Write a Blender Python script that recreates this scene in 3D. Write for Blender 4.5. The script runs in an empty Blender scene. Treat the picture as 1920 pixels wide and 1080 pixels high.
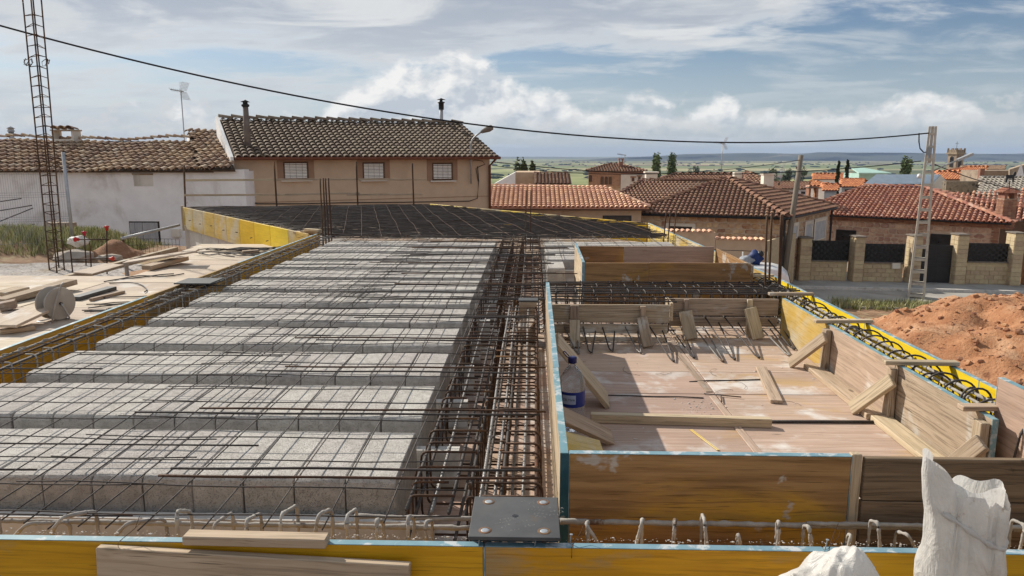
import bpy, bmesh, math, random
from mathutils import Vector, Matrix, noise
random.seed(11)
R = random.uniform
V = Vector
rad = math.radians
scene = bpy.context.scene
col = scene.collection

# ------------------------------------------------------------ camera
FPX, HX, HY = 1387.0, 960.0, 540.0          # focal length measured in photo pixels (26 mm equivalent)
PITCH = math.atan(250 / FPX)
YAW = rad(1.6257)
EYE = V((0, 0, 1.25))
cd = bpy.data.cameras.new("camera"); cam = bpy.data.objects.new("camera", cd); col.objects.link(cam)
cd.lens = 36 * FPX / 1920; cd.sensor_width = 36; cd.clip_start = 0.05; cd.clip_end = 60000
cam.location = EYE; cam.rotation_euler = (math.pi / 2 - PITCH, 0, YAW)
scene.camera = cam

# ------------------------------------------------------------ light
SUN = V((-1.15, 1.02, 1.0)).normalized()     # towards the sun
sl = bpy.data.lights.new("sun", 'SUN'); so = bpy.data.objects.new("sun", sl); col.objects.link(so)
sl.energy = 5.0; sl.angle = rad(0.6); sl.color = (1.0, 0.93, 0.82)
so.rotation_euler = SUN.to_track_quat('Z', 'Y').to_euler()
so.location = (-20, 20, 30)
SUN_EL = math.asin(SUN.z); SUN_AZ = math.atan2(SUN.x, SUN.y)

scene.view_settings.view_transform = 'Standard'
scene.view_settings.look = 'None'
scene.view_settings.exposure = 0.22
scene.view_settings.gamma = 1.0
scene.view_settings.use_curve_mapping = False
scene.render.engine = 'CYCLES'

# ------------------------------------------------------------ node helpers
def nd(nt, typ, ins=None, **props):
    n = nt.nodes.new(typ)
    for k, v in props.items(): setattr(n, k, v)
    for k, v in (ins or {}).items():
        s = n.inputs[k]
        if isinstance(v, bpy.types.NodeSocket): nt.links.new(v, s)
        else: s.default_value = v
    return n
def mth(nt, op, a, b=0.0, c=0.0, clamp=False):
    n = nd(nt, 'ShaderNodeMath', {0: a, 1: b, 2: c}, operation=op, use_clamp=clamp); return n.outputs[0]
def vmth(nt, op, a, b=(0, 0, 0)):
    n = nd(nt, 'ShaderNodeVectorMath', {0: a, 1: b}, operation=op); return n.outputs[0]
def mapr(nt, v, a, b, c=0.0, d=1.0, smooth=True):
    n = nd(nt, 'ShaderNodeMapRange', {0: v, 1: a, 2: b, 3: c, 4: d}); n.interpolation_type = 'SMOOTHSTEP' if smooth else 'LINEAR'
    return n.outputs[0]
def mixc(nt, f, a, b, blend='MIX'):
    n = nt.nodes.new('ShaderNodeMix'); n.data_type = 'RGBA'; n.blend_type = blend
    for i, v in ((0, f), (6, a), (7, b)):
        s = n.inputs[i]
        if isinstance(v, bpy.types.NodeSocket): nt.links.new(v, s)
        else: s.default_value = v if i == 0 else (tuple(v) + (1,))[:4]
    return n.outputs[2]
def noi(nt, vec, scale, detail=4, rough=.55, dist=0.0):
    return nd(nt, 'ShaderNodeTexNoise', {'Vector': vec, 'Scale': scale, 'Detail': detail, 'Roughness': rough, 'Distortion': dist}).outputs[0]

# ------------------------------------------------------------ sky: physical sky with cloud layers, all in direction space
w = bpy.data.worlds.new("World"); scene.world = w; w.use_nodes = True
nt = w.node_tree; nt.nodes.clear()
dirv = vmth(nt, 'NORMALIZE', nd(nt, 'ShaderNodeTexCoord').outputs['Generated'])
sx = nd(nt, 'ShaderNodeSeparateXYZ', {0: dirv}); X, Y, Z = sx.outputs
sky = nd(nt, 'ShaderNodeTexSky', sky_type='NISHITA', sun_disc=False)
sky.sun_elevation = SUN_EL; sky.sun_rotation = SUN_AZ; sky.altitude = 900; sky.air_density = 1.0; sky.dust_density = 1.2; sky.ozone_density = 1.6
base = mixc(nt, 1.0, sky.outputs[0], (1.12, 1.2, 1.30), 'MULTIPLY')
az = mth(nt, 'ARCTAN2', X, Y)
# high streaky sheet, on a plane overhead
den = mth(nt, 'ADD', Z, 0.13)
px_ = mth(nt, 'DIVIDE', X, den); py_ = mth(nt, 'DIVIDE', Y, den)
pl = nd(nt, 'ShaderNodeCombineXYZ', {0: px_, 1: py_, 2: 0.0}).outputs[0]
pl = nd(nt, 'ShaderNodeMapping', {'Vector': pl, 'Location': (3.1, 1.7, 0.4), 'Rotation': (0, 0, rad(-20)), 'Scale': (0.62, 1.0, 1)}).outputs[0]
n1 = noi(nt, pl, 0.75, 10, .58, .6)
n2 = noi(nt, vmth(nt, 'ADD', pl, (9.3, 4.1, 2.2)), 2.6, 9, .62, .4)
n3 = noi(nt, vmth(nt, 'ADD', pl, (2.3, 7.1, 1.2)), 1.5, 8, .6, .8)
cov = mapr(nt, az, -0.60, 0.62, 0.125, -0.02)           # the cloud sheet thins towards the right
hs = mth(nt, 'ADD', mth(nt, 'ADD', mth(nt, 'MULTIPLY', n1, .66), mth(nt, 'MULTIPLY', n2, .34)), cov)
hs = mth(nt, 'ADD', hs, mapr(nt, Z, 0.085, 0.17, -0.09, 0.035))
hi_a = mapr(nt, hs, 0.45, 0.58)
thick = mth(nt, 'MULTIPLY', mapr(nt, hs, 0.505, 0.63), mapr(nt, Z, .09, .2, .6, 1.0))
hi_c = mixc(nt, thick, (13.2, 13.4, 13.5), (7.4, 8.1, 9.3))
hi_c = mixc(nt, mth(nt, 'MULTIPLY', mapr(nt, n3, .50, .64, 0, .85), mapr(nt, az, -.75, -.2, .35, 1.0)), hi_c, (14.4, 14.4, 14.2))
c1 = mixc(nt, mth(nt, 'MULTIPLY', hi_a, 0.90), base, hi_c)
thin = mth(nt, 'MULTIPLY', mapr(nt, mth(nt, 'ADD', mth(nt, 'MULTIPLY', n3, .55), mth(nt, 'MULTIPLY', n2, .45)), .47, .62), mapr(nt, Z, .03, .09, 0, .5))
c1 = mixc(nt, thin, c1, (11.6, 12.0, 12.2))
# pale veil towards the horizon
veil = mapr(nt, Z, 0.0, 0.17, 0.70, 0.0)
c1 = mixc(nt, veil, c1, (9.2, 10.3, 11.3))
# cumulus bank: noise in azimuth / height with a top line that varies along the horizon
el = Z
def cum(off, sc, e0, curve, soft, amp):
    q = nd(nt, 'ShaderNodeCombineXYZ', {0: mth(nt, 'ADD', az, off), 1: mth(nt, 'MULTIPLY', el, 1.5), 2: off}).outputs[0]
    na = noi(nt, q, sc, 9, .58, .15)
    nb = noi(nt, vmth(nt, 'ADD', q, (-0.010, 0.020, 0)), sc, 5, .5, .15)
    fc = nt.nodes.new('ShaderNodeFloatCurve')
    cu = fc.mapping.curves[0]
    for x, y in curve[1:-1]: cu.points.new(x, y)
    cu.points[0].location = curve[0]; cu.points[-1].location = curve[-1]
    for p in cu.points: p.handle_type = 'AUTO'
    fc.mapping.update()
    nt.links.new(mapr(nt, az, -0.8, 0.8, 0, 1, False), fc.inputs[1])
    top = mth(nt, 'MULTIPLY', fc.outputs[0], 0.2)
    d = mth(nt, 'ADD', mth(nt, 'DIVIDE', mth(nt, 'SUBTRACT', top, el), 0.05), mth(nt, 'MULTIPLY', mth(nt, 'SUBTRACT', na, .5), amp))
    a = mth(nt, 'MULTIPLY', mapr(nt, d, 0.0, soft), mapr(nt, el, e0 - .022, e0 + .014))
    lit = mth(nt, 'ADD', 0.50, mth(nt, 'MULTIPLY', mth(nt, 'SUBTRACT', na, nb), 5.5), clamp=True)
    up = mapr(nt, mth(nt, 'SUBTRACT', top, el), 0.0, 0.075, 0.30, -0.22)
    lit = mth(nt, 'ADD', lit, up, clamp=True)
    return a, lit
def pk(px, py): return ((math.atan((px - 1000) / FPX) + .8) / 1.6, max(0.0, (290 - py) / FPX / .2))
cv = [(0, .30), pk(60, 240), pk(200, 238), pk(250, 216), pk(300, 228), pk(360, 190), pk(430, 215), pk(560, 225), pk(620, 190), pk(680, 158), pk(740, 128), pk(800, 108), pk(880, 110), pk(950, 135),
      pk(1000, 165), pk(1040, 160), pk(1090, 190), pk(1200, 190), pk(1265, 205), pk(1350, 178), pk(1380, 205), pk(1460, 195), pk(1540, 215), pk(1640, 192), pk(1720, 178), pk(1790, 195), pk(1870, 225), (1, .28)]
cv = sorted(cv)
a1, l1 = cum(0.0, 14.0, 0.040, cv, 0.5, 2.2)
cc1 = mixc(nt, l1, (9.0, 9.9, 11.0), (16.0, 15.8, 15.4))
c2 = mixc(nt, mth(nt, 'MULTIPLY', a1, .95), c1, cc1)
# small far puffs lower down
cv2 = [(0, .24), (.2, .30), (.4, .22), (.55, .30), (.7, .26), (.85, .34), (1, .25)]
a2, l2 = cum(5.3, 30.0, 0.024, cv2, 0.7, 4.2)
cc2 = mixc(nt, l2, (8.2, 9.0, 9.7), (11.6, 11.7, 11.6))
c3 = mixc(nt, mth(nt, 'MULTIPLY', a2, .55), c2, cc2)
bg = nd(nt, 'ShaderNodeBackground', {0: c3, 1: 0.051})
nt.links.new(bg.outputs[0], nd(nt, 'ShaderNodeOutputWorld').inputs[0])

# ------------------------------------------------------------ materials
def material(name):
    m = bpy.data.materials.new(name); m.use_nodes = True
    nt = m.node_tree; nt.nodes.clear()
    out = nd(nt, 'ShaderNodeOutputMaterial')
    bs = nd(nt, 'ShaderNodeBsdfPrincipled')
    nt.links.new(bs.outputs[0], out.inputs[0])
    return m, nt, bs
def surf(name, c1, c2, scale=5, stretch=(1, 1, 1), c3=None, s3=1.2, t3=(.5, .62), a3=1.0, st3=(1, 1, 1), rough=.85, bump=.25, bscale=None, bst=None,
         bdist=.004, rand=.10, metal=0.0, spec=.25, pits=None, detail=6, island=False, ribs=None, t12=(.3, .7), c4=None, s4=9, t4=(.6, .7), coord='Object', dist=0.0, wood=None):
    m, nt, bs = material(name)
    oi = nd(nt, 'ShaderNodeObjectInfo')
    rnd = oi.outputs['Random']
    if island:
        rnd = mth(nt, 'FRACT', mth(nt, 'ADD', rnd, nd(nt, 'ShaderNodeNewGeometry').outputs['Random Per Island']))
    vec = nd(nt, 'ShaderNodeTexCoord').outputs[coord]
    off = nd(nt, 'ShaderNodeCombineXYZ', {0: mth(nt, 'MULTIPLY', rnd, 37.0), 1: mth(nt, 'MULTIPLY', rnd, 71.0), 2: mth(nt, 'MULTIPLY', rnd, 13.0)}).outputs[0]
    vec = vmth(nt, 'ADD', vec, off)
    v1 = vmth(nt, 'MULTIPLY', vec, stretch)
    f = noi(nt, v1, scale, detail, .6, dist)
    c = mixc(nt, mapr(nt, f, t12[0], t12[1]), c1, c2)
    if c3 is not None:
        g = noi(nt, vmth(nt, 'MULTIPLY', vec, st3), s3, 7, .62, .4)
        c = mixc(nt, mth(nt, 'MULTIPLY', mapr(nt, g, t3[0], t3[1]), a3), c, c3)
    if c4 is not None:
        g4 = noi(nt, vmth(nt, 'ADD', vec, (5.5, 3.3, 1.1)), s4, 5, .6, .2)
        c = mixc(nt, mapr(nt, g4, t4[0], t4[1]), c, c4)
    bh = noi(nt, vmth(nt, 'MULTIPLY', vec, bst or stretch), bscale or scale * 3, 6, .65)
    if wood:
        # fine dark grain lines, knots and slow tonal drift along the board
        bend = nd(nt, 'ShaderNodeTexNoise', {'Vector': vmth(nt, 'MULTIPLY', vec, (1.6, 4, 4)), 'Scale': 1.0, 'Detail': 2}).outputs[1]
        vg = vmth(nt, 'ADD', vmth(nt, 'MULTIPLY', vec, (1.4, 105, 105)), vmth(nt, 'MULTIPLY', bend, (0, 6, 6)))
        gl = noi(nt, vg, 1.0, 3, .6)
        c = mixc(nt, mth(nt, 'MULTIPLY', mapr(nt, gl, .50, .66), wood), c, tuple(x * .48 for x in c1))
        gl2 = noi(nt, vmth(nt, 'MULTIPLY', vec, (5, 190, 190)), 1.0, 2, .5)
        c = mixc(nt, mth(nt, 'MULTIPLY', mapr(nt, gl2, .64, .72), min(1, wood * 1.3)), c, tuple(x * .22 for x in c1))
        kn = nd(nt, 'ShaderNodeTexVoronoi', {'Vector': vmth(nt, 'MULTIPLY', vec, (1.6, 4.2, 4.2)), 'Scale': 1.0}).outputs[0]
        c = mixc(nt, mth(nt, 'MULTIPLY', mapr(nt, kn, .035, .075, 1, 0), .75), c, tuple(x * .25 for x in c1))
        dr = noi(nt, vmth(nt, 'MULTIPLY', vec, (.8, 1.6, 1.6)), 1.6, 4, .6)
        c = mixc(nt, mapr(nt, dr, .35, .68, .34, 0), c, tuple(x * .45 for x in c2))
        bh = mth(nt, 'SUBTRACT', bh, mth(nt, 'MULTIPLY', gl, .8))
    if pits:
        vo = nd(nt, 'ShaderNodeTexVoronoi', {'Vector': vec, 'Scale': pits[0], 'Randomness': 1.0})
        pm = mapr(nt, vo.outputs[0], pits[1], pits[1] + .16, 1.0, 0.0)
        pm = mth(nt, 'MULTIPLY', pm, mapr(nt, noi(nt, vec, pits[0] * .45, 2), .40, .56))
        c = mixc(nt, mth(nt, 'MULTIPLY', pm, pits[2]), c, tuple(x * .28 for x in c1))
        bh = mth(nt, 'SUBTRACT', bh, mth(nt, 'MULTIPLY', pm, .9))
    if ribs:
        wv = nd(nt, 'ShaderNodeTexWave', {'Vector': nd(nt, 'ShaderNodeTexCoord').outputs['Object'], 'Scale': ribs, 'Distortion': 0.0}, bands_direction='DIAGONAL')
        bh = mth(nt, 'ADD', mth(nt, 'MULTIPLY', bh, .5), wv.outputs['Fac'])
    if rand:
        k = mth(nt, 'ADD', 1 - rand, mth(nt, 'MULTIPLY', rnd, 2 * rand))
        c = nd(nt, 'ShaderNodeHueSaturation', {'Color': c, 'Value': k, 'Hue': mth(nt, 'ADD', .5 - .012, mth(nt, 'MULTIPLY', rnd, .024))}).outputs[0]
    nt.links.new(c, bs.inputs['Base Color'])
    bs.inputs['Roughness'].default_value = rough; bs.inputs['Metallic'].default_value = metal
    bs.inputs['Specular IOR Level'].default_value = spec
    if bump:
        b = nd(nt, 'ShaderNodeBump', {'Strength': bump, 'Distance': bdist, 'Height': bh})
        nt.links.new(b.outputs[0], bs.inputs['Normal'])
    return m
def flat(name, c, rough=.6, metal=0, spec=.3):
    return surf(name, c, tuple(x * .82 for x in c), 6, rough=rough, metal=metal, spec=spec, bump=.05, rand=.04)

M = {}
GR = (1.2, 26, 26)        # wood grain stretched along the board (local X)
M['yellow'] = surf('yellow_coated_ply', (.60, .29, .008), (.74, .39, .014), 2.2, GR, c3=(.42, .30, .15), s3=2.6, t3=(.54, .68), st3=(.7, 1.6, 1.6), c4=(.17, .09, .02), s4=7, t4=(.72, .78), rough=.5, bump=.22, bdist=.002, rand=.10, spec=.35, wood=0.45)
M['yellow_worn'] = surf('worn_yellow_ply', (.60, .40, .07), (.68, .50, .16), 2.0, (1.2, 14, 14), c3=(.62, .55, .40), s3=1.7, t3=(.45, .62), rough=.6, bump=.2, bdist=.002, rand=.22, c4=(.20, .12, .04), s4=11, t4=(.70, .76), wood=0.4)
M['yellow_bright'] = surf('bright_yellow_ply', (.78, .50, .012), (.86, .60, .03), 2.0, GR, c3=(.5, .36, .08), s3=2.0, t3=(.64, .76), rough=.45, bump=.18, bdist=.002, rand=.05, spec=.35, wood=0.22)
M['teal'] = surf('teal_edge_paint', (.14, .26, .31), (.20, .33, .38), 9, c3=(.46, .50, .51), s3=15, t3=(.50, .62), rough=.6, rand=.06, bump=.3, bdist=.002)
M['teal_dark'] = surf('dark_teal_edge_paint', (.012, .06, .075), (.03, .10, .12), 9, c3=(.2, .24, .24), s3=16, t3=(.62, .7), rough=.55, rand=.04)
M['brown_ply'] = surf('brown_stained_ply', (.24, .13, .05), (.42, .25, .105), 2.0, (1.0, 22, 22), c3=(.56, .32, .04), s3=1.3, t3=(.50, .68), st3=(.8, 1.6, 1.6), c4=(.50, .45, .39), s4=3.4, t4=(.585, .62), rough=.6, bump=.25, bdist=.002, rand=.12, wood=0.5)
M['dark_plank'] = surf('dark_rough_plank', (.13, .085, .055), (.24, .165, .11), 2.0, (1.0, 24, 24), c3=(.32, .26, .20), s3=2.0, t3=(.54, .68), st3=(.6, 2, 2), c4=(.06, .04, .03), s4=7, t4=(.68, .76), rough=.85, bump=.5, bdist=.003, rand=.16, wood=.7)
M['pinky_ply'] = surf('faded_pinkish_ply', (.36, .25, .19), (.50, .36, .28), 2.0, (1.0, 24, 24), c3=(.50, .30, .10), s3=1.1, t3=(.54, .72), st3=(.8, 1.5, 1.5), a3=.8, c4=(.60, .56, .52), s4=2.6, t4=(.58, .72), rough=.75, bump=.3, bdist=.002, rand=.10, wood=0.4)
M['deck_ply'] = surf('deck_ply', (.42, .285, .215), (.54, .40, .32), 2.2, (.8, 30, 30), c3=(.50, .31, .12), s3=1.5, t3=(.55, .72), st3=(.7, 1.5, 1), a3=.75, c4=(.66, .61, .56), s4=2.8, t4=(.50, .66), rough=.85, bump=.45, bdist=.003, rand=.10, wood=0.34)
M['side_deck'] = surf('sun_bleached_deck_ply', (.50, .41, .31), (.63, .53, .42), 2.2, (.8, 22, 22), c3=(.45, .34, .22), s3=1.6, t3=(.55, .72), st3=(.7, 1.5, 1), c4=(.70, .66, .6), s4=2.6, t4=(.56, .7), rough=.85, bump=.35, bdist=.003, rand=.10, wood=0.4)
M['raw_wood'] = surf('raw_pine', (.46, .35, .23), (.60, .48, .34), 2.0, (1.0, 22, 22), c3=(.40, .28, .16), s3=3, t3=(.58, .72), st3=(.5, 3, 3), c4=(.24, .15, .07), s4=10, t4=(.72, .78), rough=.8, bump=.3, bdist=.002, rand=.14, wood=0.6)
M['old_wood'] = surf('weathered_plank', (.34, .25, .17), (.48, .38, .28), 2.0, (1.0, 24, 24), c3=(.52, .49, .44), s3=3.2, t3=(.52, .66), rough=.9, bump=.45, bdist=.003, rand=.15, c4=(.14, .09, .06), s4=9, t4=(.70, .76), wood=0.8)
M['ply_edge'] = surf('ply_edge', (.68, .52, .26), (.40, .27, .12), 60, (.02, 1, 6), rough=.8, bump=.3, rand=.06)
M['block'] = surf('porous_concrete_block', (.39, .365, .335), (.52, .49, .455), 22, c3=(.57, .54, .50), s3=5, t3=(.5, .68), a3=.6, rough=.95, bump=.9, bscale=150, bdist=.004, rand=.07, pits=(230, .26, .6), detail=8)
M['joist'] = surf('precast_concrete', (.47, .45, .42), (.58, .56, .53), 8, (1, 1, 1), c3=(.34, .32, .29), s3=5, t3=(.56, .7), rough=.9, bump=.35, bscale=40, rand=.07)
M['steel'] = surf('mesh_steel', (.045, .040, .039), (.080, .068, .062), 9, c3=(.13, .07, .04), s3=4, t3=(.60, .74), rough=.7, bump=.5, bscale=40, bdist=.002, rand=.22, metal=0, spec=.3, ribs=26)
M['rust'] = surf('rusty_rebar', (.058, .037, .027), (.115, .062, .036), 9, c3=(.20, .09, .04), s3=5, t3=(.55, .70), rough=.8, bump=.6, bscale=40, bdist=.002, rand=.25, metal=.1, ribs=26)
M['bright_bar'] = surf('bare_rebar', (.15, .143, .137), (.23, .22, .21), 9, c3=(.13, .075, .045), s3=4, t3=(.58, .72), rough=.5, bump=.6, bscale=40, bdist=.002, rand=.2, metal=.4, ribs=26, spec=.4)
M['crust'] = surf('mortar_crusted_rebar', (.27, .25, .225), (.40, .375, .34), 16, c3=(.13, .085, .06), s3=7, t3=(.60, .68), rough=.95, bump=.8, bscale=60, bdist=.004, rand=.12)
M['mortar'] = surf('mortar_crumbs', (.50, .46, .41), (.62, .59, .54), 20, rough=.95, bump=.6, bscale=60, rand=.1)
M['plate'] = surf('black_steel_plate', (.062, .064, .068), (.095, .098, .10), 5, c3=(.11, .105, .10), s3=3.2, t3=(.55, .75), c4=(.11, .08, .06), s4=9, t4=(.66, .76), rough=.6, bump=.12, bscale=50, rand=.05, metal=.25, spec=.3)
M['bolt'] = surf('weld_steel', (.26, .29, .32), (.36, .39, .42), 30, rough=.5, metal=.4, bump=.4, rand=.05)
M['weld'] = surf('rusty_weld', (.13, .07, .04), (.22, .12, .07), 40, rough=.8, bump=.6, rand=.05)
M['chalk'] = surf('chalk_marks', (.15, .15, .15), (.24, .24, .235), 60, rough=1, bump=0, rand=.1)
M['galv'] = surf('galvanised_steel', (.36, .37, .38), (.48, .49, .50), 8, rough=.5, metal=.55, bump=.05, rand=.05)
M['dark_wall'] = surf('basement_wall', (.30, .28, .26), (.40, .38, .36), 3, rough=.95, bump=.2, rand=0)
M['conc_wall'] = surf('cast_concrete_wall', (.58, .55, .51), (.70, .67, .62), 2.2, c3=(.42, .39, .35), s3=1.3, t3=(.52, .68), rough=.92, bump=.25, bscale=18, rand=.05, st3=(1, 1, .35))
M['white_plaster'] = surf('old_whitewash', (.80, .79, .79), (.88, .87, .87), 2.2, c3=(.56, .52, .49), s3=.55, t3=(.53, .70), st3=(1, 1, .7), c4=(.44, .36, .29), s4=1.4, t4=(.70, .78), rough=.92, bump=.5, bscale=7, bdist=.02, rand=0)
M['white_gable'] = surf('white_gable', (.78, .77, .75), (.86, .85, .83), 3, c3=(.62, .6, .56), s3=.9, t3=(.58, .72), st3=(1, 1, .4), rough=.9, bump=.1, rand=0)
M['pink'] = surf('beige_pink_render', (.52, .385, .27), (.57, .425, .30), 3, c3=(.47, .345, .24), s3=.5, t3=(.52, .72), st3=(1, 1, .5), rough=.95, bump=.3, bscale=60, bdist=.006, rand=0)
M['pink_dark'] = surf('brown_render_band', (.30, .19, .125), (.34, .215, .145), 4, rough=.95, bump=.25, bscale=60, bdist=.006, rand=0)
M['beige'] = surf('beige_render', (.52, .37, .25), (.58, .42, .29), 2.5, c3=(.44, .32, .22), s3=.6, t3=(.55, .72), rough=.95, bump=.2, bscale=50, rand=0)
M['pale'] = surf('pale_render', (.62, .56, .48), (.70, .64, .56), 2.5, rough=.95, bump=.1, rand=.12)
M['gutter'] = surf('brown_gutter', (.15, .055, .03), (.19, .07, .04), 5, rough=.5, bump=.05, rand=.05)
M['shutter'] = surf('shutter_slats', (.84, .82, .76), (.88, .86, .82), 4, rough=.7, bump=.05, rand=.05)
M['dark_open'] = surf('dark_glazing', (.012, .012, .013), (.03, .03, .032), 3, rough=.25, bump=0, rand=0, spec=.5)
M['brown_wood'] = surf('brown_joinery', (.09, .05, .03), (.14, .08, .05), 3, (1, 8, 8), rough=.6, bump=.1, rand=.1)
M['black_metal'] = surf('black_metal', (.012, .013, .015), (.02, .021, .023), 5, rough=.45, bump=.03, rand=.12, spec=.4)
M['stone'] = surf('rubble_stone', (.43, .28, .17), (.56, .42, .29), 4, c3=(.36, .20, .11), s3=2, t3=(.48, .64), rough=.95, bump=.7, bscale=16, bdist=.02, rand=.24, island=True)
M['stone_pink'] = surf('pinkish_rubble_stone', (.40, .26, .19), (.52, .37, .28), 4, c3=(.34, .20, .15), s3=2, t3=(.48, .64), rough=.95, bump=.7, bscale=16, bdist=.02, rand=.20, island=True)
M['mortar_wall'] = surf('stone_wall_mortar', (.46, .36, .27), (.54, .44, .34), 4, rough=.95, bump=.4, bscale=30, rand=0)
M['brick'] = surf('red_brick', (.27, .135, .085), (.37, .21, .14), 6, rough=.9, bump=.3, bscale=30, rand=.25, island=True)
M['sandblock'] = surf('sand_split_block', (.45, .35, .22), (.54, .43, .285), 8, c3=(.36, .27, .17), s3=.9, t3=(.58, .72), st3=(1, 1, .25), rough=.95, bump=.7, bscale=26, bdist=.015, rand=.10)
M['coping'] = surf('stone_coping', (.16, .13, .11), (.22, .19, .16), 5, rough=.9, bump=.2, rand=.05)
M['road'] = surf('worn_street', (.30, .28, .25), (.38, .355, .32), .9, c3=(.24, .21, .185), s3=.5, t3=(.5, .68), rough=.95, bump=.3, bscale=20, rand=0)
M['pavement'] = surf('concrete_pavement', (.30, .29, .275), (.36, .35, .33), 1.3, c3=(.24, .23, .21), s3=.7, t3=(.5, .66), rough=.95, bump=.2, bscale=18, rand=0)
M['gravel'] = surf('pale_gravel', (.36, .33, .31), (.48, .45, .42), 14, c3=(.30, .24, .18), s3=.8, t3=(.5, .64), rough=.95, bump=.9, bscale=40, bdist=.02, rand=0, pits=(18, .35, .5))
M['dirt'] = surf('red_clay', (.34, .15, .07), (.47, .24, .125), 2.6, c3=(.53, .31, .18), s3=1.1, t3=(.50, .68), c4=(.24, .105, .055), s4=3.1, t4=(.58, .70), rough=.97, bump=1.0, bscale=14, bdist=.05, rand=0, detail=9)
M['clod'] = surf('clay_clods', (.32, .15, .08), (.46, .25, .145), 9, rough=.97, bump=.7, bscale=30, bdist=.01, rand=.22, island=True)
M['dry_soil'] = surf('brown_soil', (.20, .115, .065), (.30, .19, .115), 5, c3=(.33, .26, .15), s3=1.5, t3=(.48, .62), rough=.97, bump=.8, bscale=22, bdist=.03, rand=0)
M['rock'] = surf('field_stone', (.34, .29, .24), (.44, .38, .32), 4, rough=.95, bump=.5, bscale=12, bdist=.02, rand=.15)
M['grass'] = surf('grass_blades', (.13, .165, .045), (.25, .28, .09), 3, c3=(.52, .47, .26), s3=.8, t3=(.42, .58), rough=.8, bump=0, rand=.30, island=True)
M['poplar'] = surf('poplar_leaves', (.08, .115, .045), (.14, .19, .075), 2, rough=.8, bump=0, rand=.40, island=True)
M['cypress'] = surf('cypress_foliage', (.018, .030, .012), (.04, .055, .020), 2, rough=.85, bump=0, rand=.40, island=True)
M['leaf'] = surf('broad_leaves', (.05, .07, .022), (.11, .135, .045), 2, rough=.8, bump=0, rand=.40, island=True)
M['bark'] = surf('bark', (.14, .11, .08), (.2, .16, .12), 3, rough=.95, bump=.3, rand=.1)
M['pole_conc'] = surf('concrete_pole', (.46, .42, .36), (.56, .52, .45), 5, c3=(.34, .29, .23), s3=2, t3=(.56, .7), rough=.95, bump=.3, bscale=26, rand=.04)
M['pole_wood'] = surf('wooden_pole', (.16, .135, .11), (.24, .20, .165), 3, (5, 5, .5), rough=.95, bump=.3, rand=.05)
M['cable'] = surf('black_cable', (.010, .010, .011), (.018, .018, .019), 5, rough=.6, bump=0, rand=.05)
M['white_paint'] = flat('white_paint', (.78, .78, .77), .3, 0, .5)
M['glass'] = surf('vehicle_glass', (.015, .018, .022), (.03, .034, .04), 2, rough=.08, bump=0, rand=0, spec=.6)
M['tyre'] = flat('rubber', (.02, .02, .02), .85)
M['blue_tarp'] = flat('blue_tarp', (.012, .035, .14), .6)
M['grey_tarp'] = flat('grey_tarp', (.30, .32, .36), .6)
M['red_cap'] = flat('red_plastic', (.55, .02, .025), .5)
M['reel'] = surf('grey_plastic_reel', (.29, .27, .25), (.36, .34, .315), 3, c3=(.42, .40, .37), s3=3, t3=(.55, .7), rough=.75, bump=.1, rand=.04)
M['sheet_blue'] = surf('pale_sheet_metal', (.46, .52, .58), (.54, .60, .66), 2, rough=.55, bump=0, rand=.05)
M['blue_wall'] = surf('blue_cladding', (.025, .07, .17), (.035, .09, .21), 2, rough=.6, bump=0, rand=.05)
M['sheet_green'] = surf('pale_green_sheet', (.34, .52, .45), (.42, .6, .52), 2, rough=.6, bump=0, rand=.05)
M['church'] = surf('church_stone', (.30, .235, .165), (.40, .32, .235), 1.5, c3=(.24, .19, .14), s3=.6, t3=(.5, .64), rough=.95, bump=.3, bscale=6, bdist=.05, rand=.05)
M['field_wall'] = surf('dry_stone', (.17, .135, .10), (.27, .22, .17), 3, rough=.95, bump=.9, bscale=5, bdist=.1, rand=.05, pits=(3.0, .35, .8))
def tilemat(name, a, b, c, lichen=None, rand=.24):
    return surf(name, a, b, 6, c3=c, s3=2.4, t3=(.50, .66), rough=.9, bump=.35, bscale=26, bdist=.006, rand=rand, island=True, c4=lichen, s4=7, t4=(.60, .70))
M['t_old'] = tilemat('old_clay_tile', (.28, .175, .11), (.40, .275, .185), (.46, .37, .28), (.085, .07, .055), .30)
M['t_brown'] = tilemat('brown_grey_tile', (.165, .125, .092), (.22, .17, .125), (.26, .205, .155), (.10, .08, .06), .16)
M['t_salmon'] = tilemat('salmon_tile', (.70, .40, .26), (.80, .50, .34), (.60, .32, .20), None, .14)
M['t_choc'] = tilemat('dark_brown_tile', (.22, .115, .075), (.28, .155, .105), (.33, .19, .13), None, .14)
M['t_red'] = tilemat('red_clay_tile', (.39, .165, .105), (.50, .245, .17), (.57, .37, .29), (.26, .11, .075), .22)
M['t_orange'] = tilemat('orange_clay_tile', (.52, .19, .085), (.62, .27, .13), (.42, .16, .09), None, .22)
M['t_grey'] = tilemat('grey_lichen_tile', (.26, .235, .20), (.38, .345, .295), (.20, .17, .14), None, .24)
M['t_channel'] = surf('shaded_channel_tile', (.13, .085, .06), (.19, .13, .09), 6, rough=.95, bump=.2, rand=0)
M['t_channel_old_shade'] = surf('shaded_old_channel_tile', (.06, .042, .03), (.10, .07, .05), 6, rough=.95, bump=.2, rand=0)  # shade between the cover-tile columns is put into this darker channel colour
M['t_channel_red'] = surf('red_channel_tile', (.26, .10, .065), (.33, .14, .09), 6, rough=.95, bump=.2, rand=0)
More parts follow.
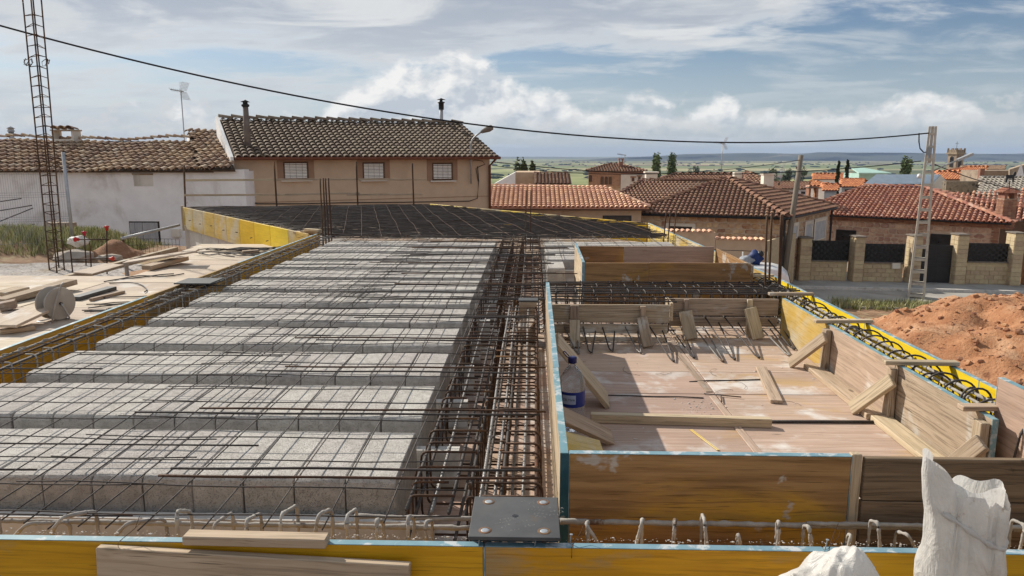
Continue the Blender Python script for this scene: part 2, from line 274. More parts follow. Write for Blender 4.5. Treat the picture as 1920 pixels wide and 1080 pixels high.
def bag_mat():
    m, nt, bs = material('white_woven_sack')
    vec = nd(nt, 'ShaderNodeTexCoord').outputs['Object']
    n = noi(nt, vec, 9, 6, .6)
    c = mixc(nt, mapr(nt, n, .35, .7), (.80, .785, .75), (.68, .655, .61))
    n3 = noi(nt, vmth(nt, 'ADD', vec, (3, 1, 2)), 14, 6, .65)
    c = mixc(nt, mapr(nt, n3, .62, .72), c, (.44, .38, .31))
    nt.links.new(c, bs.inputs['Base Color']); bs.inputs['Roughness'].default_value = .42
    bs.inputs['Specular IOR Level'].default_value = .45
    w1 = nd(nt, 'ShaderNodeTexWave', {'Vector': vec, 'Scale': 90.0}, bands_direction='Z').outputs['Fac']
    w2 = nd(nt, 'ShaderNodeTexWave', {'Vector': vec, 'Scale': 90.0}, bands_direction='X').outputs['Fac']
    h = mth(nt, 'ADD', mth(nt, 'MULTIPLY', mth(nt, 'ADD', w1, w2), .10), mth(nt, 'ADD', mth(nt, 'MULTIPLY', mth(nt, 'ABSOLUTE', mth(nt, 'SUBTRACT', noi(nt, vmth(nt, 'MULTIPLY', vec, (1, 1, .5)), 17, 3, .5, 1.5), .5)), -5.0), noi(nt, vec, 30, 6, .6, .8)))
    b = nd(nt, 'ShaderNodeBump', {'Strength': .45, 'Distance': .007, 'Height': h}); nt.links.new(b.outputs[0], bs.inputs['Normal'])
    tr = nd(nt, 'ShaderNodeBsdfTranslucent', {'Color': c})
    nt.links.new(b.outputs[0], tr.inputs['Normal'])
    mx = nd(nt, 'ShaderNodeMixShader', {0: .38}); nt.links.new(bs.outputs[0], mx.inputs[1]); nt.links.new(tr.outputs[0], mx.inputs[2])
    nt.links.new(mx.outputs[0], nt.nodes['Material Output'].inputs[0])
    return m
M['bag'] = bag_mat()
def clear_mat(name, c, rough):
    m, nt, bs = material(name)
    bs.inputs['Base Color'].default_value = (*c, 1); bs.inputs['Roughness'].default_value = rough
    bs.inputs['Transmission Weight'].default_value = .9; bs.inputs['IOR'].default_value = 1.2
    return m
M['pet'] = clear_mat('clear_plastic', (.90, .93, .95), .10)
M['blue_cap'] = flat('navy_plastic', (.012, .02, .10), .4)
M['blue_label'] = flat('blue_label', (.012, .035, .20), .4)
M['label_light'] = flat('pale_label_panel', (.34, .42, .58), .5)
M['ink'] = flat('dark_ink', (.01, .012, .03), .6)
# ------------------------------------------------------------ geometry helpers
def W(px, py, y):
    """the point at slab depth y (metres ahead) that was measured at photo pixel (px, py)"""
    a = (px - HX) / FPX; b = -(py - HY) / FPX
    cp, sp = math.cos(PITCH), math.sin(PITCH)
    d = V((a, cp + b * sp, -sp + b * cp))
    c, s = math.cos(YAW), math.sin(YAW)
    d = V((c * d.x - s * d.y, s * d.x + c * d.y, d.z))
    return EYE + d * (y / d.y)
WL = {}
def sstep(a, b, x):
    t = min(1, max(0, (x - a) / (b - a))); return t * t * (3 - 2 * t)
def lerp(a, b, t): return a + (b - a) * t
ORD = ['first', 'second', 'third', 'fourth', 'fifth', 'sixth', 'seventh', 'eighth', 'ninth', 'tenth', 'eleventh', 'twelfth', 'thirteenth', 'fourteenth', 'fifteenth', 'sixteenth', 'seventeenth', 'eighteenth', 'nineteenth', 'twentieth']
def tag(o, label=None, cat=None, group=None, kind=None):
    if label: o['label'] = label
    if cat: o['category'] = cat
    if group: o['group'] = group
    if kind: o['kind'] = kind
    return o
def thing(name, loc, label, cat, group=None):
    o = bpy.data.objects.new(name, None); col.objects.link(o); o.location = loc; o.empty_display_size = .1
    WL[o] = V(loc); return tag(o, label, cat, group)
class MB:
    def __init__(s): s.v = []; s.f = []; s.sm = False
    def raw(s, vs, fs):
        n = len(s.v); s.v += [V(p) for p in vs]; s.f += [tuple(i + n for i in f) for f in fs]; return s
    def box(s, c, d, m=None):
        x, y, z = (k / 2 for k in d); vs = [V((i * x, j * y, k * z)) for k in (-1, 1) for j in (-1, 1) for i in (-1, 1)]
        if m is not None: vs = [m @ p for p in vs]
        c = V(c)
        return s.raw([p + c for p in vs], [(0, 2, 3, 1), (4, 5, 7, 6), (0, 1, 5, 4), (2, 6, 7, 3), (1, 3, 7, 5), (0, 4, 6, 2)])
    def span(s, a, b):
        a = V(a); b = V(b); return s.box((a + b) / 2, b - a)
    def cbox(s, d, b, off=(0, 0, 0)):
        """box with chamfered edges, centred on off"""
        hx, hy, hz = (k / 2 for k in d); vs = []; idx = {}
        for i in (-1, 1):
            for j in (-1, 1):
                for k in (-1, 1):
                    for ax in range(3):
                        p = [i * (hx - b), j * (hy - b), k * (hz - b)]
                        p[ax] = (i, j, k)[ax] * (hx, hy, hz)[ax]
                        idx[(i, j, k, ax)] = len(vs); vs.append(V(p) + V(off))
        fs = []
        for ax in range(3):
            o1, o2 = [q for q in range(3) if q != ax]
            for sgn in (-1, 1):
                ring = []
                for a_, b_ in ((-1, -1), (1, -1), (1, 1), (-1, 1)):
                    k = [0, 0, 0]; k[ax] = sgn; k[o1] = a_; k[o2] = b_; ring.append(idx[(*k, ax)])
                fs.append(tuple(ring))
            for a_ in (-1, 1):
                for b_ in (-1, 1):
                    k0 = [0, 0, 0]; k1 = [0, 0, 0]; k0[ax] = -1; k1[ax] = 1; k0[o1] = k1[o1] = a_; k0[o2] = k1[o2] = b_
                    fs.append((idx[(*k0, o1)], idx[(*k1, o1)], idx[(*k1, o2)], idx[(*k0, o2)]))
        for i in (-1, 1):
            for j in (-1, 1):
                for k in (-1, 1): fs.append((idx[(i, j, k, 0)], idx[(i, j, k, 1)], idx[(i, j, k, 2)]))
        return s.raw(vs, fs)
    def tube(s, path, r, n=6, cap=True, jit=0.0):
        path = [V(p) for p in path]; k = len(path); rings = []
        up = V((0, 0, 1))
        for i, p in enumerate(path):
            t = (path[min(i + 1, k - 1)] - path[max(i - 1, 0)])
            t = t.normalized() if t.length > 1e-9 else V((1, 0, 0))
            a = t.cross(up)
            if a.length < .2: a = t.cross(V((0.3, 1, 0)))
            a.normalize(); b = t.cross(a)
            rr = (r[i] if isinstance(r, (list, tuple)) else r)
            rings.append([p + (a * math.cos(2 * math.pi * q / n) + b * math.sin(2 * math.pi * q / n)) * rr * (1 + (R(-jit, jit) if jit else 0)) for q in range(n)])
        n0 = len(s.v)
        for rg in rings: s.v += rg
        for i in range(k - 1):
            for q in range(n):
                s.f.append((n0 + i * n + q, n0 + i * n + (q + 1) % n, n0 + (i + 1) * n + (q + 1) % n, n0 + (i + 1) * n + q))
        if cap:
            s.f.append(tuple(n0 + q for q in reversed(range(n)))); s.f.append(tuple(n0 + (k - 1) * n + q for q in range(n)))
        return s
    def lathe(s, prof, c=(0, 0, 0), n=20, m=None):
        c = V(c); n0 = len(s.v)
        for r, z in prof:
            for q in range(n):
                p = V((r * math.cos(2 * math.pi * q / n), r * math.sin(2 * math.pi * q / n), z)); s.v.append(c + (m @ p if m is not None else p))
        for i in range(len(prof) - 1):
            for q in range(n): s.f.append((n0 + i * n + q, n0 + i * n + (q + 1) % n, n0 + (i + 1) * n + (q + 1) % n, n0 + (i + 1) * n + q))
        return s
    def prism(s, poly, vec):
        vec = V(vec); k = len(poly); a = [V(p) for p in poly]
        return s.raw(a + [p + vec for p in a], [tuple(range(k)), tuple(reversed(range(k, 2 * k)))] + [(i, k + i, k + (i + 1) % k, (i + 1) % k) for i in range(k)])
    def rock(s, c, r, sq=(1, 1, 1), jit=.25):
        t = (1 + 5 ** .5) / 2
        vs = [(-1, t, 0), (1, t, 0), (-1, -t, 0), (1, -t, 0), (0, -1, t), (0, 1, t), (0, -1, -t), (0, 1, -t), (t, 0, -1), (t, 0, 1), (-t, 0, -1), (-t, 0, 1)]
        fs = [(0, 11, 5), (0, 5, 1), (0, 1, 7), (0, 7, 10), (0, 10, 11), (1, 5, 9), (5, 11, 4), (11, 10, 2), (10, 7, 6), (7, 1, 8), (3, 9, 4), (3, 4, 2), (3, 2, 6), (3, 6, 8), (3, 8, 9), (4, 9, 5), (2, 4, 11), (6, 2, 10), (8, 6, 7), (9, 8, 1)]
        c = V(c)
        return s.raw([c + V([q * sq[i] for i, q in enumerate(V(p).normalized() * r * (1 + R(-jit, jit)))]) for p in vs], fs)
    def mesh(s, name, off=V((0, 0, 0)), smooth=False):
        me = bpy.data.meshes.new(name)
        me.from_pydata([tuple(p - off) for p in s.v], [], s.f); me.validate()
        bm = bmesh.new(); bm.from_mesh(me); bmesh.ops.recalc_face_normals(bm, faces=bm.faces); bm.to_mesh(me); bm.free()
        if smooth:
            for p in me.polygons: p.use_smooth = True
        return me
    def obj(s, name, mat, parent=None, smooth=False, label=None, cat=None, group=None, kind=None, origin=None):
        if parent is not None: off = WL[parent]
        elif origin is not None: off = V(origin)
        else:
            xs = [p.x for p in s.v]; ys = [p.y for p in s.v]; zs = [p.z for p in s.v]
            off = V(((min(xs) + max(xs)) / 2, (min(ys) + max(ys)) / 2, min(zs)))
        me = s.mesh(name, off, smooth); me.materials.append(M[mat] if isinstance(mat, str) else mat)
        o = bpy.data.objects.new(name, me); col.objects.link(o); WL[o] = off
        if parent is not None: o.parent = parent
        else: o.location = off
        return tag(o, label, cat, group, kind)
def place(me, name, mtx, parent=None):
    """link a mesh at world matrix mtx; parents here are never rotated"""
    o = bpy.data.objects.new(name, me); col.objects.link(o)
    if parent is not None:
        o.parent = parent; mtx = Matrix.Translation(-WL[parent]) @ mtx
    o.matrix_local = mtx
    WL[o] = mtx.translation.copy(); return o
def frame(xa, za):
    """rotation with local X along xa and local Z near za"""
    x = V(xa).normalized(); y = V(za).cross(x).normalized(); z = x.cross(y)
    return Matrix((x, y, z)).transposed().to_4x4()
def plank(name, p0, p1, wd, th, face, mat, parent=None, bev=.003, **tags):
    """board from p0 to p1 (its centre line), wd across, th thick, face = outward normal of its broad side"""
    p0 = V(p0); p1 = V(p1)
    mb = MB(); mb.cbox(((p1 - p0).length, wd, th), bev)
    me = mb.mesh(name); me.materials.append(M[mat])
    o = place(me, name, Matrix.Translation((p0 + p1) / 2) @ frame(p1 - p0, face), parent)
    return tag(o, **tags)
def panel(p0, p1, h, th, mat, edge, label, nrm=None, name='form_board', edges='tbe', group=None, cat='form board', parent=None):
    """upright formwork board: p0-p1 is its top line; painted edge bands are a part of their own"""
    p0 = V(p0); p1 = V(p1); L = (p1 - p0).length
    x = (p1 - p0).normalized(); y = V((0, 0, 1)).cross(x).normalized(); z = x.cross(y)
    rot = Matrix((x, y, z)).transposed().to_4x4()
    mb = MB(); mb.cbox((L, th, h), .002)
    me = mb.mesh(name); me.materials.append(M[mat])
    o = place(me, name, Matrix.Translation((p0 + p1) / 2 - z * h / 2) @ rot, parent)
    if parent is None: tag(o, label, cat, group)
    if edge:
        e = MB(); t = .0022; w2 = th + .001
        if 't' in edges: e.box((0, 0, h / 2 + t / 2 + .0003), (L, w2, t))
        if 'b' in edges: e.box((0, 0, -h / 2 - t / 2 - .0003), (L, w2, t))
        if 'e' in edges:
            for sg in (-1, 1): e.box((sg * (L / 2 + t / 2 + .0003), 0, 0), (t, w2, h))
        em = e.mesh('edge_band'); em.materials.append(M[edge])
        eo = bpy.data.objects.new('edge_band', em); col.objects.link(eo); eo.parent = o
    return o
def bar(p0, p1, r, mat, parent=None, name='bar', wob=0.0, seg=1, n=6, **tags):
    p0 = V(p0); p1 = V(p1); pts = []
    ph = R(0, 9); d = (p1 - p0).normalized(); sd = V((0, 0, 1)).cross(d)
    for i in range(seg + 1):
        t = i / seg; p = p0.lerp(p1, t)
        if wob: p = p + sd * (wob * math.sin(ph + t * 7)) + V((0, 0, wob * .6 * math.sin(ph * 2 + t * 11)))
        pts.append(p)
    return MB().tube(pts, r, n).obj(name, mat, parent, smooth=True, **tags)
def arcpath(pts, rr, k=4):
    """polyline with rounded corners"""
    pts = [V(p) for p in pts]; out = [pts[0]]
    for i in range(1, len(pts) - 1):
        a, b, c = pts[i - 1], pts[i], pts[i + 1]
        u = (a - b); v = (c - b); q = min(rr, u.length * .48, v.length * .48); s_, e_ = b + u.normalized() * q, b + v.normalized() * q
        for j in range(k + 1):
            t = j / k; out.append((s_ * (1 - t) + b * t) * (1 - t) + (b * (1 - t) + e_ * t) * t)
    out.append(pts[-1]); return out
def rectloop(cx0, cx1, z0, z1, rr, mk):
    """closed stirrup in the plane given by mk(u, z), with a short overlap"""
    um = lerp(cx0, cx1, R(.35, .65))
    return arcpath([mk(um - .05, z1), mk(cx0, z1), mk(cx0, z0), mk(cx1, z0), mk(cx1, z1), mk(um + .05, z1)], rr, 4)

# ------------------------------------------------------------ terrain
def ground_z(x, y):
    near = lerp(-1.0, -3.9, sstep(-4.5, 5.5, x))
    mid = lerp(-1.9, -4.82, sstep(-15, 1, x))
    z = lerp(near, mid, sstep(17.5, 25, y))
    z -= 6.5 * sstep(44, 110, y) + 34 * sstep(140, 1000, y)
    return z
def axis(lims):
    out = [lims[0][0]]
    for a, b, n in lims: out += [lerp(a, b, i / n) for i in range(1, n + 1)]
    return out
xs = axis([(-16000, -3000, 14), (-3000, -300, 14), (-300, -40, 14), (-40, 60, 80), (60, 400, 16), (400, 3500, 16), (3500, 17000, 14)])
ys = axis([(-600, -20, 8), (-20, 60, 64), (60, 200, 16), (200, 1200, 22), (1200, 5000, 18), (5000, 17000, 16)])
g = MB()
for yv in ys:
    for xv in xs: g.v.append(V((xv, yv, ground_z(xv, yv) + (.04 * noise.noise(V((xv * .6, yv * .6, 0))) if -40 < xv < 60 and -20 < yv < 60 else 0))))
nx = len(xs)
g.f = [(j * nx + i, j * nx + i + 1, (j + 1) * nx + i + 1, (j + 1) * nx + i) for j in range(len(ys) - 1) for i in range(nx - 1)]
def ground_mat():
    m, nt, bs = material('terrain')
    pos = nd(nt, 'ShaderNodeNewGeometry').outputs['Position']
    sp = nd(nt, 'ShaderNodeSeparateXYZ', {0: pos})
    # farmland parcels
    q = nd(nt, 'ShaderNodeMapping', {'Vector': pos, 'Rotation': (0, 0, rad(12)), 'Scale': (.0011, .0026, 0)}).outputs[0]
    q = vmth(nt, 'ADD', q, vmth(nt, 'MULTIPLY', nd(nt, 'ShaderNodeTexNoise', {'Vector': q, 'Scale': 1.3}).outputs[1], (.5, .3, 0)))
    vo = nd(nt, 'ShaderNodeTexVoronoi', {'Vector': q, 'Scale': 1.0})
    rv = nd(nt, 'ShaderNodeSeparateColor', {0: vo.outputs['Color']}).outputs[0]
    rp = nt.nodes.new('ShaderNodeValToRGB'); rp.color_ramp.interpolation = 'CONSTANT'
    cols = [(0, (.19, .22, .08)), (.16, (.33, .34, .14)), (.30, (.15, .095, .075)), (.42, (.27, .29, .11)), (.56, (.42, .37, .20)), (.66, (.10, .115, .05)), (.76, (.22, .14, .105)), (.88, (.30, .33, .13))]
    el = rp.color_ramp.elements
    el[0].position = 0; el[0].color = (*cols[0][1], 1); el[1].position = cols[1][0]; el[1].color = (*cols[1][1], 1)
    for p_, c_ in cols[2:]:
        e = el.new(p_); e.color = (*c_, 1)
    nt.links.new(rv, rp.inputs[0])
    fld = mixc(nt, mapr(nt, noi(nt, pos, .004, 6), .4, .7), rp.outputs[0], (.13, .14, .05))
    d1 = mixc(nt, mapr(nt, noi(nt, pos, 1.1, 8, .6), .35, .65), (.25, .14, .08), (.38, .24, .15))
    d1 = mixc(nt, mapr(nt, noi(nt, pos, .35, 6, .6), .5, .64), d1, (.33, .30, .25))
    c = mixc(nt, mapr(nt, sp.outputs[1], 120, 420), d1, fld)
    nt.links.new(c, bs.inputs['Base Color']); bs.inputs['Roughness'].default_value = .97; bs.inputs['Specular IOR Level'].default_value = .1
    b = nd(nt, 'ShaderNodeBump', {'Strength': .8, 'Distance': .04, 'Height': noi(nt, pos, 9, 8, .65)}); nt.links.new(b.outputs[0], bs.inputs['Normal'])
    return m
M['terrain'] = ground_mat()
g.obj('ground', 'terrain', kind='structure', origin=(0, 0, 0), smooth=True)

# distant hills: long ridges with eroded tops
def hills(name, prof, y0, y1, zb, mat, seed):
    mb = MB(); n = 150; rows = 10
    x0, x1 = prof[0][0], prof[-1][0]
    def top(x):
        for (a, za), (b, zb_) in zip(prof, prof[1:]):
            if a <= x <= b: return lerp(za, zb_, sstep(a, b, x))
        return prof[-1][1]
    for j in range(rows + 1):
        t = j / rows; yy = lerp(y0, y1, t)
        for i in range(n + 1):
            x = lerp(x0, x1, i / n)
            prf = sstep(0.0, .75, t) if t <= .8 else 1.0 - .25 * (t - .8) / .2
            er = noise.fractal(V((x * .0016, t * 2.5, seed)), 1, 2, 5)
            z = zb + (top(x) - zb) * max(0, prf + .16 * er * (1 - abs(2 * t - 1)) ) + 2.2 * noise.noise(V((x * .004, seed, 2)))
            mb.v.append(V((x, yy + 260 * er, z)))
    mb.f = [(j * (n + 1) + i, j * (n + 1) + i + 1, (j + 1) * (n + 1) + i + 1, (j + 1) * (n + 1) + i) for j in range(rows) for i in range(n)]
    return mb.obj(name, mat, kind='structure', origin=(0, y0, zb), smooth=True)
M['hill'] = surf('wooded_hill', (.025, .03, .018), (.055, .055, .03), .004, c3=(.20, .17, .11), s3=.0016, t3=(.56, .70), rough=.97, bump=0, rand=0, st3=(1, 1, 6))
M['far_hill'] = surf('far_hill', (.07, .08, .05), (.14, .135, .085), .003, rough=.97, bump=0, rand=0)
def hz(px, py, y): p = W(px, py, y); return (p.x, p.z)
hills('hills', [hz(900, 303, 6400), hz(1090, 300, 6400), hz(1180, 294, 6400), hz(1290, 289, 6400), hz(1400, 287, 6400), hz(1500, 288, 6400), hz(1520, 285.5, 6400), hz(1640, 286, 6400), hz(1780, 288, 6400), hz(1880, 289, 6400), hz(1990, 286, 6400), hz(2400, 290, 6400), hz(3200, 292, 6400)], 5600, 6500, -46, 'hill', 3.1)
hills('hills', [hz(-1800, 294, 9500), hz(-200, 293, 9500), hz(600, 294, 9500), hz(860, 295, 9500), hz(960, 294.5, 9500), hz(1020, 293.5, 9500), hz(1100, 295.5, 9500), hz(1200, 297, 9500), hz(2400, 296, 9500)], 8400, 9600, -46, 'far_hill', 8.4)
# hedges and copses on the plain: far-off scrub that reads as one mass
hb = MB()
for k in range(620):
    if k < 430:
        row = random.choice([(1500, 1.0), (1900, .6), (2300, .9), (2900, .5), (3600, .7), (4600, .8)])
        yy = row[0] + R(-60, 60) + 120 * math.sin(k * .7); xx = R(-.1, .75) * yy
        if noise.noise(V((xx * .004, row[0], 1))) < -.05: continue
    else:
        yy = R(1250, 5200); xx = R(-.1, .75) * yy
    hb.rock((xx, yy, ground_z(xx, yy) + 2.0), R(2.5, 5.0), (R(1, 3.6), 1, R(.5, .8)), .4)
hb.obj('copse', 'cypress', kind='stuff', label='dark scrub and hedge lines scattered over the far plain', cat='scrub', origin=(600, 2000, -45))
# ============================================================ THE SLAB UNDER CONSTRUCTION
XL, XR, YF = -3.32, 2.42, 2.13          # left form, right form, front form
ROW0, PITCHY, NROW = 2.69, .69, 12      # front edge of the first block row, row spacing
DECK = -.29
# basement walls below the deck
bw = thing('basement_wall', (0, 7, -4.4), 'grey concrete wall of the storey below the slab formwork', 'wall')
MB().span((-3.3, 2.2, -4.4), (2.35, 2.45, -.36)).obj('wall_panel', 'dark_wall', bw)
MB().span((2.1, 2.46, -4.4), (2.34, 12.9, -.36)).obj('wall_panel', 'dark_wall', bw)
MB().span((-3.3, 2.46, -4.4), (-3.06, 11.0, -.36)).obj('wall_panel', 'dark_wall', bw)
# formwork deck: boards 2.0 x 0.5 side by side
dk = thing('formwork_deck', (0, 6.5, DECK - .05), 'worn plywood formwork deck forming the floor under blocks and pit', 'deck')
dm = [MB().cbox((1.994, .496, .027), .0025).mesh('deck_board') for _ in range(1)][0]; dm.materials.append(M['deck_ply'])
dms = MB().cbox((1.234, .496, .027), .0025).mesh('deck_board'); dms.materials.append(M['deck_ply'])
for j in range(19):
    y = 2.42 + j * .5
    for x0, x1, me in ((-2.8, -.8, dm), (-.8, 1.2, dm), (1.2, 2.44, dms)):
        place(me, 'deck_board', Matrix.Translation(((x0 + x1) / 2, y, DECK - .0135 + R(-.0015, .0015))) @ Matrix.Rotation(R(-.001, .001), 4, 'Z'), dk)
    place(MB().span((0, 0, 0), (.5, .49, .027)).mesh('deck_board'), 'deck_board', Matrix.Translation((-3.31, y - .245, DECK - .027)), dk).data.materials.append(M['deck_ply'])
MB().prism([(-3.4, 11.7, 0), (2.1, 11.7, 0), (2.0, 13.2, 0), (-2.5, 18.3, 0), (-8.1, 17.0, 0)], (0, 0, -.03)).obj('wing_deck', 'deck_ply', dk)
dk.children[-1].location.z = DECK - .004

# precast joists between the block rows
for k in range(NROW + 1):
    y = ROW0 + PITCHY * k - .08
    jb = MB()
    x0, x1 = -3.12, -.37 + R(-.03, .03)
    prof = [(-.06, DECK + .004), (.06, DECK + .004), (.06, -.252), (.034, -.215), (.026, -.118), (-.026, -.118), (-.034, -.215), (-.06, -.252)]
    jb.prism([(x0, y + a, b) for a, b in prof], (x1 - x0, 0, 0))
    lab = 'pale precast joist in front of the nearest block row' if k == 0 else ('pale precast joist behind the farthest block row' if k == NROW else f'pale precast joist between the {ORD[k-1]} and {ORD[k]} block rows from the front')
    jb.obj('precast_joist', 'joist', label=lab, cat='joist', group='precast joists')
for k in (9, 10, 11, 12):
    y = ROW0 + PITCHY * k - .08
    MB().prism([(.12, y + a, b) for a, b in prof], (1.95, 0, 0)).obj('precast_joist', 'joist', label=f'short precast joist right of the central beam, at the {ORD[k-1]} block row', cat='joist', group='precast joists right of the beam')

# hollow blocks
def block_mesh(j):
    random.seed(90 + j)
    half = [(-.275, -.246), (-.275, -.205), (-.263, -.19), (-.263, -.034), (-.258, -.014), (-.248, -.004), (-.230, 0)]
    prof = half + [(-a, b) for a, b in reversed(half)]
    mb = MB(); n = len(prof); L = .0985
    rings = []
    for x, s in ((-L, .004), (-L + .004, 0), (L - .004, 0), (L, .004)):
        rings.append([V((x, a * (1 - s * 3.5) + R(-.0012, .0012), b - (s if b > -.1 else -s) + R(-.0012, .0012))) for a, b in prof])
    for r_ in rings: mb.v += r_
    mb.f = [(i * n + q, i * n + (q + 1) % n, (i + 1) * n + (q + 1) % n, (i + 1) * n + q) for i in range(3) for q in range(n)]
    mb.f += [tuple(range(n)), tuple(reversed(range(3 * n, 4 * n)))]
    me = mb.mesh('concrete_block'); me.materials.append(M['block']); return me
BM = [block_mesh(j) for j in range(4)]
random.seed(21)
NX = 12; X0 = -2.955; DX = .2022
hole = MB().lathe([(.012, 0), (.016, .008), (.0, .009)], n=8, m=Matrix.Rotation(rad(90), 3, 'Y') @ Matrix.Diagonal((2.0, 1, 1))); hme = hole.mesh('core_hole'); hme.materials.append(M['dark_open'])
for k in range(NROW):
    yc = ROW0 + PITCHY * k + .265
    for i in range(NX):
        o = place(BM[random.randrange(4)], 'concrete_block', Matrix.Translation((X0 + DX * (i + .5) + R(-.0012, .0012), yc + R(-.004, .004), R(-.002, .002))) @ Matrix.Rotation(rad(R(-.35, .35)), 4, 'Z') @ Matrix.Rotation(R(-.004, .004), 4, 'Y'))
        r = NX - 1 - i
        pos = 'at the right end' if r == 0 else ('at the left end' if i == 0 else f'{ORD[r]} from the right')
        tag(o, f'porous grey infill block, {pos} of the {ORD[k] if k else "nearest"} row' + ('' if k == 0 else ' from the front'), 'concrete block', 'porous infill blocks left of the beam')
for k in (8, 9, 10, 11):
    yc = ROW0 + PITCHY * k + .265
    for i in range(9 if k > 8 else 1):
        o = place(BM[random.randrange(4)], 'concrete_block', Matrix.Translation((.16 + DX * (i + .5), yc + R(-.004, .004), R(-.002, .002))))
        tag(o, f'infill block right of the beam, {ORD[i]} from the beam, {["beside", "first row behind", "second row behind", "third row behind"][k-8]} the box form', 'concrete block', 'porous infill blocks right of the beam')

# ---- welded mesh sheets over the blocks
def sheet(x0, x1, y0, y1, z, dx, dy, label, rot=0.0, r=.0028, mat='steel', wob=.008, drop=0):
    t = thing('rebar_mesh', ((x0 + x1) / 2, y0, z), label, 'rebar mesh', 'welded mesh sheets')
    c = V(((x0 + x1) / 2, (y0 + y1) / 2, 0)); Rm = Matrix.Rotation(rot, 3, 'Z')
    def tr(x, y, zz): return Rm @ (V((x, y, 0)) - c) + c + V((0, 0, zz))
    nx_ = int((x1 - x0) / dx); ny_ = int((y1 - y0) / dy)
    for i in range(nx_ + 1):
        x = x0 + i * dx + R(-.006, .006)
        bar(tr(x, y0 - R(.02, .12), z), tr(x + R(-.035, .035), y1 + R(0, .05), z), r, mat, t, 'long_bar', wob, 14, 5)
    for j in range(ny_ + 1):
        y = y0 + j * dy + R(-.006, .006)
        bar(tr(x0 - R(.02, .06), y, z + 2 * r), tr(x1 + R(.02, .06), y + R(-.02, .02), z + 2 * r), r, mat, t, 'cross_bar', wob, 8, 5)
    return t
sheet(-3.22, -1.42, 2.32, 6.7, .030, .2, .23, 'welded mesh sheet over the left blocks at the front', .004)
sheet(-1.88, -.28, 2.30, 6.5, .044, .2, .23, 'welded mesh sheet over the right blocks at the front', -.003)
sheet(-3.15, -1.35, 6.3, 11.1, .040, .2, .23, 'welded mesh sheet over the left blocks towards the back', -.005)
sheet(-1.7, .1, 6.2, 11.2, .052, .2, .23, 'welded mesh sheet over the right blocks towards the back', .006)
sheet(.14, 2.14, 8.9, 11.2, .045, .2, .2, 'welded mesh sheet over the blocks right of the beam', .004)

# ---- loose ribbed bars laid across the joists
n_ = 0
for k in range(NROW + 1):
    y = ROW0 + PITCHY * k - .08
    m = 2
    for j in range(m):
        xa = R(-1.9, -1.2) if j < 2 else R(-3.2, -2.6); xb = (R(.02, .10) if y < 6.0 else R(.2, .5)) if j < 2 else R(-1.6, -1.0)
        yy = y + (-.04, .03, .0)[j] + R(-.01, .01)
        z = .063 if j < 2 else .024
        bar((xa, yy, z), (xb, yy + R(-.01, .01), z + R(0, .006)), .0052, 'rust' if random.random() < .3 else 'steel', None, 'loose_rebar', .003, 8, 6,
            label=(f'{["nearer", "farther"][j]} of two ribbed bars crossing the beam above the {ORD[k]} joist from the front' if j < 2 else f'ribbed bar lying over the left blocks above the {ORD[k]} joist from the front'), cat='rebar', group='ribbed bars over the joists')
    if k < 10 and k % 2 == 0:
        yy = y + .30 + R(-.03, .03); x0_ = R(-3.0, -2.3)
        bar((x0_, yy, .056), (x0_ + R(.9, 1.5), yy + R(-.01, .01), .056), .004, 'steel', None, 'loose_rebar', .002, 4, 5, label=f'short thin bar on the mesh over the {ORD[k]} block row from the front', cat='rebar', group='thin bars on the mesh')
        bar((-3.28, y + .06, .03), (R(-2.6, -1.9), y + .06 + R(-.01, .01), .034), .0045, 'steel', None, 'loose_rebar', .002, 4, 5, label=f'bar running from the left form over the {ORD[k]} joist from the front', cat='rebar', group='bars running in from the left form')
# ---- rebar cages
def cage(name, along, a0, a1, u0, u1, z0, z1, step, bars, label, mat_s='rust', mat_b='steel', r=.005, rb=.007, inner=None, jit=.02, mats=None):
    """along 'y': runs ahead, u is x; along 'x': runs across, u is y"""
    org = ((u0 + u1) / 2, a0, z0) if along == 'y' else (a0, (u0 + u1) / 2, z0)
    t = thing(name, org, label, 'rebar cage', 'beam cages')
    mk0 = (lambda a: (lambda u, z: (u, a, z))) if along == 'y' else (lambda a: (lambda u, z: (a, u, z)))
    a = a0 + step * .5
    while a < a1:
        tl = R(-jit, jit); aa = a + R(-jit, jit)
        mk = (lambda u, z: V((u, aa + tl * (z - z0) / .3, z))) if along == 'y' else (lambda u, z: V((aa + tl * (z - z0) / .3, u, z)))
        MB().tube(rectloop(u0 + R(-.006, .006), u1 + R(-.006, .006), z0, z1 + R(-.006, .008), .035, mk), r, 6).obj('stirrup', mat_s, t, True)
        if inner:
            for (i0, i1) in inner:
                aa = a + R(.02, .06); tl = R(-jit, jit)
                MB().tube(rectloop(i0, i1, z0, z1 - .012 + R(-.006, .004), .032, mk), r, 6).obj('stirrup', mat_s, t, True)
        a += step
    for (u, z, m_) in bars:
        f = mk0
        bar(mk0(a0)(u, z), mk0(a1)(u + R(-.01, .01), z), rb, m_, t, 'long_bar', .003, 10, 6)
    return t
top, bot = .018, -.255
cage('beam_cage', 'y', 2.42, 6.05, -.455, .035, bot, top + .012, .135,
     [(-.44, top, 'steel'), (-.355, top - .012, 'bright_bar'), (-.29, top - .012, 'steel'), (-.235, top - .03, 'steel'), (-.19, top - .012, 'bright_bar'), (-.135, top - .012, 'bright_bar'), (-.11, top - .012, 'steel'), (-.03, top - .012, 'bright_bar'), (.02, top - .004, 'rust'),
      (-.43, bot + .02, 'bright_bar'), (-.3, bot + .02, 'steel'), (-.2, bot + .02, 'steel'), (-.09, bot + .02, 'bright_bar'), (.02, bot + .02, 'steel'), (-.45, -.12, 'steel'), (.03, -.12, 'rust')],
     'wide rusty beam cage left of the pit with double stirrups', inner=[(-.235, -.115)])
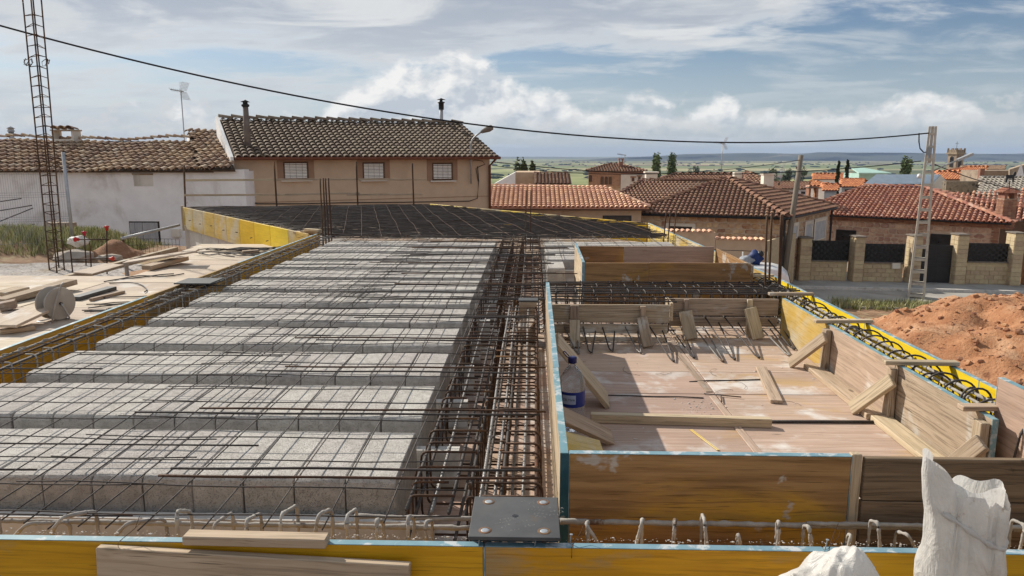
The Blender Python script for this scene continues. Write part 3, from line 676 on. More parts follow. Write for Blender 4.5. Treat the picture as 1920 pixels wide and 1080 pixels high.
cage('beam_cage', 'y', 6.1, 11.4, -.455, .10, bot, top + .012, .15,
     [(-.44, top, 'steel'), (-.33, top, 'steel'), (-.22, top, 'rust'), (-.1, top, 'steel'), (.0, top, 'steel'), (.09, top, 'rust'), (-.43, bot + .02, 'steel'), (-.2, bot + .02, 'steel'), (.06, bot + .02, 'steel')],
     'dense beam cage continuing towards the back between the block fields', inner=[(-.3, -.16), (-.14, .0)])
cage('beam_cage', 'y', 2.5, 11.3, -3.27, -3.05, bot, .045, .19,
     [(-3.255, .028, 'crust'), (-3.065, .028, 'steel'), (-3.10, .02, 'steel'), (-3.2, .02, 'rust'), (-3.25, bot + .02, 'steel'), (-3.07, bot + .02, 'steel')],
     'edge beam cage along the left yellow form with mortar-stained stirrups', mat_s='crust', jit=.035)
cage('beam_cage', 'x', .15, 2.38, 6.36, 6.66, -.22, .075, .155,
     [(6.38, .058, 'steel'), (6.46, .058, 'steel'), (6.55, .058, 'steel'), (6.64, .058, 'steel'), (6.38, -.2, 'steel'), (6.64, -.2, 'steel'), (6.38, -.06, 'steel')],
     'cross beam cage behind the far pit boards', mat_s='steel')
cage('beam_cage', 'x', .12, 1.2, 6.06, 6.30, -.22, .06, .12,
     [(6.08, .045, 'steel'), (6.16, .045, 'rust'), (6.28, .045, 'steel'), (6.08, -.2, 'steel'), (6.28, -.2, 'steel'), (6.1, -.06, 'steel')],
     'short beam cage directly behind the left far pit board', mat_s='rust')
cage('beam_cage', 'x', .1, 2.3, 6.78, 7.10, -.22, .05, .14,
     [(6.8, .035, 'steel'), (6.9, .035, 'steel'), (7.0, .035, 'steel'), (7.09, .035, 'steel'), (6.8, -.2, 'steel'), (7.09, -.2, 'steel')],
     'beam cage in front of the brown box formwork', mat_s='steel')
# edge cage in the right-hand trench: round hoops and mortar-crusted bar
tc = thing('beam_cage', (2.26, 2.6, -.25), 'edge beam cage with round hoops in the trench beside the bright yellow form', 'rebar cage', 'beam cages')
y = 2.75
while y < 7.6:
    for dy_, rr_ in (((0, .092), (.05, .08)) if random.random() < .35 else ((0, .092),)):
        yy = y + dy_; cx = 2.275 + R(-.012, .012); zt = -.02 + R(-.012, .012); tw = R(-.05, .05)
        pts = [V((cx - rr_ - .012, yy - tw, -.26))] + [V((cx - rr_ * math.cos(a_ * math.pi / 10), yy + tw * math.cos(a_ * math.pi / 10), zt + rr_ * .95 * math.sin(a_ * math.pi / 10))) for a_ in range(11)] + [V((cx + rr_ + .012, yy - tw, -.26))]
        MB().tube(pts, .0058, 6).obj('hoop', 'steel', tc, True)
    y += .158
def crusty(p0, p1, r, parent, name='long_bar', mat='crust', seg=None):
    p0 = V(p0); p1 = V(p1); n = seg or max(8, int((p1 - p0).length / .022)); pts = []; rs = []
    for i in range(n + 1):
        p = p0.lerp(p1, i / n); pts.append(p + V((R(-.001, .001), R(-.001, .001), R(-.001, .0015))))
        rs.append(r * (.78 + .45 * max(0, noise.noise(p * 26)) + R(0, .14)))
    return MB().tube(pts, rs, 7, True, .12).obj(name, mat, parent, True)
crusty((2.33, 2.6, .012), (2.335, 7.6, .012), .011, tc)
crusty((2.30, 2.6, -.012), (2.31, 7.6, -.012), .010, tc)
crusty((2.205, 2.6, -.20), (2.205, 7.6, -.20), .008, tc); bar((2.34, 2.6, -.21), (2.34, 7.6, -.21), .008, 'steel', tc, 'long_bar')

# front edge beam: crusted bars and bent hoops standing proud of the front form
fc = thing('beam_cage', (0, 2.3, -.28), 'front edge beam cage with mortar-crusted hoops behind the front yellow form', 'rebar cage', 'beam cages')
crusty((-1.95, 2.36, -.015), (-.21, 2.36, -.018), .010, fc)
crusty((-1.95, 2.22, -.03), (-1.0, 2.23, -.03), .009, fc)
crusty((-.62, 2.39, .004), (-.2, 2.39, .0), .010, fc)
crusty((.10, 2.42, -.02), (2.3, 2.42, -.028), .0105, fc)
crusty((.95, 2.40, -.005), (2.3, 2.40, -.012), .0095, fc)
for yy in (2.2, 2.4): bar((-1.95, yy, -.24), (2.3, yy, -.24), .007, 'rust', fc, 'long_bar', .002, 6)
def lumpy(pts, r, parent, name='hoop', mat='crust'):
    """bar with dried mortar stuck to it: resampled finely so that the crust shows in the outline"""
    out = [pts[0]]
    for p, q in zip(pts, pts[1:]):
        n = max(1, int((q - p).length / .006))
        out += [p.lerp(q, (k + 1) / n) for k in range(n)]
    off = V((R(0, 50), 0, 0))
    rs = [r * (.82 + .5 * max(-.2, noise.noise(p * 45 + off)) + .30 * noise.noise(p * 120 + off)) for p in out]
    return MB().tube(out, rs, 8, True, .07).obj(name, mat, parent, True)
xh = [-1.93, -1.74, -1.60, -1.40, -1.16, -1.045, -.93, -.82, -.71, -.60, -.50, -.40, -.345]
for i, x in enumerate(xh):
    tilt = R(-.02, .03); hh = R(.06, .105); yb = R(2.31, 2.38)
    if i < 4: tilt = R(.07, .13); hh = R(.05, .09)
    lumpy(arcpath([(x, 2.225, -.27), (x + tilt * .2, 2.215, hh - .05), (x + tilt * .6, 2.22, hh), (x + tilt, yb, hh - R(.03, .07)), (x + tilt, yb, -.27)], .025, 4), .0072, fc)
xh = [.225, .335, .455, .565, .675, .79, .90, 1.01, 1.115, 1.235, 1.42, 1.55, 1.70]
for i, x in enumerate(xh):
    tilt = R(-.02, .025); hh = R(.05, .10); yb = R(2.26, 2.32)
    if i == 0: tilt = -.05
    if i == 9: tilt = -.035
    if i == 10: tilt = -.13; hh = .09
    lumpy(arcpath([(x, 2.22, -.27), (x, 2.21, .0), (x + tilt, 2.218, hh), (x + tilt + .012, yb, hh - R(.02, .05)), (x + tilt + .012, yb, -.2)], .02, 4), .0068, fc)
cr = MB()
for k in range(700):
    x = R(-1.9, 2.2)
    if -.2 < x < .1: continue
    cr.rock((x, YF + .033 + abs(random.gauss(0, .010)), .047 + R(0, .006) - .001), R(.0007, .0016) + .003 * random.random() ** 8, (1.4, 1, .6), .35)
cr.obj('mortar_crumbs', 'mortar', kind='stuff', label='grey mortar crumbs along the inner edge of the front form', cat='mortar', origin=(0, YF, 0))

# ============================================================ FORM BOARDS
TH = .027
def P(p0, p1, mat, edge, label, h=.5, **k): return panel(p0, p1, h, TH, mat, edge, label, **k)
P((-2.35, YF, .05), (-.1505, YF, .05), 'yellow', 'teal', 'yellow front formwork board with blue-green top edge, left of the steel plate')
P((-.144, YF, .05), (.90, YF, .05), 'yellow', 'teal', 'yellow front formwork board with a knot, right of the steel plate')
P((.906, YF, .05), (2.4, YF, .05), 'yellow', 'teal', 'yellow front formwork board behind the white sacks')
# left form
for i, (a, b) in enumerate(((2.15, 4.15), (4.155, 6.15), (6.155, 8.155), (8.16, 10.16), (10.165, 11.35))):
    P((XL, a, .05), (XL, b, .05), ['yellow', 'yellow', 'brown_ply', 'yellow', 'yellow'][i], 'teal' if i != 2 else None, f'{ORD[i]} board from the front of the yellow form along the left edge', group='left edge form boards')
# right outer form
for i, (a, b) in enumerate(((2.15, 3.9), (3.905, 5.3), (5.305, 7.3), (7.305, 9.3), (9.305, 11.3), (11.305, 13.25))):
    xa = lerp(XR, 2.06, max(0, (a - 7.3) / 6)); xb = lerp(XR, 2.06, max(0, (b - 7.3) / 6))
    P((xa, a, .05), (xb, b, .05), 'yellow_bright' if i < 3 else 'yellow_worn', 'teal', f'{ORD[i]} bright yellow board from the front along the right edge', group='right edge form boards')
# pit: divider, front boards, right wall, far wall
dv = P((.115, 2.475, .21), (.115, 3.54, .21), 'raw_wood', 'teal', 'near pale board of the pit\'s left divider with blue-green edge', edges='tb')
es = MB().span((.1, 2.4695, -.29), (.130, 2.4735, .2125)).mesh('end_strip'); es.materials.append(M['teal_dark'])
eo = bpy.data.objects.new('end_strip', es); col.objects.link(eo); eo.parent = dv; eo.matrix_local = dv.matrix_basis.inverted(); tag(eo, 'dark green painted end of the divider board')
P((.118, 3.545, .21), (.122, 6.03, .21), 'raw_wood', 'teal', 'far pale board of the pit\'s left divider, up to the far wall', edges='tb')
FB = 2.485
P((.134, FB, .21), (1.118, FB, .21), 'brown_ply', 'teal', 'brown stained pit front board with cement splashes and blue edge')
rp = thing('form_board', (1.73, FB, DECK), 'dark rough-plank pit front board behind the tall sack', 'form board')
for k, (z0, z1) in enumerate(((-.285, -.125), (-.122, .045), (.048, .205))):
    plank('plank', (1.165 + R(0, .004), FB + R(-.003, .003), (z0 + z1) / 2), (2.3, FB - .005 + R(-.003, .003), (z0 + z1) / 2), z1 - z0, .027, (0, -1, 0), 'dark_plank', rp)
plank('batten', (1.143, FB + .004, -.28), (1.138, FB + .004, .218), .036, .03, (0, -1, 0), 'raw_wood', label='upright batten closing the joint between the two pit front boards', cat='batten')
XP = 2.13
P((XP, 6.22, .05), (XP, 5.21, .05), 'yellow_worn', 'teal', 'farthest worn yellow board of the pit\'s right wall', h=.34)
P((XP, 5.20, .052), (XP, 4.23, .052), 'pinky_ply', 'teal', 'grey paint-scuffed middle board of the pit\'s right wall', h=.34)
P((XP, 4.22, .05), (XP, 3.30, .05), 'old_wood', 'teal', 'nearest pale board of the pit\'s right wall', h=.34)
P((2.21, 3.42, .215), (2.215, 2.5, .215), 'pinky_ply', 'teal', 'taller pinkish board standing at the near right corner of the pit')
for i, (y, z0, z1) in enumerate(((5.18, DECK, .03), (4.21, DECK, .03), (3.34, DECK, .03))):
    plank('post', (XP - .038, y, z0), (XP - .038, y, z1), .07, .04, (-1, 0, 0), 'old_wood', label=f'{["farthest", "middle", "nearest"][i]} short wooden post against the pit\'s right wall', cat='post', group='posts of the pit right wall')
for i, (bx, by, tx, ty, tz) in enumerate(((1.90, 5.33, 2.06, 5.12, -.03), (1.935, 4.34, 2.075, 4.16, -.045), (1.97, 3.40, 2.07, 3.28, -.07))):
    plank('brace', (bx, by, DECK + .022), (tx, ty, tz + .02), .085, .03, (-.6, -.5, .6), 'raw_wood' if i < 2 else 'old_wood', bev=.004, label=f'{["farthest", "middle", "nearest"][i]} slanted brace plank propping the pit\'s right wall', cat='brace', group='braces of the pit right wall')
for i, (y, L) in enumerate(((7.3, .30), (6.33, .33), (5.27, .36), (4.2, .36), (3.42, .30))):
    plank('spacer_batten', (2.035, y, .068), (2.035 + L + .05, y + R(-.02, .02), .070), .055, .024, (0, 0, 1), 'old_wood' if i % 2 else 'raw_wood', label=f'{ORD[i]} spacer batten from the back bridging the right trench', cat='batten', group='spacer battens')
for i, (ya, yb) in enumerate(((5.31, 4.22), (4.20, 3.02))):
    plank('base_plank', (2.045, ya, -.272), (2.03, yb, -.272), .115, .034, (0, 0, 1), 'raw_wood', label=f'{["farther", "nearer"][i]} plank lying along the foot of the pit\'s right wall', cat='plank')
# far pit wall
def hb_(xa, xb, y, zt, h, mat, label): return plank('pit_board', (xa, y, zt - h / 2), (xb, y, zt - h / 2), h, .027, (0, -1, 0), mat, label=label, cat='board')
hb_(.14, 1.13, 6.015, .03, .15, 'old_wood', 'upper left board of the far pit wall')
hb_(.14, 1.12, 6.02, -.137, .078, 'old_wood', 'lower left board of the far pit wall')
hb_(.14, 1.12, 6.03, -.25, .035, 'old_wood', 'thin bottom slat on the left of the far pit wall')
hb_(1.165, 2.10, 6.265, .037, .146, 'old_wood', 'upper right board of the far pit wall')
hb_(1.165, 2.10, 6.27, -.128, .078, 'old_wood', 'lower right board of the far pit wall')
plank('pit_board', (1.148, 6.01, -.03), (1.148, 6.25, -.025), .15, .025, (-1, 0, 0), 'raw_wood', label='short return board where the far pit wall steps back', cat='board')
for i, (x, y, zt) in enumerate(((.345, 5.985, .028), (.91, 5.985, .024), (1.315, 6.235, .035), (1.85, 6.235, .035))):
    plank('post', (x, y, DECK), (x, y, zt), .07 if i == 0 else .045, .03, (0, -1, 0), 'raw_wood' if i % 2 else 'old_wood', label=f'{ORD[i]} upright post from the left on the far pit wall', cat='post', group='posts of the far pit wall')
for i, (bx, by, tx, ty, tz, wd) in enumerate(((.345, 5.80, .345, 5.945, -.09, .085), (.935, 5.82, .895, 5.945, -.062, .085), (1.335, 6.09, 1.30, 6.195, -.06, .11), (1.905, 6.12, 1.84, 6.195, -.028, .105))):
    plank('brace', (bx, by, DECK + .012), (tx, ty, tz), wd, .028, (0, -.9, .3), 'old_wood' if i != 3 else 'raw_wood', bev=.004, label=f'{ORD[i]} leaning brace plank from the left on the far pit wall', cat='brace', group='braces of the far pit wall')
tips = [(.27, 6.03, -.13, .36, 5.63), (.444, 6.03, -.128, .462, 5.65), (.60, 6.03, -.127, .631, 5.70), (.778, 6.03, -.126, .848, 5.66), (.98, 6.03, -.13, 1.063, 5.42), (1.195, 6.29, -.187, 1.237, 5.525), (1.40, 6.29, -.192, 1.433, 5.43), (1.512, 6.29, -.115, 1.536, 5.49), (1.672, 6.29, -.114, 1.735, 5.54), (1.958, 6.29, -.182, 1.988, 5.61), (2.04, 6.29, -.118, 2.09, 5.80)]
for i, (x, y, z, tx, ty) in enumerate(tips):
    pts = arcpath([(x - .03, y + .1, z + .01), (tx - .02, ty + .02, DECK + .02), (tx + .004, ty - .03, DECK + .013), (x + .10, y + .1, z - .04)], .02, 3)
    MB().tube(pts, .0062, 6).obj('hairpin_bar', 'steel' if i % 3 else 'bright_bar', smooth=True, label=f'{ORD[i]} hairpin bar from the left poking out through the far pit wall', cat='rebar', group='hairpin bars in the pit')
# things lying in the pit
plank('plank', (.343, 4.14, DECK + .027), (1.372, 4.085, DECK + .027), .052, .052, (0, 0, 1), 'raw_wood', label='long square timber lying across the pit floor', cat='timber')
plank('plank', (1.665, 5.25, DECK + .012), (1.535, 4.49, DECK + .012), .075, .022, (0, 0, 1), 'raw_wood', label='short pale plank lying loose on the pit floor', cat='plank')
plank('lath', (1.13, 5.95, DECK + .004), (1.165, 4.7, DECK + .004), .045, .006, (0, 0, 1), 'old_wood', label='grey lath covering the far half of the pit floor joint', cat='lath')
plank('lath', (1.166, 4.62, DECK + .004), (1.20, 2.9, DECK + .004), .045, .006, (0, 0, 1), 'deck_ply', label='pinkish lath covering the near half of the pit floor joint', cat='lath')
bar((1.385, 4.15, DECK + .009), (2.02, 4.16, DECK + .009), .009, 'steel', None, 'rebar_offcut', 0, 2, 8, label='thick ribbed bar end beside the long timber on the pit floor', cat='rebar')
bar((1.08, 4.93, DECK + .005), (1.62, 4.99, DECK + .005), .004, 'steel', None, 'rebar_offcut', .003, 4, 6, label='thin bar pointing at the loose pale plank', cat='rebar')
bar((.45, 4.62, DECK + .005), (1.10, 4.58, DECK + .005), .004, 'steel', None, 'rebar_offcut', .003, 4, 6, label='thin bar lying left of the floor lath', cat='rebar')
for i, (a, b) in enumerate((((1.12, 4.66), (1.34, 4.58)), ((1.22, 4.62), (1.19, 4.48)))):
    bar((*a, DECK + .006 + .004 * i), (*b, DECK + .012), .004, 'steel', None, 'wire_offcut', 0, 1, 6, label=f'{["long", "short"][i]} dark wire offcut by the end of the grey lath', cat='wire')
plank('splinter', (.90, 4.02, DECK + .004), (.985, 3.72, DECK + .004), .016, .004, (0, 0, 1), 'yellow_worn', label='orange wood splinter near the pit front board', cat='splinter')
for i in range(9):
    x, y = R(.35, 1.95), R(3.8, 5.6); pts = []; a = R(0, 6); rr = R(.05, .16)
    for k in range(9): pts.append(V((x + rr * math.cos(a + k * .24), y + rr * math.sin(a + k * .24), DECK + .003 + R(0, .008))))
    MB().tube(pts, .0011, 4).obj('tie_wire', 'rust', smooth=True, label='curled scrap of thin tie wire on the pit floor', cat='wire', group='tie wire scraps')
cr = MB()
for k in range(260):
    x, y = (R(.2, 2.0), R(3.0, 5.9)) if k % 3 else (1.05 + random.gauss(0, .07), 4.42 + random.gauss(0, .06))
    cr.rock((x, y, DECK + .002), R(.001, .0022) + .006 * random.random() ** 8, (R(1, 2.4), 1, .5), .4)
cr.obj('mortar_crumbs', 'mortar', kind='stuff', label='mortar crumbs strewn over the pit floor', cat='mortar', origin=(1, 4.5, DECK))
# planks leaning on the divider
plank('brace', (.47, 4.46, DECK + .02), (.148, 4.40, .135), .20, .03, (.55, -.15, .8), 'raw_wood', label='wide plank leaning from the divider behind the water bottle', cat='brace')
plank('brace', (.43, 3.84, DECK + .02), (.150, 3.60, -.055), .10, .03, (.7, -.3, .6), 'raw_wood', label='plank leaning on the divider in front of the water bottle', cat='brace')
plank('brace', (.36, 3.66, DECK + .02), (.150, 3.46, -.14), .11, .03, (.7, -.3, .6), 'yellow_worn', label='yellow plank leaning on the divider nearest the front board', cat='brace')
# box formwork behind
P((.51, 7.18, .21), (1.13, 7.18, .21), 'brown_ply', None, 'left front board of the box formwork with yellow upper strip', h=.42)
P((1.134, 7.18, .212), (2.12, 7.19, .212), 'brown_ply', None, 'right front board of the box formwork with cement marks', h=.42)
P((.51, 8.5, .21), (1.05, 8.5, .21), 'brown_ply', None, 'left rear board of the box formwork, yellowish', h=.42)
P((1.054, 8.5, .212), (2.08, 8.51, .212), 'pinky_ply', None, 'right rear board of the box formwork, grey pink', h=.42)
P((.495, 7.17, .215), (.495, 8.5, .24), 'raw_wood', 'teal', 'sunlit left side board of the box formwork', h=.42)
P((2.135, 7.18, .19), (2.11, 8.5, .19), 'brown_ply', None, 'right side board of the box formwork', h=.42)
# steel plates
def plate(c, sx, sy, z, label, bolts=True, chalk=False):
    t = thing('steel_plate', (c[0], c[1], z), label, 'steel plate', 'column base plates')
    m = MB(); m.cbox((sx, sy, .012), .0015, (c[0], c[1], z + .006)); pl_ = m.obj('plate', 'plate', t)
    if bolts:
        for i in (-1, 1):
            for j in (-1, 1):
                bx, by = c[0] + i * (sx / 2 - .05), c[1] + j * (sy / 2 - .04)
                MB().lathe([(.0145, z + .0121), (.0135, z + .0132), (.008, z + .0140), (0, z + .0136)], (bx, by, 0), 16).obj('bolt_weld', 'bolt', t, True)
                MB().lathe([(.021, z + .0122), (.019, z + .0138), (.014, z + .0140)], (bx, by, 0), 16).obj('weld_ring', 'weld', t, True)
                MB().tube([(bx, by, z), (bx, by, z - .3)], .008, 8).obj('anchor_bar', 'steel', t, True)
        MB().lathe([(.0, z + .0124), (.011, z + .0124)], c if len(c) == 3 else (c[0], c[1], 0), 16).obj('hole', 'dark_open', t)
    if chalk:
        rows = [(.02, .105, 7, 0), (.035, .088, 6, 0), (.05, .065, 9, -.08), (.04, .045, 10, -.1), (.05, .022, 8, -.15), (.07, .0, 7, -.2), (-.045, -.03, 5, .45), (-.06, -.055, 8, .5), (-.04, -.075, 8, .55), (-.01, -.095, 7, .5)]
        ck = MB()
        for (ox, oy, n, a) in rows:
            for k in range(n):
                if random.random() < .18: continue
                x = c[0] + ox + (k * .013) * math.cos(a); y = c[1] + oy + (k * .013) * math.sin(a) + R(-.002, .002)
                for q in range(random.choice((2, 3))):
                    a2 = R(0, math.pi); l_ = R(.002, .0055); x1, y1 = x + R(-.003, .003), y + R(-.004, .004)
                    dx_, dy_ = math.cos(a2) * l_, math.sin(a2) * l_; wx, wy = -math.sin(a2) * .0006, math.cos(a2) * .0006; zz = z + .0124
                    ck.raw([(x1 - dx_ - wx, y1 - dy_ - wy, zz), (x1 + dx_ - wx, y1 + dy_ - wy, zz), (x1 + dx_ + wx, y1 + dy_ + wy, zz), (x1 - dx_ + wx, y1 - dy_ + wy, zz)], [(0, 1, 2, 3)])
        ck.obj('chalk_writing', 'chalk', t)
    return t
plate((-.053, 2.243), .285, .275, .078, 'black steel base plate with four welded bolts and chalk marks by the front form', True, True)
MB().span((-.19, 2.150, .05), (.085, 2.24, .0775)).obj('packing_strip', 'teal_dark', label='dark strip wedged under the front steel plate', cat='packing strip')
plate((-.035, 6.02), .16, .12, .06, 'small grey steel plate on the timber box beside the divider', False)
bx = thing('timber_box', (-.035, 6.02, DECK), 'small timber box holding up the grey plate beside the divider', 'box')
for i, (a, b) in enumerate((((-.11, 5.968), (.035, 5.968)), ((-.11, 6.068), (.035, 6.068)))):
    plank('side_board', (*a, -.115), (*b, -.115), .345, .02, (0, -1, 0), 'old_wood', bx)
for x in (-.10, .025): plank('side_board', (x, 5.98, -.115), (x, 6.056, -.115), .345, .018, (1, 0, 0), 'old_wood', bx)
plank('sill_plank', (-.09, 5.4, -.05), (.0, 5.95, -.05), .12, .02, (0, 0, 1), 'old_wood', label='grey plank lying inside the beam cage before the timber box', cat='plank')
plate((-3.16, 6.82), .34, .30, .065, 'dark steel base plate resting on the left edge beam', False)
# nails and wire on the front form
for i, (x, y) in enumerate(((-.165, 2.128), (.01, 2.126), (.12, 2.14), (.905, 2.13))):
    MB().tube([(x, y, .045), (x + .004, y - .004, .085)], .0018, 6).lathe([(0, .0845), (.005, .0845), (.005, .0865), (0, .087)], (x + .004, y - .004, 0), 8).obj('nail', 'bolt', label=f'{ORD[i]} bent nail from the left on top of the front form', cat='nail', group='nails in the front form')
for i, (x, y) in enumerate(((.125, 2.11), (.91, 2.11), (-1.29, 2.095))):
    pts = [V((x, y, .02)), V((x, y, .056)), V((x + .01, y + .02, .066)), V((x + .03, y + .05, .08)), V((x + .045, y + .055, .12))]
    MB().tube(pts, .0012, 4).tube([V((x, y + .01, .058)), V((x + .04, y + .03, .09)), V((x + .05, y + .05, .10))], .0011, 4).obj('tie_wire', 'rust', smooth=True, label=f'{["twisted tie wire beside the steel plate", "twisted tie wire behind the crumpled sack", "twisted tie wire on the front planks"][i]}', cat='wire')
# front planks
plank('plank', (-1.36, 2.094, -.075), (-.375, 2.070, -.105), .24, .030, (0, -1, .04), 'raw_wood', label='grey plank fixed on edge across the front of the yellow form', cat='plank')
plank('plank', (-1.085, 2.117, .068), (-.635, 2.112, .066), .05, .030, (0, 0, 1), 'raw_wood', label='short rough plank lying on top of the front form', cat='plank')
# starter bars
def starter(name, pts, r, label):
    t = thing('starter_bars', (pts[0][0], pts[0][1], -.2), label, 'rebar', 'column starter bars')
    for (x, y, x2, y2, zt) in pts: bar((x, y, -.25), (x2, y2, zt), r, 'rust', t, 'bar', .003, 8, 7)
starter('s', [(-3.17, 11.05, -3.19, 11.1, .90), (-3.08, 11.05, -3.11, 11.1, .90), (-3.17, 11.2, -3.185, 11.25, .90), (-3.08, 11.2, -3.105, 11.25, .90)], .012, 'dark starter bars rising at the left corner of the far slab')
starter('s', [(-.12, 11.6, -.11, 11.65, .70), (-.04, 11.6, -.035, 11.65, .70)], .009, 'pair of thin starter bars at the end of the central beam')
starter('s', [(2.0, 11.4, 2.04, 11.4, .40), (2.07, 11.4, 2.1, 11.4, .40), (2.15, 11.4, 2.19, 11.4, .42)], .010, 'thin starter bars by the right edge near the far end')
starter('s', [(2.22, 7.0, 2.19, 7.0, .68), (2.27, 7.05, 2.25, 7.05, .70), (2.33, 6.95, 2.305, 6.95, .70), (2.36, 7.0, 2.335, 7.0, .70)], .0105, 'thick ribbed starter bars behind the right end of the box formwork')
# ============================================================ FAR WING OF THE SLAB
WC = [V((-3.45, 11.25, 0)), V((-8.15, 17.05, 0)), V((-2.55, 18.35, 0)), V((2.04, 13.25, 0))]     # wing corners
def inwing(p):
    poly = [(-3.3, 11.25), (-8.05, 17.0), (-2.55, 18.25), (2.0, 13.2), (2.12, 11.2), (-3.3, 11.2)]
    c = False
    for i in range(len(poly)):
        a, b = poly[i], poly[i - 1]
        if (a[1] > p.y) != (b[1] > p.y) and p.x < (b[0] - a[0]) * (p.y - a[1]) / (b[1] - a[1]) + a[0]: c = not c
    return c
def wing_sheet(label, ang, sp, z, seed):
    random.seed(seed)
    t = thing('rebar_mesh', (-2.5, 14.5, z), label, 'rebar mesh', 'welded mesh sheets')
    c = V((-2.5, 14.6, 0))
    for fam in (0, 1):
        a = ang + fam * math.pi / 2; d = V((math.cos(a), math.sin(a), 0)); s = V((-d.y, d.x, 0))
        k = -7.0
        while k < 7:
            run = []; tt = -8.0
            while tt < 8:
                p = c + s * k + d * tt
                if inwing(p): run.append(p)
                tt += .25
            if len(run) > 3:
                ph = R(0, 6)
                if fam == 1 and run[0].y < 11.9:
                    for _ in range(random.randrange(1, 4)): run.insert(0, run[0] - d * .25)
                pts = [p + V((0, 0, z + fam * .008 + .018 * noise.noise(p * .9 + V((seed, 0, 0))) + .006 * math.sin(ph + i * .8))) + s * (.02 * noise.noise(p * .6 + V((0, ph, 0)))) for i, p in enumerate(run)]
                MB().tube(pts, .0058 if fam == 0 else .0034, 5).obj('long_bar' if fam == 0 else 'cross_bar', 'steel' if fam == 0 else 'rust', t, True)
            k += (sp * .58 if fam == 0 else sp * 1.7) * R(.8, 1.2)
wing_sheet('dense dark mesh layer over the far slab, lower sheet', rad(4), .15, .0, 31)
wing_sheet('dense dark mesh layer over the far slab, middle sheet', rad(-9), .16, .03, 32)
wing_sheet('dense dark mesh layer over the far slab, top sheet', rad(13), .19, .055, 33)
random.seed(41)
# outer form of the wing: pale yellow boards on a cast wall
A_, B_ = WC[0], WC[1]
n = 9
for i in range(n):
    t0, t1 = (i / n) ** 1.0, ((i + 1) / n)
    a = A_.lerp(B_, t0 + .001); b = A_.lerp(B_, t1 - .001)
    P((b.x, b.y, .05), (a.x, a.y, .05), ['yellow_worn', 'yellow_bright', 'yellow_bright', 'yellow_bright', 'yellow_worn', 'yellow_worn', 'yellow_worn', 'yellow_worn', 'yellow_worn'][i], None,
      f'{ORD[i]} sunlit yellow board from the right on the far slab\'s outer side', h=.5, group='outer boards of the far slab')
    if i:
        c = a + (B_ - A_).normalized() * 0 + V((-.02, -.016, -.20 - .02 * (i % 2)))
        MB().tube([c + V((-.02, -.016, 0)), c + V((-.05, -.04, R(-.015, .015)))], .009, 5).obj('tie_stub', 'steel', label=f'{ORD[i-1]} tie bar stub from the right on the yellow outer boards', cat='tie bar', group='tie stubs on the yellow boards')
nrm = V((-.785, -.62, 0))
cw = thing('cast_wall', tuple((A_ + B_) / 2 + V((0, 0, -2.5))), 'pale cast concrete wall under the far yellow boards', 'wall')
for i in range(6):
    a = A_.lerp(B_, i / 6 + .002) - nrm * .05; b = A_.lerp(B_, (i + 1) / 6 - .002) - nrm * .05
    MB().prism([(a.x, a.y, -2.6), (b.x, b.y, -2.6), (b.x, b.y, -.455), (a.x, a.y, -.455)], -nrm * .22).obj('wall_panel', 'conc_wall', cw)
b = B_ - nrm * .05
MB().prism([(b.x, b.y, -2.6), (b.x + 5.6, b.y + 1.3, -2.6), (b.x + 5.6, b.y + 1.3, -.36), (b.x, b.y, -.36)], (.05, -.2, 0)).obj('wall_panel', 'conc_wall', cw)
plank('corner_post', (-8.17, 17.06, -.5), (-8.17, 17.06, .08), .10, .05, (-1, -.4, 0), 'raw_wood', label='timber post at the far corner of the yellow outer boards', cat='post')
P((-8.1, 17.07, .05), (-2.6, 18.37, .05), 'pinky_ply', None, 'thin grey form board along the back of the far slab', h=.4)
for i in range(5):
    a = WC[2].lerp(WC[3], i / 5 + .001); b = WC[2].lerp(WC[3], (i + 1) / 5 - .001)
    P((a.x, a.y, .05), (b.x, b.y, .05), 'yellow_worn' if i % 2 else 'yellow_bright', None, f'{ORD[i]} yellow board from the back along the far slab\'s right diagonal', h=.45, group='diagonal form boards')
for i, (a, b, w_) in enumerate((((-3.62, 11.50, .06), (-3.30, 11.36, .06), .09), ((-3.55, 11.42, .10), (-3.28, 11.30, .10), .08), ((-3.8, 11.7, .03), (-3.4, 11.5, .03), .10))):
    plank('offcut', a, b, w_, .035, (0, 0, 1), 'raw_wood', label=f'{["middle", "top", "lowest"][i]} pale timber offcut stacked at the corner of the left form', cat='offcut')
# guard rail on the far edge
gp = [(345, 17.2, 310), (516, 17.5, 303), (668, 17.9, 303), (773, 18.2, 306)]
for i, (px, y, pt) in enumerate(gp):
    a = W(px + (3 if i else 2), 388, y); b = W(px - (2 if i == 1 else 0), pt, y); a.z = -.1
    bar(a, b, .022, 'rust', None, 'guard_post', .006, 6, 6, label=f'{ORD[i]} rusty guard post from the left on the far edge', cat='guard post', group='guard posts on the far edge')
for i, (pa, pb, py, pyb) in enumerate(((348, 524, 338, 337), (514, 672, 337, 336), (664, 800, 336, 337), (345, 545, 366, 365), (520, 675, 365, 362), (650, 792, 365, 364))):
    a = W(pa, py, lerp(17.1, 18.2, (pa - 345) / 430)); b = W(pb, pyb, lerp(17.1, 18.2, (pb - 345) / 430))
    plank('guard_rail', a, b, .048, .022, (0, -1, 0), 'raw_wood', label=f'{ORD[i % 3]} {["upper", "lower"][i // 3]} wooden guard rail from the left on the far edge', cat='guard rail', group='guard rails')

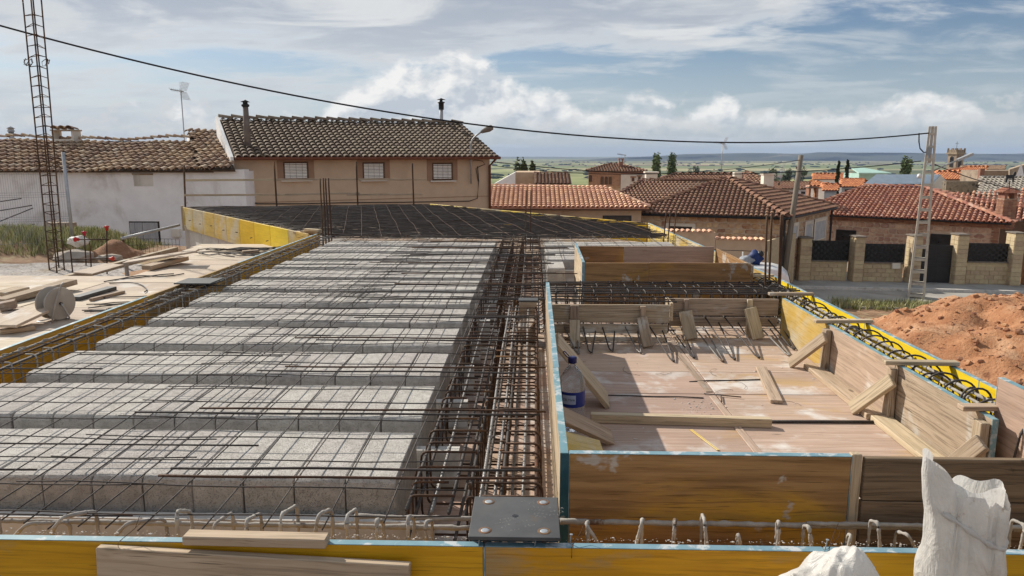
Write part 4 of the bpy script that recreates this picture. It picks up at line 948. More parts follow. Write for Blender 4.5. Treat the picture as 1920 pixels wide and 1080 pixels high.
# ============================================================ LEFT SIDE: lower formwork deck and yard
LD = -.30
ld = thing('side_deck', (-4.8, 7.5, LD - .05), 'sunlit plywood deck left of the yellow form', 'deck')
sdm = MB().cbox((1.99, .494, .027), .003).mesh('deck_board'); sdm.materials.append(M['side_deck'])
for j in range(15):
    for i in range(2):
        x = -4.42 - i * 2.0 + (j * .02); y = 4.6 + j * .5
        if x < -5.5 and (y < 4.9 or y > 9.4): continue
        if y > 11.2: continue
        place(sdm, 'deck_board', Matrix.Translation((x, y, LD - .0135 + R(-.004, .004))) @ Matrix.Rotation(R(-.006, .006), 4, 'Z'), ld)
for j in range(4):
    place(sdm, 'deck_board', Matrix.Translation((-4.55 - .1 * j, 11.1 + .5 * j, LD - .0135 + R(-.004, .004))) @ Matrix.Rotation(R(-.006, .006), 4, 'Z'), ld)
for x in (-3.6, -4.8, -6.2):
    for y in (5, 8.5, 11): MB().tube([(x, y, ground_z(x, y) - .1), (x, y, LD - .03)], .03, 8).obj('prop', 'galv', ld)
    MB().span((x - .04, 4.4, LD - .12), (x + .04, 12.6, LD - .028)).obj('bearer', 'old_wood', ld)
def lay(pa, pb, wd, th, mat, label, z=LD, dz=0.0, name='plank', cat='plank'):
    a = W(*pa, 1); 
    def onz(px, py, zz):
        q = W(px, py, 1) - EYE; return EYE + q * ((zz - EYE.z) / q.z)
    a = onz(*pa, z + th / 2); b = onz(*pb, z + th / 2 + dz)
    return plank(name, a, b, wd, th, (0, 0, 1), mat, label=label, cat=cat, bev=.004)
lay((0, 566), (135, 528), .16, .06, 'old_wood', 'long grey timber lying on the left deck edge', dz=.06)
lay((0, 552), (45, 541), .20, .05, 'old_wood', 'short thick timber at the far left edge of the deck', dz=.02, z=LD + .02)
lay((0, 575), (30, 569), .14, .08, 'old_wood', 'stubby timber behind the cable reel', dz=.02)
lay((155, 513), (215, 496), .35, .02, 'side_deck', 'thin board lying askew on the left deck', dz=.05, z=LD + .005)
lay((235, 492), (370, 470), .30, .025, 'side_deck', 'raised long board on the left deck near the cast wall', dz=.14, z=LD + .05)
lay((275, 502), (345, 484), .17, .06, 'raw_wood', 'pale beam lying across the left deck', dz=.03, z=LD + .01)
lay((0, 612), (75, 578), .30, .025, 'side_deck', 'warped board with dark edge left of the cable reel', dz=.05, z=LD + .06)
lay((140, 560), (210, 540), .12, .04, 'plate', 'dark steel bar stock lying right of the cable reel', dz=.0, z=LD, name='steel_bar', cat='steel bar')
lay((170, 562), (232, 547), .05, .03, 'old_wood', 'thin dark batten beside the steel bar stock', dz=.0)
lay((455, 473), (485, 471), .10, .05, 'old_wood', 'small grey offcut at the foot of the yellow boards', dz=.0)
lay((0, 622), (65, 614), .08, .04, 'raw_wood', 'pale batten in the near left corner of the side deck', dz=0)
for i in range(16):
    pa = (R(150, 215), R(556, 588)); 
    q = W(*pa, 1) - EYE; a = EYE + q * ((LD + .01 - EYE.z) / q.z)
    bar(a, a + V((R(.5, 1.3), R(-.25, .45), R(.0, .03))), .006, 'steel', None, 'rebar_offcut', .006, 4, 5, label='dark bar in the tangle of offcuts beside the cable reel', cat='rebar', group='bars in the tangle by the reel')
for i in range(14):
    pa = (R(360, 430), R(466, 476)); q = W(*pa, 1) - EYE; a = EYE + q * ((LD + .03 - EYE.z) / q.z)
    bar(a, a + V((R(.6, 1.6), R(-.6, .5), R(-.02, .05))), .008, 'steel', None, 'rebar_offcut', .03, 6, 5, label='dark bar in the heap at the foot of the yellow boards', cat='rebar', group='bars heaped under the yellow boards')
for i, pts_ in enumerate(([(195, 528), (225, 523), (255, 521), (300, 515), (330, 513)], [(205, 531), (245, 530), (265, 534), (275, 543), (270, 548)], [(215, 525), (260, 517), (310, 518), (350, 512)])):
    pts = []
    for p_ in pts_:
        q = W(*p_, 1) - EYE; pts.append(EYE + q * ((LD + .012 - EYE.z) / q.z))
    sm = []
    for j in range(len(pts) - 1):
        for k in range(5):
            t = k / 5; p0 = pts[max(0, j - 1)]; p1 = pts[j]; p2 = pts[j + 1]; p3 = pts[min(len(pts) - 1, j + 2)]
            sm.append(.5 * ((2 * p1) + (p2 - p0) * t + (2 * p0 - 5 * p1 + 4 * p2 - p3) * t * t + (3 * p1 - p0 - 3 * p2 + p3) * t ** 3))
    MB().tube(sm, .007, 6).obj('cable', 'cable', smooth=True, label=f'{["long straight", "looped", "thin wavy"][i]} black cable lying on the left deck', cat='cable')
# cable reel
rl = thing('cable_reel', W(104, 596, 6.75), 'grey plastic cable reel with tubular stand on the left deck', 'cable reel')
ax = V((.92, -.38, 0)).normalized(); c0 = W(104, 568, 6.75)
rm = frame(ax, (0, 0, 1)).to_3x3() @ Matrix.Rotation(rad(90), 3, 'Y')
for s in (-0.0629, 0.0629):
    MB().lathe([(0, -0.00592), (0.0222, -0.00592), (0.0222, -0.00888), (0.1517, -0.0074), (0.1554, 0), (0.1517, 0.0074), (0.0222, 0.00888), (0.0222, 0.00592), (0, 0.00592)], c0 + ax * s, 40, rm).obj('flange', 'reel', rl, False)
MB().lathe([(0.0851, -0.0592), (0.07992, -0.0296), (0.08288, 0), (0.07992, 0.0296), (0.0851, 0.0592)], c0, 28, rm).obj('drum', 'reel', rl, True)
MB().lathe([(0, -0.00444), (0.01332, -0.00444), (0.01332, 0.00444), (0, 0.00444)], c0 + ax * 0.074, 14, rm).obj('hub', 'dark_open', rl)
up = V((0, 0, 1)); sd = up.cross(ax)
MB().tube(arcpath([c0 + ax * 0.0148 + up * 0.1813 + sd * 0.0888, c0 + ax * 0.0925 + up * 0.1813 + sd * 0.0148, c0 + ax * 0.0999 + up * 0.037 - sd * 0.0592, c0 + ax * 0.1036 - up * 0.1591 - sd * 0.1258], 0.0296, 5), 0.00814, 8).obj('handle', 'reel', rl, True)
MB().tube(arcpath([c0 + ax * 0.0814, c0 + ax * 0.0999 - up * 0.0148, c0 + ax * 0.0999 - up * 0.1554 + sd * 0.0592, c0 - ax * 0.1036 - up * 0.1643 + sd * 0.074], 0.0296, 5), 0.00814, 8).obj('stand', 'galv', rl, True)
MB().tube(arcpath([c0 + ax * 0.1036 - up * 0.1643 - sd * 0.1258, c0 - ax * 0.0962 - up * 0.1643 - sd * 0.1406, c0 - ax * 0.1036 - up * 0.1643 + sd * 0.074], 0.0222, 5), 0.00814, 8).obj('stand', 'galv', rl, True)

# yard sheets
def patch(name, pts, mat, lift=.03, n=26, amp=.03):
    mb = MB(); k = n
    a, b, c, d = (V((*p, 0)) for p in pts)
    for j in range(k + 1):
        for i in range(k + 1):
            p = a.lerp(b, i / k).lerp(d.lerp(c, i / k), j / k)
            e = min(i, j, k - i, k - j) / 3
            p.z = ground_z(p.x, p.y) + lerp(-.06, lift, min(1, e)) + amp * noise.fractal(V((p.x * .9, p.y * .9, 3)), 1, 2, 4)
            mb.v.append(p)
    mb.f = [(j * (k + 1) + i, j * (k + 1) + i + 1, (j + 1) * (k + 1) + i + 1, (j + 1) * (k + 1) + i) for j in range(k) for i in range(k)]
    return mb.obj(name, mat, kind='structure', smooth=True)
patch('gravel_path', [(-20, 12.2), (-6.0, 12.0), (-7.2, 15.2), (-20, 15.2)], 'gravel', .05)
patch('soil', [(-16, 8.6), (-6.0, 9.4), (-6.2, 12.4), (-16, 12.4)], 'dry_soil', .06, 26, .07)
def bank(x, y): return ground_z(x, y) + .42 * math.exp(-((y - 17.3) / 1.3) ** 2) * sstep(-9.2, -10.6, x)
mb = MB(); k = 40
for j in range(k + 1):
    for i in range(k + 1):
        x, y = lerp(-20, -7.0, i / k), lerp(14.6, 20.5, j / k); mb.v.append(V((x, y, bank(x, y) + (.07 * noise.fractal(V((x, y, 0)), 1, 2, 4) + .03 if 0 < i < k and 0 < j < k else -.06))))
mb.f = [(j * (k + 1) + i, j * (k + 1) + i + 1, (j + 1) * (k + 1) + i + 1, (j + 1) * (k + 1) + i) for j in range(k) for i in range(k)]
mb.obj('bank', 'dry_soil', kind='structure', smooth=True)
def blades(name, n, fn, hmin, hmax, label, wd=.012):
    mb = MB()
    for q in range(n):
        r_ = fn()
        if r_ is None: continue
        x, y, z, sc = r_
        for b in range(3):
            a = R(0, 6.28); h = R(hmin, hmax) * sc; d = V((math.cos(a), math.sin(a), 0)); s = V((-d.y, d.x, 0)) * wd
            p = V((x + R(-.05, .05), y + R(-.05, .05), z - .03)); ln = R(.1, .55) * h
            mb.raw([p - s, p + s, p + d * ln * .4 + V((0, 0, h * .6)) + s * .6, p + d * ln * .4 + V((0, 0, h * .6)) - s * .6, p + d * ln + V((0, 0, h))], [(0, 1, 2, 3), (3, 2, 4)])
    return mb.obj(name, 'grass', kind='stuff', label=label, cat='grass')
def f1():
    x, y = R(-18.5, -9.3), random.gauss(17.0, .75)
    d = noise.noise(V((x * .7, y * .7, 5)))
    if d < -.25: return None
    if y < 15.6: return None
    return x, y, bank(x, y) + .03, .7 + .7 * max(0, d + .2)
blades('grass', 8000, f1, .06, .24, 'tall green grass on the bank before the white house', .010)
def f2():
    x, y = R(-10.5, -6.1), R(9.6, 12.2)
    d = noise.noise(V((x * .9, y * .9, 9)))
    return None if d < .02 or random.random() > .5 else (x, y, ground_z(x, y) + .08, .6)
blades('grass', 2600, f2, .06, .18, 'low sparse grass on the soil beside the left deck', .010)
# spoil heap, stones, sack
def heap(name, c, r, h, label, mat, n=34, seed=1.0, sq=(1, 1), amp=.12, clods=0, kind=None, cat='dirt heap'):
    mb = MB()
    for j in range(n + 1):
        for i in range(n + 1):
            u, v = 2 * i / n - 1, 2 * j / n - 1; d = math.hypot(u, v)
            x, y = c[0] + u * r * sq[0] * 1.05, c[1] + v * r * sq[1] * 1.05
            prf = max(0, 1 - d) ** .9 if d < 1 else 0
            nz = noise.fractal(V((x * 1.1 / max(.4, r * .3), y * 1.1 / max(.4, r * .3), seed)), 1, 2.1, 6)
            z = ground_z(x, y) + h * (sstep(0, 1, prf) * .55 + prf * .45) + amp * nz * (1 if d < .95 else .2) - (.08 if d >= 1 else 0)
            mb.v.append(V((x, y, z)))
    mb.f = [(j * (n + 1) + i, j * (n + 1) + i + 1, (j + 1) * (n + 1) + i + 1, (j + 1) * (n + 1) + i) for j in range(n) for i in range(n)]
    return mb
mb = heap('spoil_heap', (-9.2, 15.9), .75, .42, '', 'dry_soil', 30, 2.2, (1, .8), .06)
mb.obj('spoil_heap', surf('heap_soil', (.26, .135, .075), (.36, .20, .12), 8, rough=.97, bump=1, bscale=30, bdist=.03, rand=0), label='small heap of brown fibrous soil before the white house door', cat='dirt heap', smooth=True)
for i, (px, py, y, r_, l_) in enumerate(((160, 466, 15.2, .32, 'large flat stone left of the tower of rebar'), (205, 468, 15.4, .2, 'rounded stone right of the tall rebar cage'), (182, 469, 15.3, .14, 'small stone beside the brown soil heap'))):
    p = W(px - (25 if i == 0 else 0), py, y)
    m_ = MB().rock((p.x, p.y, ground_z(p.x, p.y) + r_ * .35), r_, (1.5, 1, .6), .18)
    m_.obj('field_stone', 'rock', label=l_, cat='stone', smooth=False)
sk = MB()
p = W(146, 452, 15.6)
for a in range(9):
    for b in range(13):
        th, ph = math.pi * a / 8, 2 * math.pi * b / 12
        q = V((math.sin(th) * math.cos(ph) * .22, math.sin(th) * math.sin(ph) * .14, math.cos(th) * .11)); q *= 1 + .5 * noise.noise(q * 14)
        sk.v.append(q + p + V((0, 0, 0)))
sk.f = [(a * 13 + b, a * 13 + b + 1, (a + 1) * 13 + b + 1, (a + 1) * 13 + b) for a in range(8) for b in range(12)]
sk.obj('plastic_sack', 'bag', label='crumpled white plastic sack lying in the grass', cat='sack', smooth=False)
# rods with red caps
for i, (a, b) in enumerate((((158, 468), (158, 437)), ((198, 494), (200, 427)), ((134, 490), (132, 468)), ((168, 478), (168, 455)), ((143, 449), (205, 449)), ((135, 486), (210, 485)))):
    y = 13.5 if i != 0 else 14.5
    pa, pb = W(*a, y), W(*b, y)
    if i < 4: pa.z = ground_z(pa.x, pa.y) - .05
    t = thing('marker_rod', pa, ['rusty rod with red cap in front of the grass bank', 'tallest rusty rod with red cap left of the deck', 'short bare rod nearest the tower cage', 'thin bare rod before the brown heap', 'upper level rod with a red cap at its left end', 'lower level rod with a red cap at its right end'][i], 'rod', 'rods with red caps')
    bar(pa, pb, .012, 'rust', t, 'rod')
    e = {0: pb, 1: pb, 4: pa, 5: pb}.get(i)
    if e is not None: MB().lathe([(0, -.05), (.025, -.05), (.03, .0), (.045, .01), (.045, .03), (0, .04)], e, 12, Matrix.Identity(3) if i < 2 else Matrix.Rotation(rad(90 if i == 5 else -90), 3, 'Y')).obj('cap', 'red_cap', t, True)
# tall column cage
tw = thing('column_cage', W(102, 487, 14), 'tall slender rebar column cage standing upright on the gravel', 'rebar cage')
bs_ = [W(90, 483, 13.9), W(104, 486, 13.6), W(118, 483, 13.9), W(108, 480, 14.25)]
ts_ = [W(43, 4, 13.9), W(58, -2, 13.6), W(78, 6, 13.9), W(62, 0, 14.25)]
for p in bs_: p.z = ground_z(p.x, p.y) - .02
for i in range(4): bar(bs_[i], ts_[i], .013, 'rust', tw, 'long_bar', .01, 12, 6)
for a, b in ((0, 3), (1, 2)):
    m_ = (ts_[a] + ts_[b]) / 2 + V((0, 0, .12))
    MB().tube(arcpath([ts_[a], ts_[a] + V((0, 0, .11)), ts_[b] + V((0, 0, .11)), ts_[b]], .07, 4), .013, 6).obj('bend', 'rust', tw, True)
n = 27
for k in range(n):
    t = .02 + .93 * (k / (n - 1)); q = [bs_[i].lerp(ts_[i], t) + V((0, 0, R(-.02, .02))) for i in range(4)]
    MB().tube([q[0], q[1], q[2], q[3], q[0]], .007, 5).obj('stirrup', 'rust', tw, True)
for t in (.79, .42):
    for s_ in (0, 2):
        c = bs_[s_].lerp(ts_[s_], t); wm = MB()
        for k in range(6):
            a = R(0, 6.28); wm.tube([c + V((.06 * math.cos(a + j), .06 * math.sin(a * 2 + j), .07 * math.sin(a + j * 1.3))) for j in range(4)], .006, 4)
        wm.obj('wire_tie', 'rust', tw)
# mesh fence with post
fe = thing('mesh_fence', W(60, 440, 16.2), 'grey welded mesh fence with a tall post at the far left', 'fence')
a, b = W(-120, 440, 15.6), W(136, 440, 16.4); za = bank(b.x, b.y); zt = W(136, 322, 16.4).z
wm = MB()
for k in range(58):
    p = a.lerp(b, k / 57); z0 = bank(p.x, p.y)
    wm.tube([(p.x, p.y, z0), (p.x, p.y, lerp(z0, zt, .33)), (p.x, p.y - .03, lerp(z0, zt, .36)), (p.x, p.y, lerp(z0, zt, .39)), (p.x, p.y, zt)], .0035, 4)
for k in (.03, .33, .36, .39, .66, .69, .72, .97):
    z = lerp(za, zt, k); wm.tube([(a.x, a.y - .005, z), (b.x, b.y - .005, z)], .0035, 4)
wm.obj('wire_mesh', 'galv', fe)
MB().tube([(b.x, b.y, za - .3), (b.x - .02, b.y, W(137, 285, 16.4).z)], .035, 10).obj('post', 'galv', fe, True)
for i, (p_, q_) in enumerate((((0, 415), (62, 390)), ((0, 395), (60, 385)), ((0, 378), (40, 372)), ((0, 440), (65, 420)))):
    bar(W(*p_, 18), W(*q_, 18.4), .014, 'steel', None, 'leaning_bar', 0, 1, 5, label=f'{ORD[i]} long steel bar from the front stacked behind the mesh fence', cat='rebar', group='bars behind the mesh fence')
# pallet of blocks behind the fence
st = thing('block_stack', W(116, 440, 18.8), 'stack of grey-brown hollow blocks behind the tower cage', 'block stack')
p = W(88, 440, 18.8); p.z = bank(p.x, 18.8)
for r_ in range(3):
    for k in range(4): MB().cbox((.18, .2, .155), .01, (p.x + .1 + k * .19, 18.8, p.z + .1 + r_ * .16)).obj('block', 'old_wood', st)
# propping tube and low fence by the wall
bar(W(228, 447, 15.2), W(336, 422, 16.9), .03, 'galv', None, 'prop_tube', 0, 1, 10, label='galvanised prop tube leaning against the corner of the yellow boards', cat='tube')
lf = thing('low_mesh', W(270, 470, 16), 'low dark mesh panel between soil heap and cast wall', 'fence')
wm = MB(); a, b = W(232, 448, 16), W(336, 448, 17.3)
for k in range(15):
    p = a.lerp(b, k / 14); wm.tube([(p.x, p.y, ground_z(p.x, p.y) - .1), (p.x, p.y, p.z)], .005, 4)
for k in range(5): wm.tube([a + V((0, 0, -.14 * k)), b + V((0, 0, -.14 * k))], .005, 4)
wm.obj('wire_mesh', 'steel', lf); bar(a + V((-.02, 0, -.9)), a + V((-.02, 0, .08)), .03, 'rust', lf, 'post')
# ============================================================ HOUSES
random.seed(77)
def tile_mesh(w, L, r, lift, seed, st=.040):
    """one cover tile: local X across, Y up the slope, Z out; wider at the lower end"""
    rnd = random.Random(seed); mb = MB(); n = 6; th = .014
    def ring(y, rr, z0, inset=0):
        return [V((-(rr - inset) * math.cos(math.pi * q / n), y, z0 + (rr - inset) * lift * math.sin(math.pi * q / n))) for q in range(n + 1)]
    j = lambda: rnd.uniform(-.006, .006)
    a = ring(-L / 2 + j(), r * 1.0, st); b = ring(L / 2, r * .76, -.004); c = ring(-L / 2 + j(), r, st, th)
    d = ring(-L / 2 + .05, r, st - .002, th)
    mb.v = a + b + c + d; k = n + 1
    for q in range(n):
        mb.f += [(q, q + 1, k + q + 1, k + q), (2 * k + q, 2 * k + q + 1, q + 1, q), (3 * k + q, 3 * k + q + 1, 2 * k + q + 1, 2 * k + q)]
    return mb
def pip(p, poly):
    c = False
    for i in range(len(poly)):
        a, b = poly[i], poly[i - 1]
        if (a[1] > p[1]) != (b[1] > p[1]) and p[0] < (b[0] - a[0]) * (p[1] - a[1]) / (b[1] - a[1]) + a[0]: c = not c
    return c
def roof(house, poly, su, sv, mat, chan, nind=300, jit=(.008, .012, .02), sag=None, r=None, lift=.85, name='roof', slab=.06, L=None, st=.040):
    """tiled slope; poly starts with the eave from left to right as seen from outside"""
    poly = [V(p) for p in poly]
    u = (poly[1] - poly[0]).normalized(); n = u.cross(poly[-1] - poly[0]).normalized()
    if n.z < 0: n = -n
    v = n.cross(u).normalized()
    if v.dot(poly[-1] - poly[0]) < 0: v = -v
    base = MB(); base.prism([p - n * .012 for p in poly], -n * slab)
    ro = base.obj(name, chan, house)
    p2 = [((p - poly[0]).dot(u), (p - poly[0]).dot(v)) for p in poly]
    u0, u1 = min(p[0] for p in p2), max(p[0] for p in p2); v1 = max(p[1] for p in p2)
    r = r or su * .40; L = L or sv * 1.16
    src = [tile_mesh(su, L, r, lift, 5 + s, st) for s in range(3)]
    mats = []
    i = 0
    uu = u0 + su * .5
    while uu < u1:
        vv = sv * .44 - .06; cj = R(-jit[0], jit[0])
        while vv < v1:
            if pip((uu, max(.02, vv)), p2):
                o_ = poly[0] + u * (uu + cj + R(-jit[0], jit[0]) * .5) + v * (vv + R(-jit[1], jit[1]))
                if sag: o_ = o_ + n * sag(uu, vv)
                rt = Matrix((u, v, n)).transposed().to_4x4() @ Matrix.Rotation(R(-jit[2], jit[2]), 4, 'Z')
                mats.append(Matrix.Translation(o_) @ rt)
            vv += sv
        uu += su
    cz = EYE
    mats.sort(key=lambda m: (m.translation - cz).length)
    if nind:
        ms = []
        for s in src:
            me = s.mesh('roof_tile'); me.materials.append(M[mat])
            for p in me.polygons: p.use_smooth = False
            ms.append(me)
        for m in mats[:nind]: place(ms[random.randrange(3)], 'roof_tile', m, ro)
    if len(mats) > nind:
        mb = MB()
        for m in mats[nind:]:
            s = src[random.randrange(3)]; mb.raw([m @ p for p in s.v], s.f)
        mb.obj('roof_tiles', mat, ro, kind='stuff')
    return ro
def caps(ro, p0, p1, mat, r=.12, L=.42, lift=.75, up=.02):
    p0 = V(p0); p1 = V(p1); d = (p1 - p0).normalized(); n = max(1, int((p1 - p0).length / L)); L = (p1 - p0).length / n
    x = d.cross(V((0, 0, 1))).normalized(); z = x.cross(d)
    me = tile_mesh(.2, L * 1.12, r, lift, 3).mesh('ridge_tile'); me.materials.append(M[mat])
    for i in range(n):
        o_ = p0 + d * (L * (i + .5)) + V((0, 0, up + R(-.01, .01)))
        place(me, 'ridge_tile', Matrix.Translation(o_) @ Matrix((x, d, z)).transposed().to_4x4(), ro)
def wall(house, pts, th, mat, name='wall'):
    """vertical wall from a bottom-to-top polygon; th = thickness vector"""
    return MB().prism(pts, th).obj(name, mat, house)
def window(house, a, b, z0, z1, n, frame_mat, pane_mat, slats=0, surround=None, name='window', grille=False, depth=.02):
    """a-b: horizontal extent on the wall face; n: outward normal"""
    a = V((a[0], a[1], 0)); b = V((b[0], b[1], 0)); n = V(n); zv = V((0, 0, 1)); d = (b - a).normalized(); L = (b - a).length
    def slab(u0, u1, za, zb, o0, o1, nm, mt, par):
        q = [a + d * u0 + zv * za + n * o0, a + d * u1 + zv * za + n * o0, a + d * u1 + zv * zb + n * o0, a + d * u0 + zv * zb + n * o0]
        return MB().prism(q, n * (o1 - o0)).obj(nm, mt, par)
    if surround:
        w_ = surround[0]
        slab(-w_, L + w_, z1, z1 + surround[2], .002, .022, 'surround', surround[1], house); slab(-w_, 0, z0, z1, .002, .022, 'surround', surround[1], house); slab(L, L + w_, z0, z1, .002, .022, 'surround', surround[1], house)
    wn = slab(0, L, z0, z1, -.05, .004, name, pane_mat, house)
    if frame_mat:
        for (u0, u1, za, zb) in ((0, .05, z0, z1), (L - .05, L, z0, z1), (.05, L - .05, z1 - .05, z1), (.05, L - .05, z0, z0 + .05)): slab(u0, u1, za, zb, .005, .02, 'frame', frame_mat, wn)
    for k in range(slats): slab(.04, L - .04, lerp(z0, z1, (k + .12) / slats), lerp(z0, z1, (k + .86) / slats), .005, .014, 'slat', 'shutter', wn)
    if grille:
        g_ = MB(); m = max(2, int(L / .17))
        for k in range(m + 1):
            p = a + d * (L * k / m) + n * .055; g_.tube([p + zv * z0, p + zv * z1], .0045, 4)
        for zz in (z0 + .1, (z0 + z1) / 2, z1 - .1): g_.tube([a + n * .055 + zv * zz, b + n * .055 + zv * zz], .0045, 4)
        g_.obj('grille', 'rust', wn)
    return wn
def stones(house, a, b, z0, z1, n, mat, size, holes=(), nmax=300, proud=.025):
    """irregular rubble facing: every stone is a piece of its own, mortar recessed"""
    a = V((a[0], a[1], 0)); b = V((b[0], b[1], 0)); n = V(n); L = (b - a).length; d = (b - a).normalized(); cnt = 0; rest = MB()
    nr = max(1, round((z1 - z0) / size)); hs = [z0 + (z1 - z0) * k / nr + (R(-.34, .34) * size if 0 < k < nr else 0) for k in range(nr + 1)]
    for k in range(nr):
        u = 0
        while u < L:
            w_ = min(L - u, size * R(.8, 2.1)); 
            if L - u - w_ < size * .4: w_ = L - u
            q0, q1, za, zb = u, u + w_, hs[k], hs[k + 1]; u += w_
            um, zm = (q0 + q1) / 2, (za + zb) / 2
            if any(h0 - .05 < um < h1 + .05 and g0 - .05 < zm < g1 + .05 for h0, h1, g0, g1 in holes): continue
            jn = .014; J = lambda: R(-.05, .05)
            cx, cz = (q1 - q0) * R(.15, .42), (zb - za) * R(.18, .40)
            oc = [(q0 + jn + cx * R(.5, 1), za + jn + abs(J()) * .5), (q1 - jn - cx * R(.5, 1), za + jn + abs(J()) * .5), (q1 - jn, za + cz + J()), (q1 - jn - abs(J()) * .3, zb - cz + J()), (q1 - cx * R(.5, 1), zb - jn), (q0 + cx * R(.5, 1), zb - jn), (q0 + jn, zb - cz + J()), (q0 + jn, za + cz + J())]
            mb = MB(); pr = proud * R(.7, 1.4)
            base = [a + d * x + V((0, 0, z)) + n * .001 for x, z in oc]
            topp = [a + d * lerp(x, um, .16) + V((0, 0, lerp(z, zm, .16))) + n * pr for x, z in oc]
            vs = base + topp; fs = [(i, (i + 1) % 8, 8 + (i + 1) % 8, 8 + i) for i in range(8)] + [tuple(range(8, 16))]
            if cnt < nmax: mb.raw(vs, fs).obj('stone', mat, house)
            else: rest.raw(vs, fs)
            cnt += 1
    if rest.v: rest.obj('stones', mat, house, kind='stuff')

# ---------------- white house on the left
YW = 24.0
wl, wr = W(-120, 322, YW), W(458, 318, YW); ez = W(200, 321, YW).z
wh = thing('white_house', (-11, YW, -2), 'low whitewashed house with an old wavy clay tile roof', 'house')
wall(wh, [(wl.x, YW, -2.6), (wr.x, YW, -2.6), (wr.x, YW, W(458, 318, YW).z), (wl.x, YW, ez + .02)], (0, .4, 0), 'white_plaster')
wall(wh, [(wr.x - .4, YW + .41, -2.6), (wr.x - .4, YW + .9, -2.6), (wr.x - .4, YW + .9, ez), (wr.x - .4, YW + .41, ez)], (.38, 0, 0), 'white_plaster')
rz = W(200, 264, 27.2).z
e0, e1 = V((wl.x, YW - .18, ez + .03)), V((W(442, 320, YW - .18).x, YW - .18, ez + .03))
rl_, rr_ = V((wl.x, 27.2, rz)), V((W(372, 270, 27.2).x, 27.2, rz))
wv = lambda u, v: .045 * math.sin(u * .9 + 1) + .03 * math.sin(u * 2.3) + (.05 * math.sin(u * .55) * v / 3)
ro = roof(wh, [e0, V((W(400, 320, YW - .18).x, YW - .18, ez + .03)), rr_, rl_], .25, .38, 't_old', 't_channel_old_shade', 300, (.012, .03, .025), wv, r=.088, st=.026, lift=1.0)
d_ = (rr_ - rl_)
for k in range(26):
    p0 = rl_ + d_ * (k / 26); p1 = rl_ + d_ * ((k + 1) / 26)
    zz = lambda p: .05 * math.sin((p.x - wl.x) * .9 + 1) + .03 * math.sin((p.x - wl.x) * 2.3) + .05
    caps(ro, p0 + V((0, 0, zz(p0))), p1 + V((0, 0, zz(p1))), 't_old', .12, .5)
rr2 = [V((W(372, 320, YW - .2).x, YW - .2, ez + .06)), V((W(441, 320, YW - .2).x, YW - .2, ez + .06)), W(412, 242, 28.0), W(352, 247, 28.0)]
roof(wh, rr2, .25, .38, 't_old', 't_channel_old_shade', 90, (.012, .03, .025), lambda u, v: .03 * math.sin(u * 2) + .03, r=.088, st=.026, lift=1.0, name='upper_roof')
wall(wh, [W(353, 250, 27.9), W(372, 300, 25.2), W(366, 300, 25.2), W(350, 262, 27.9)], (.05, .05, 0), 'white_gable', 'gable')
# door with grey curtain, blocked niche, ledge
dn = V((0, -1, 0))
dz0, dz1 = -2.3, W(270, 415, YW).z; da, db = W(243, 430, YW), W(300, 430, YW)
dr = window(wh, (da.x, YW), (db.x, YW), dz0, dz1, dn, None, 'dark_open', name='door')
cu = MB(); n = 36
for k in range(n + 1):
    x = lerp(da.x + .03, db.x - .06, k / n); yv = YW - .03 - .022 * math.sin(k * 1.9) - .012 * math.sin(k * .7)
    cu.v += [V((x, yv, dz0)), V((x, yv, dz1 - .04))]
cu.f = [(2 * k, 2 * k + 2, 2 * k + 3, 2 * k + 1) for k in range(n)]
M['curtain'] = surf('grey_door_curtain', (.40, .40, .41), (.50, .50, .51), 3, rough=.9, bump=.1, rand=0)
cu.obj('curtain', 'curtain', dr, True)
na, nb = W(250, 330, YW), W(286, 330, YW)
MB().span((na.x, YW - .012, W(250, 349, YW).z), (nb.x, YW - .001, W(250, 328, YW).z)).obj('blocked_window', 'conc_wall', wh)
MB().span((na.x - .02, YW - .04, W(250, 328, YW).z), (nb.x + .02, YW - .001, W(250, 325, YW).z)).obj('lintel', 'old_wood', wh)
mbx = W(332, 435, YW); MB().span((mbx.x - .15, YW - .12, mbx.z - .15), (mbx.x + .12, YW - .001, mbx.z + .1)).obj('meter_box', 'pale', wh)
# chimney with tiled hood
ch = W(124, 262, 27.0); chz = W(124, 242, 27.0).z
ck = MB().span((ch.x - .40, 26.8, ch.z - .7), (ch.x + .40, 27.3, ch.z + .02)).obj('chimney', 'pale', wh)
for s in (-1, 1): MB().span((ch.x + s * .36 - .04, 26.82, ch.z + .02), (ch.x + s * .36 + .04, 27.28, chz - .06)).obj('leg', 'pale', ck)
MB().span((ch.x - .43, 26.78, chz - .07), (ch.x + .43, 27.32, chz - .02)).obj('slab', 'old_wood', ck)
tm = tile_mesh(.2, .5, .125, .85, 2).mesh('roof_tile'); tm.materials.append(M['t_old'])
for s in (-1, 0, 1): place(tm, 'roof_tile', Matrix.Translation((ch.x + s * .27, 27.0, chz - .015)), ck)
vp = W(22, 258, 27.6); MB().tube([vp + V((0, 0, -.6)), vp + V((0, 0, .22))], .09, 12).lathe([(.13, .22), (.13, .25), (.10, .27), (.10, .33), (.15, .33), (0, .42)], vp, 14).obj('vent_pipe', 'galv', wh, True)

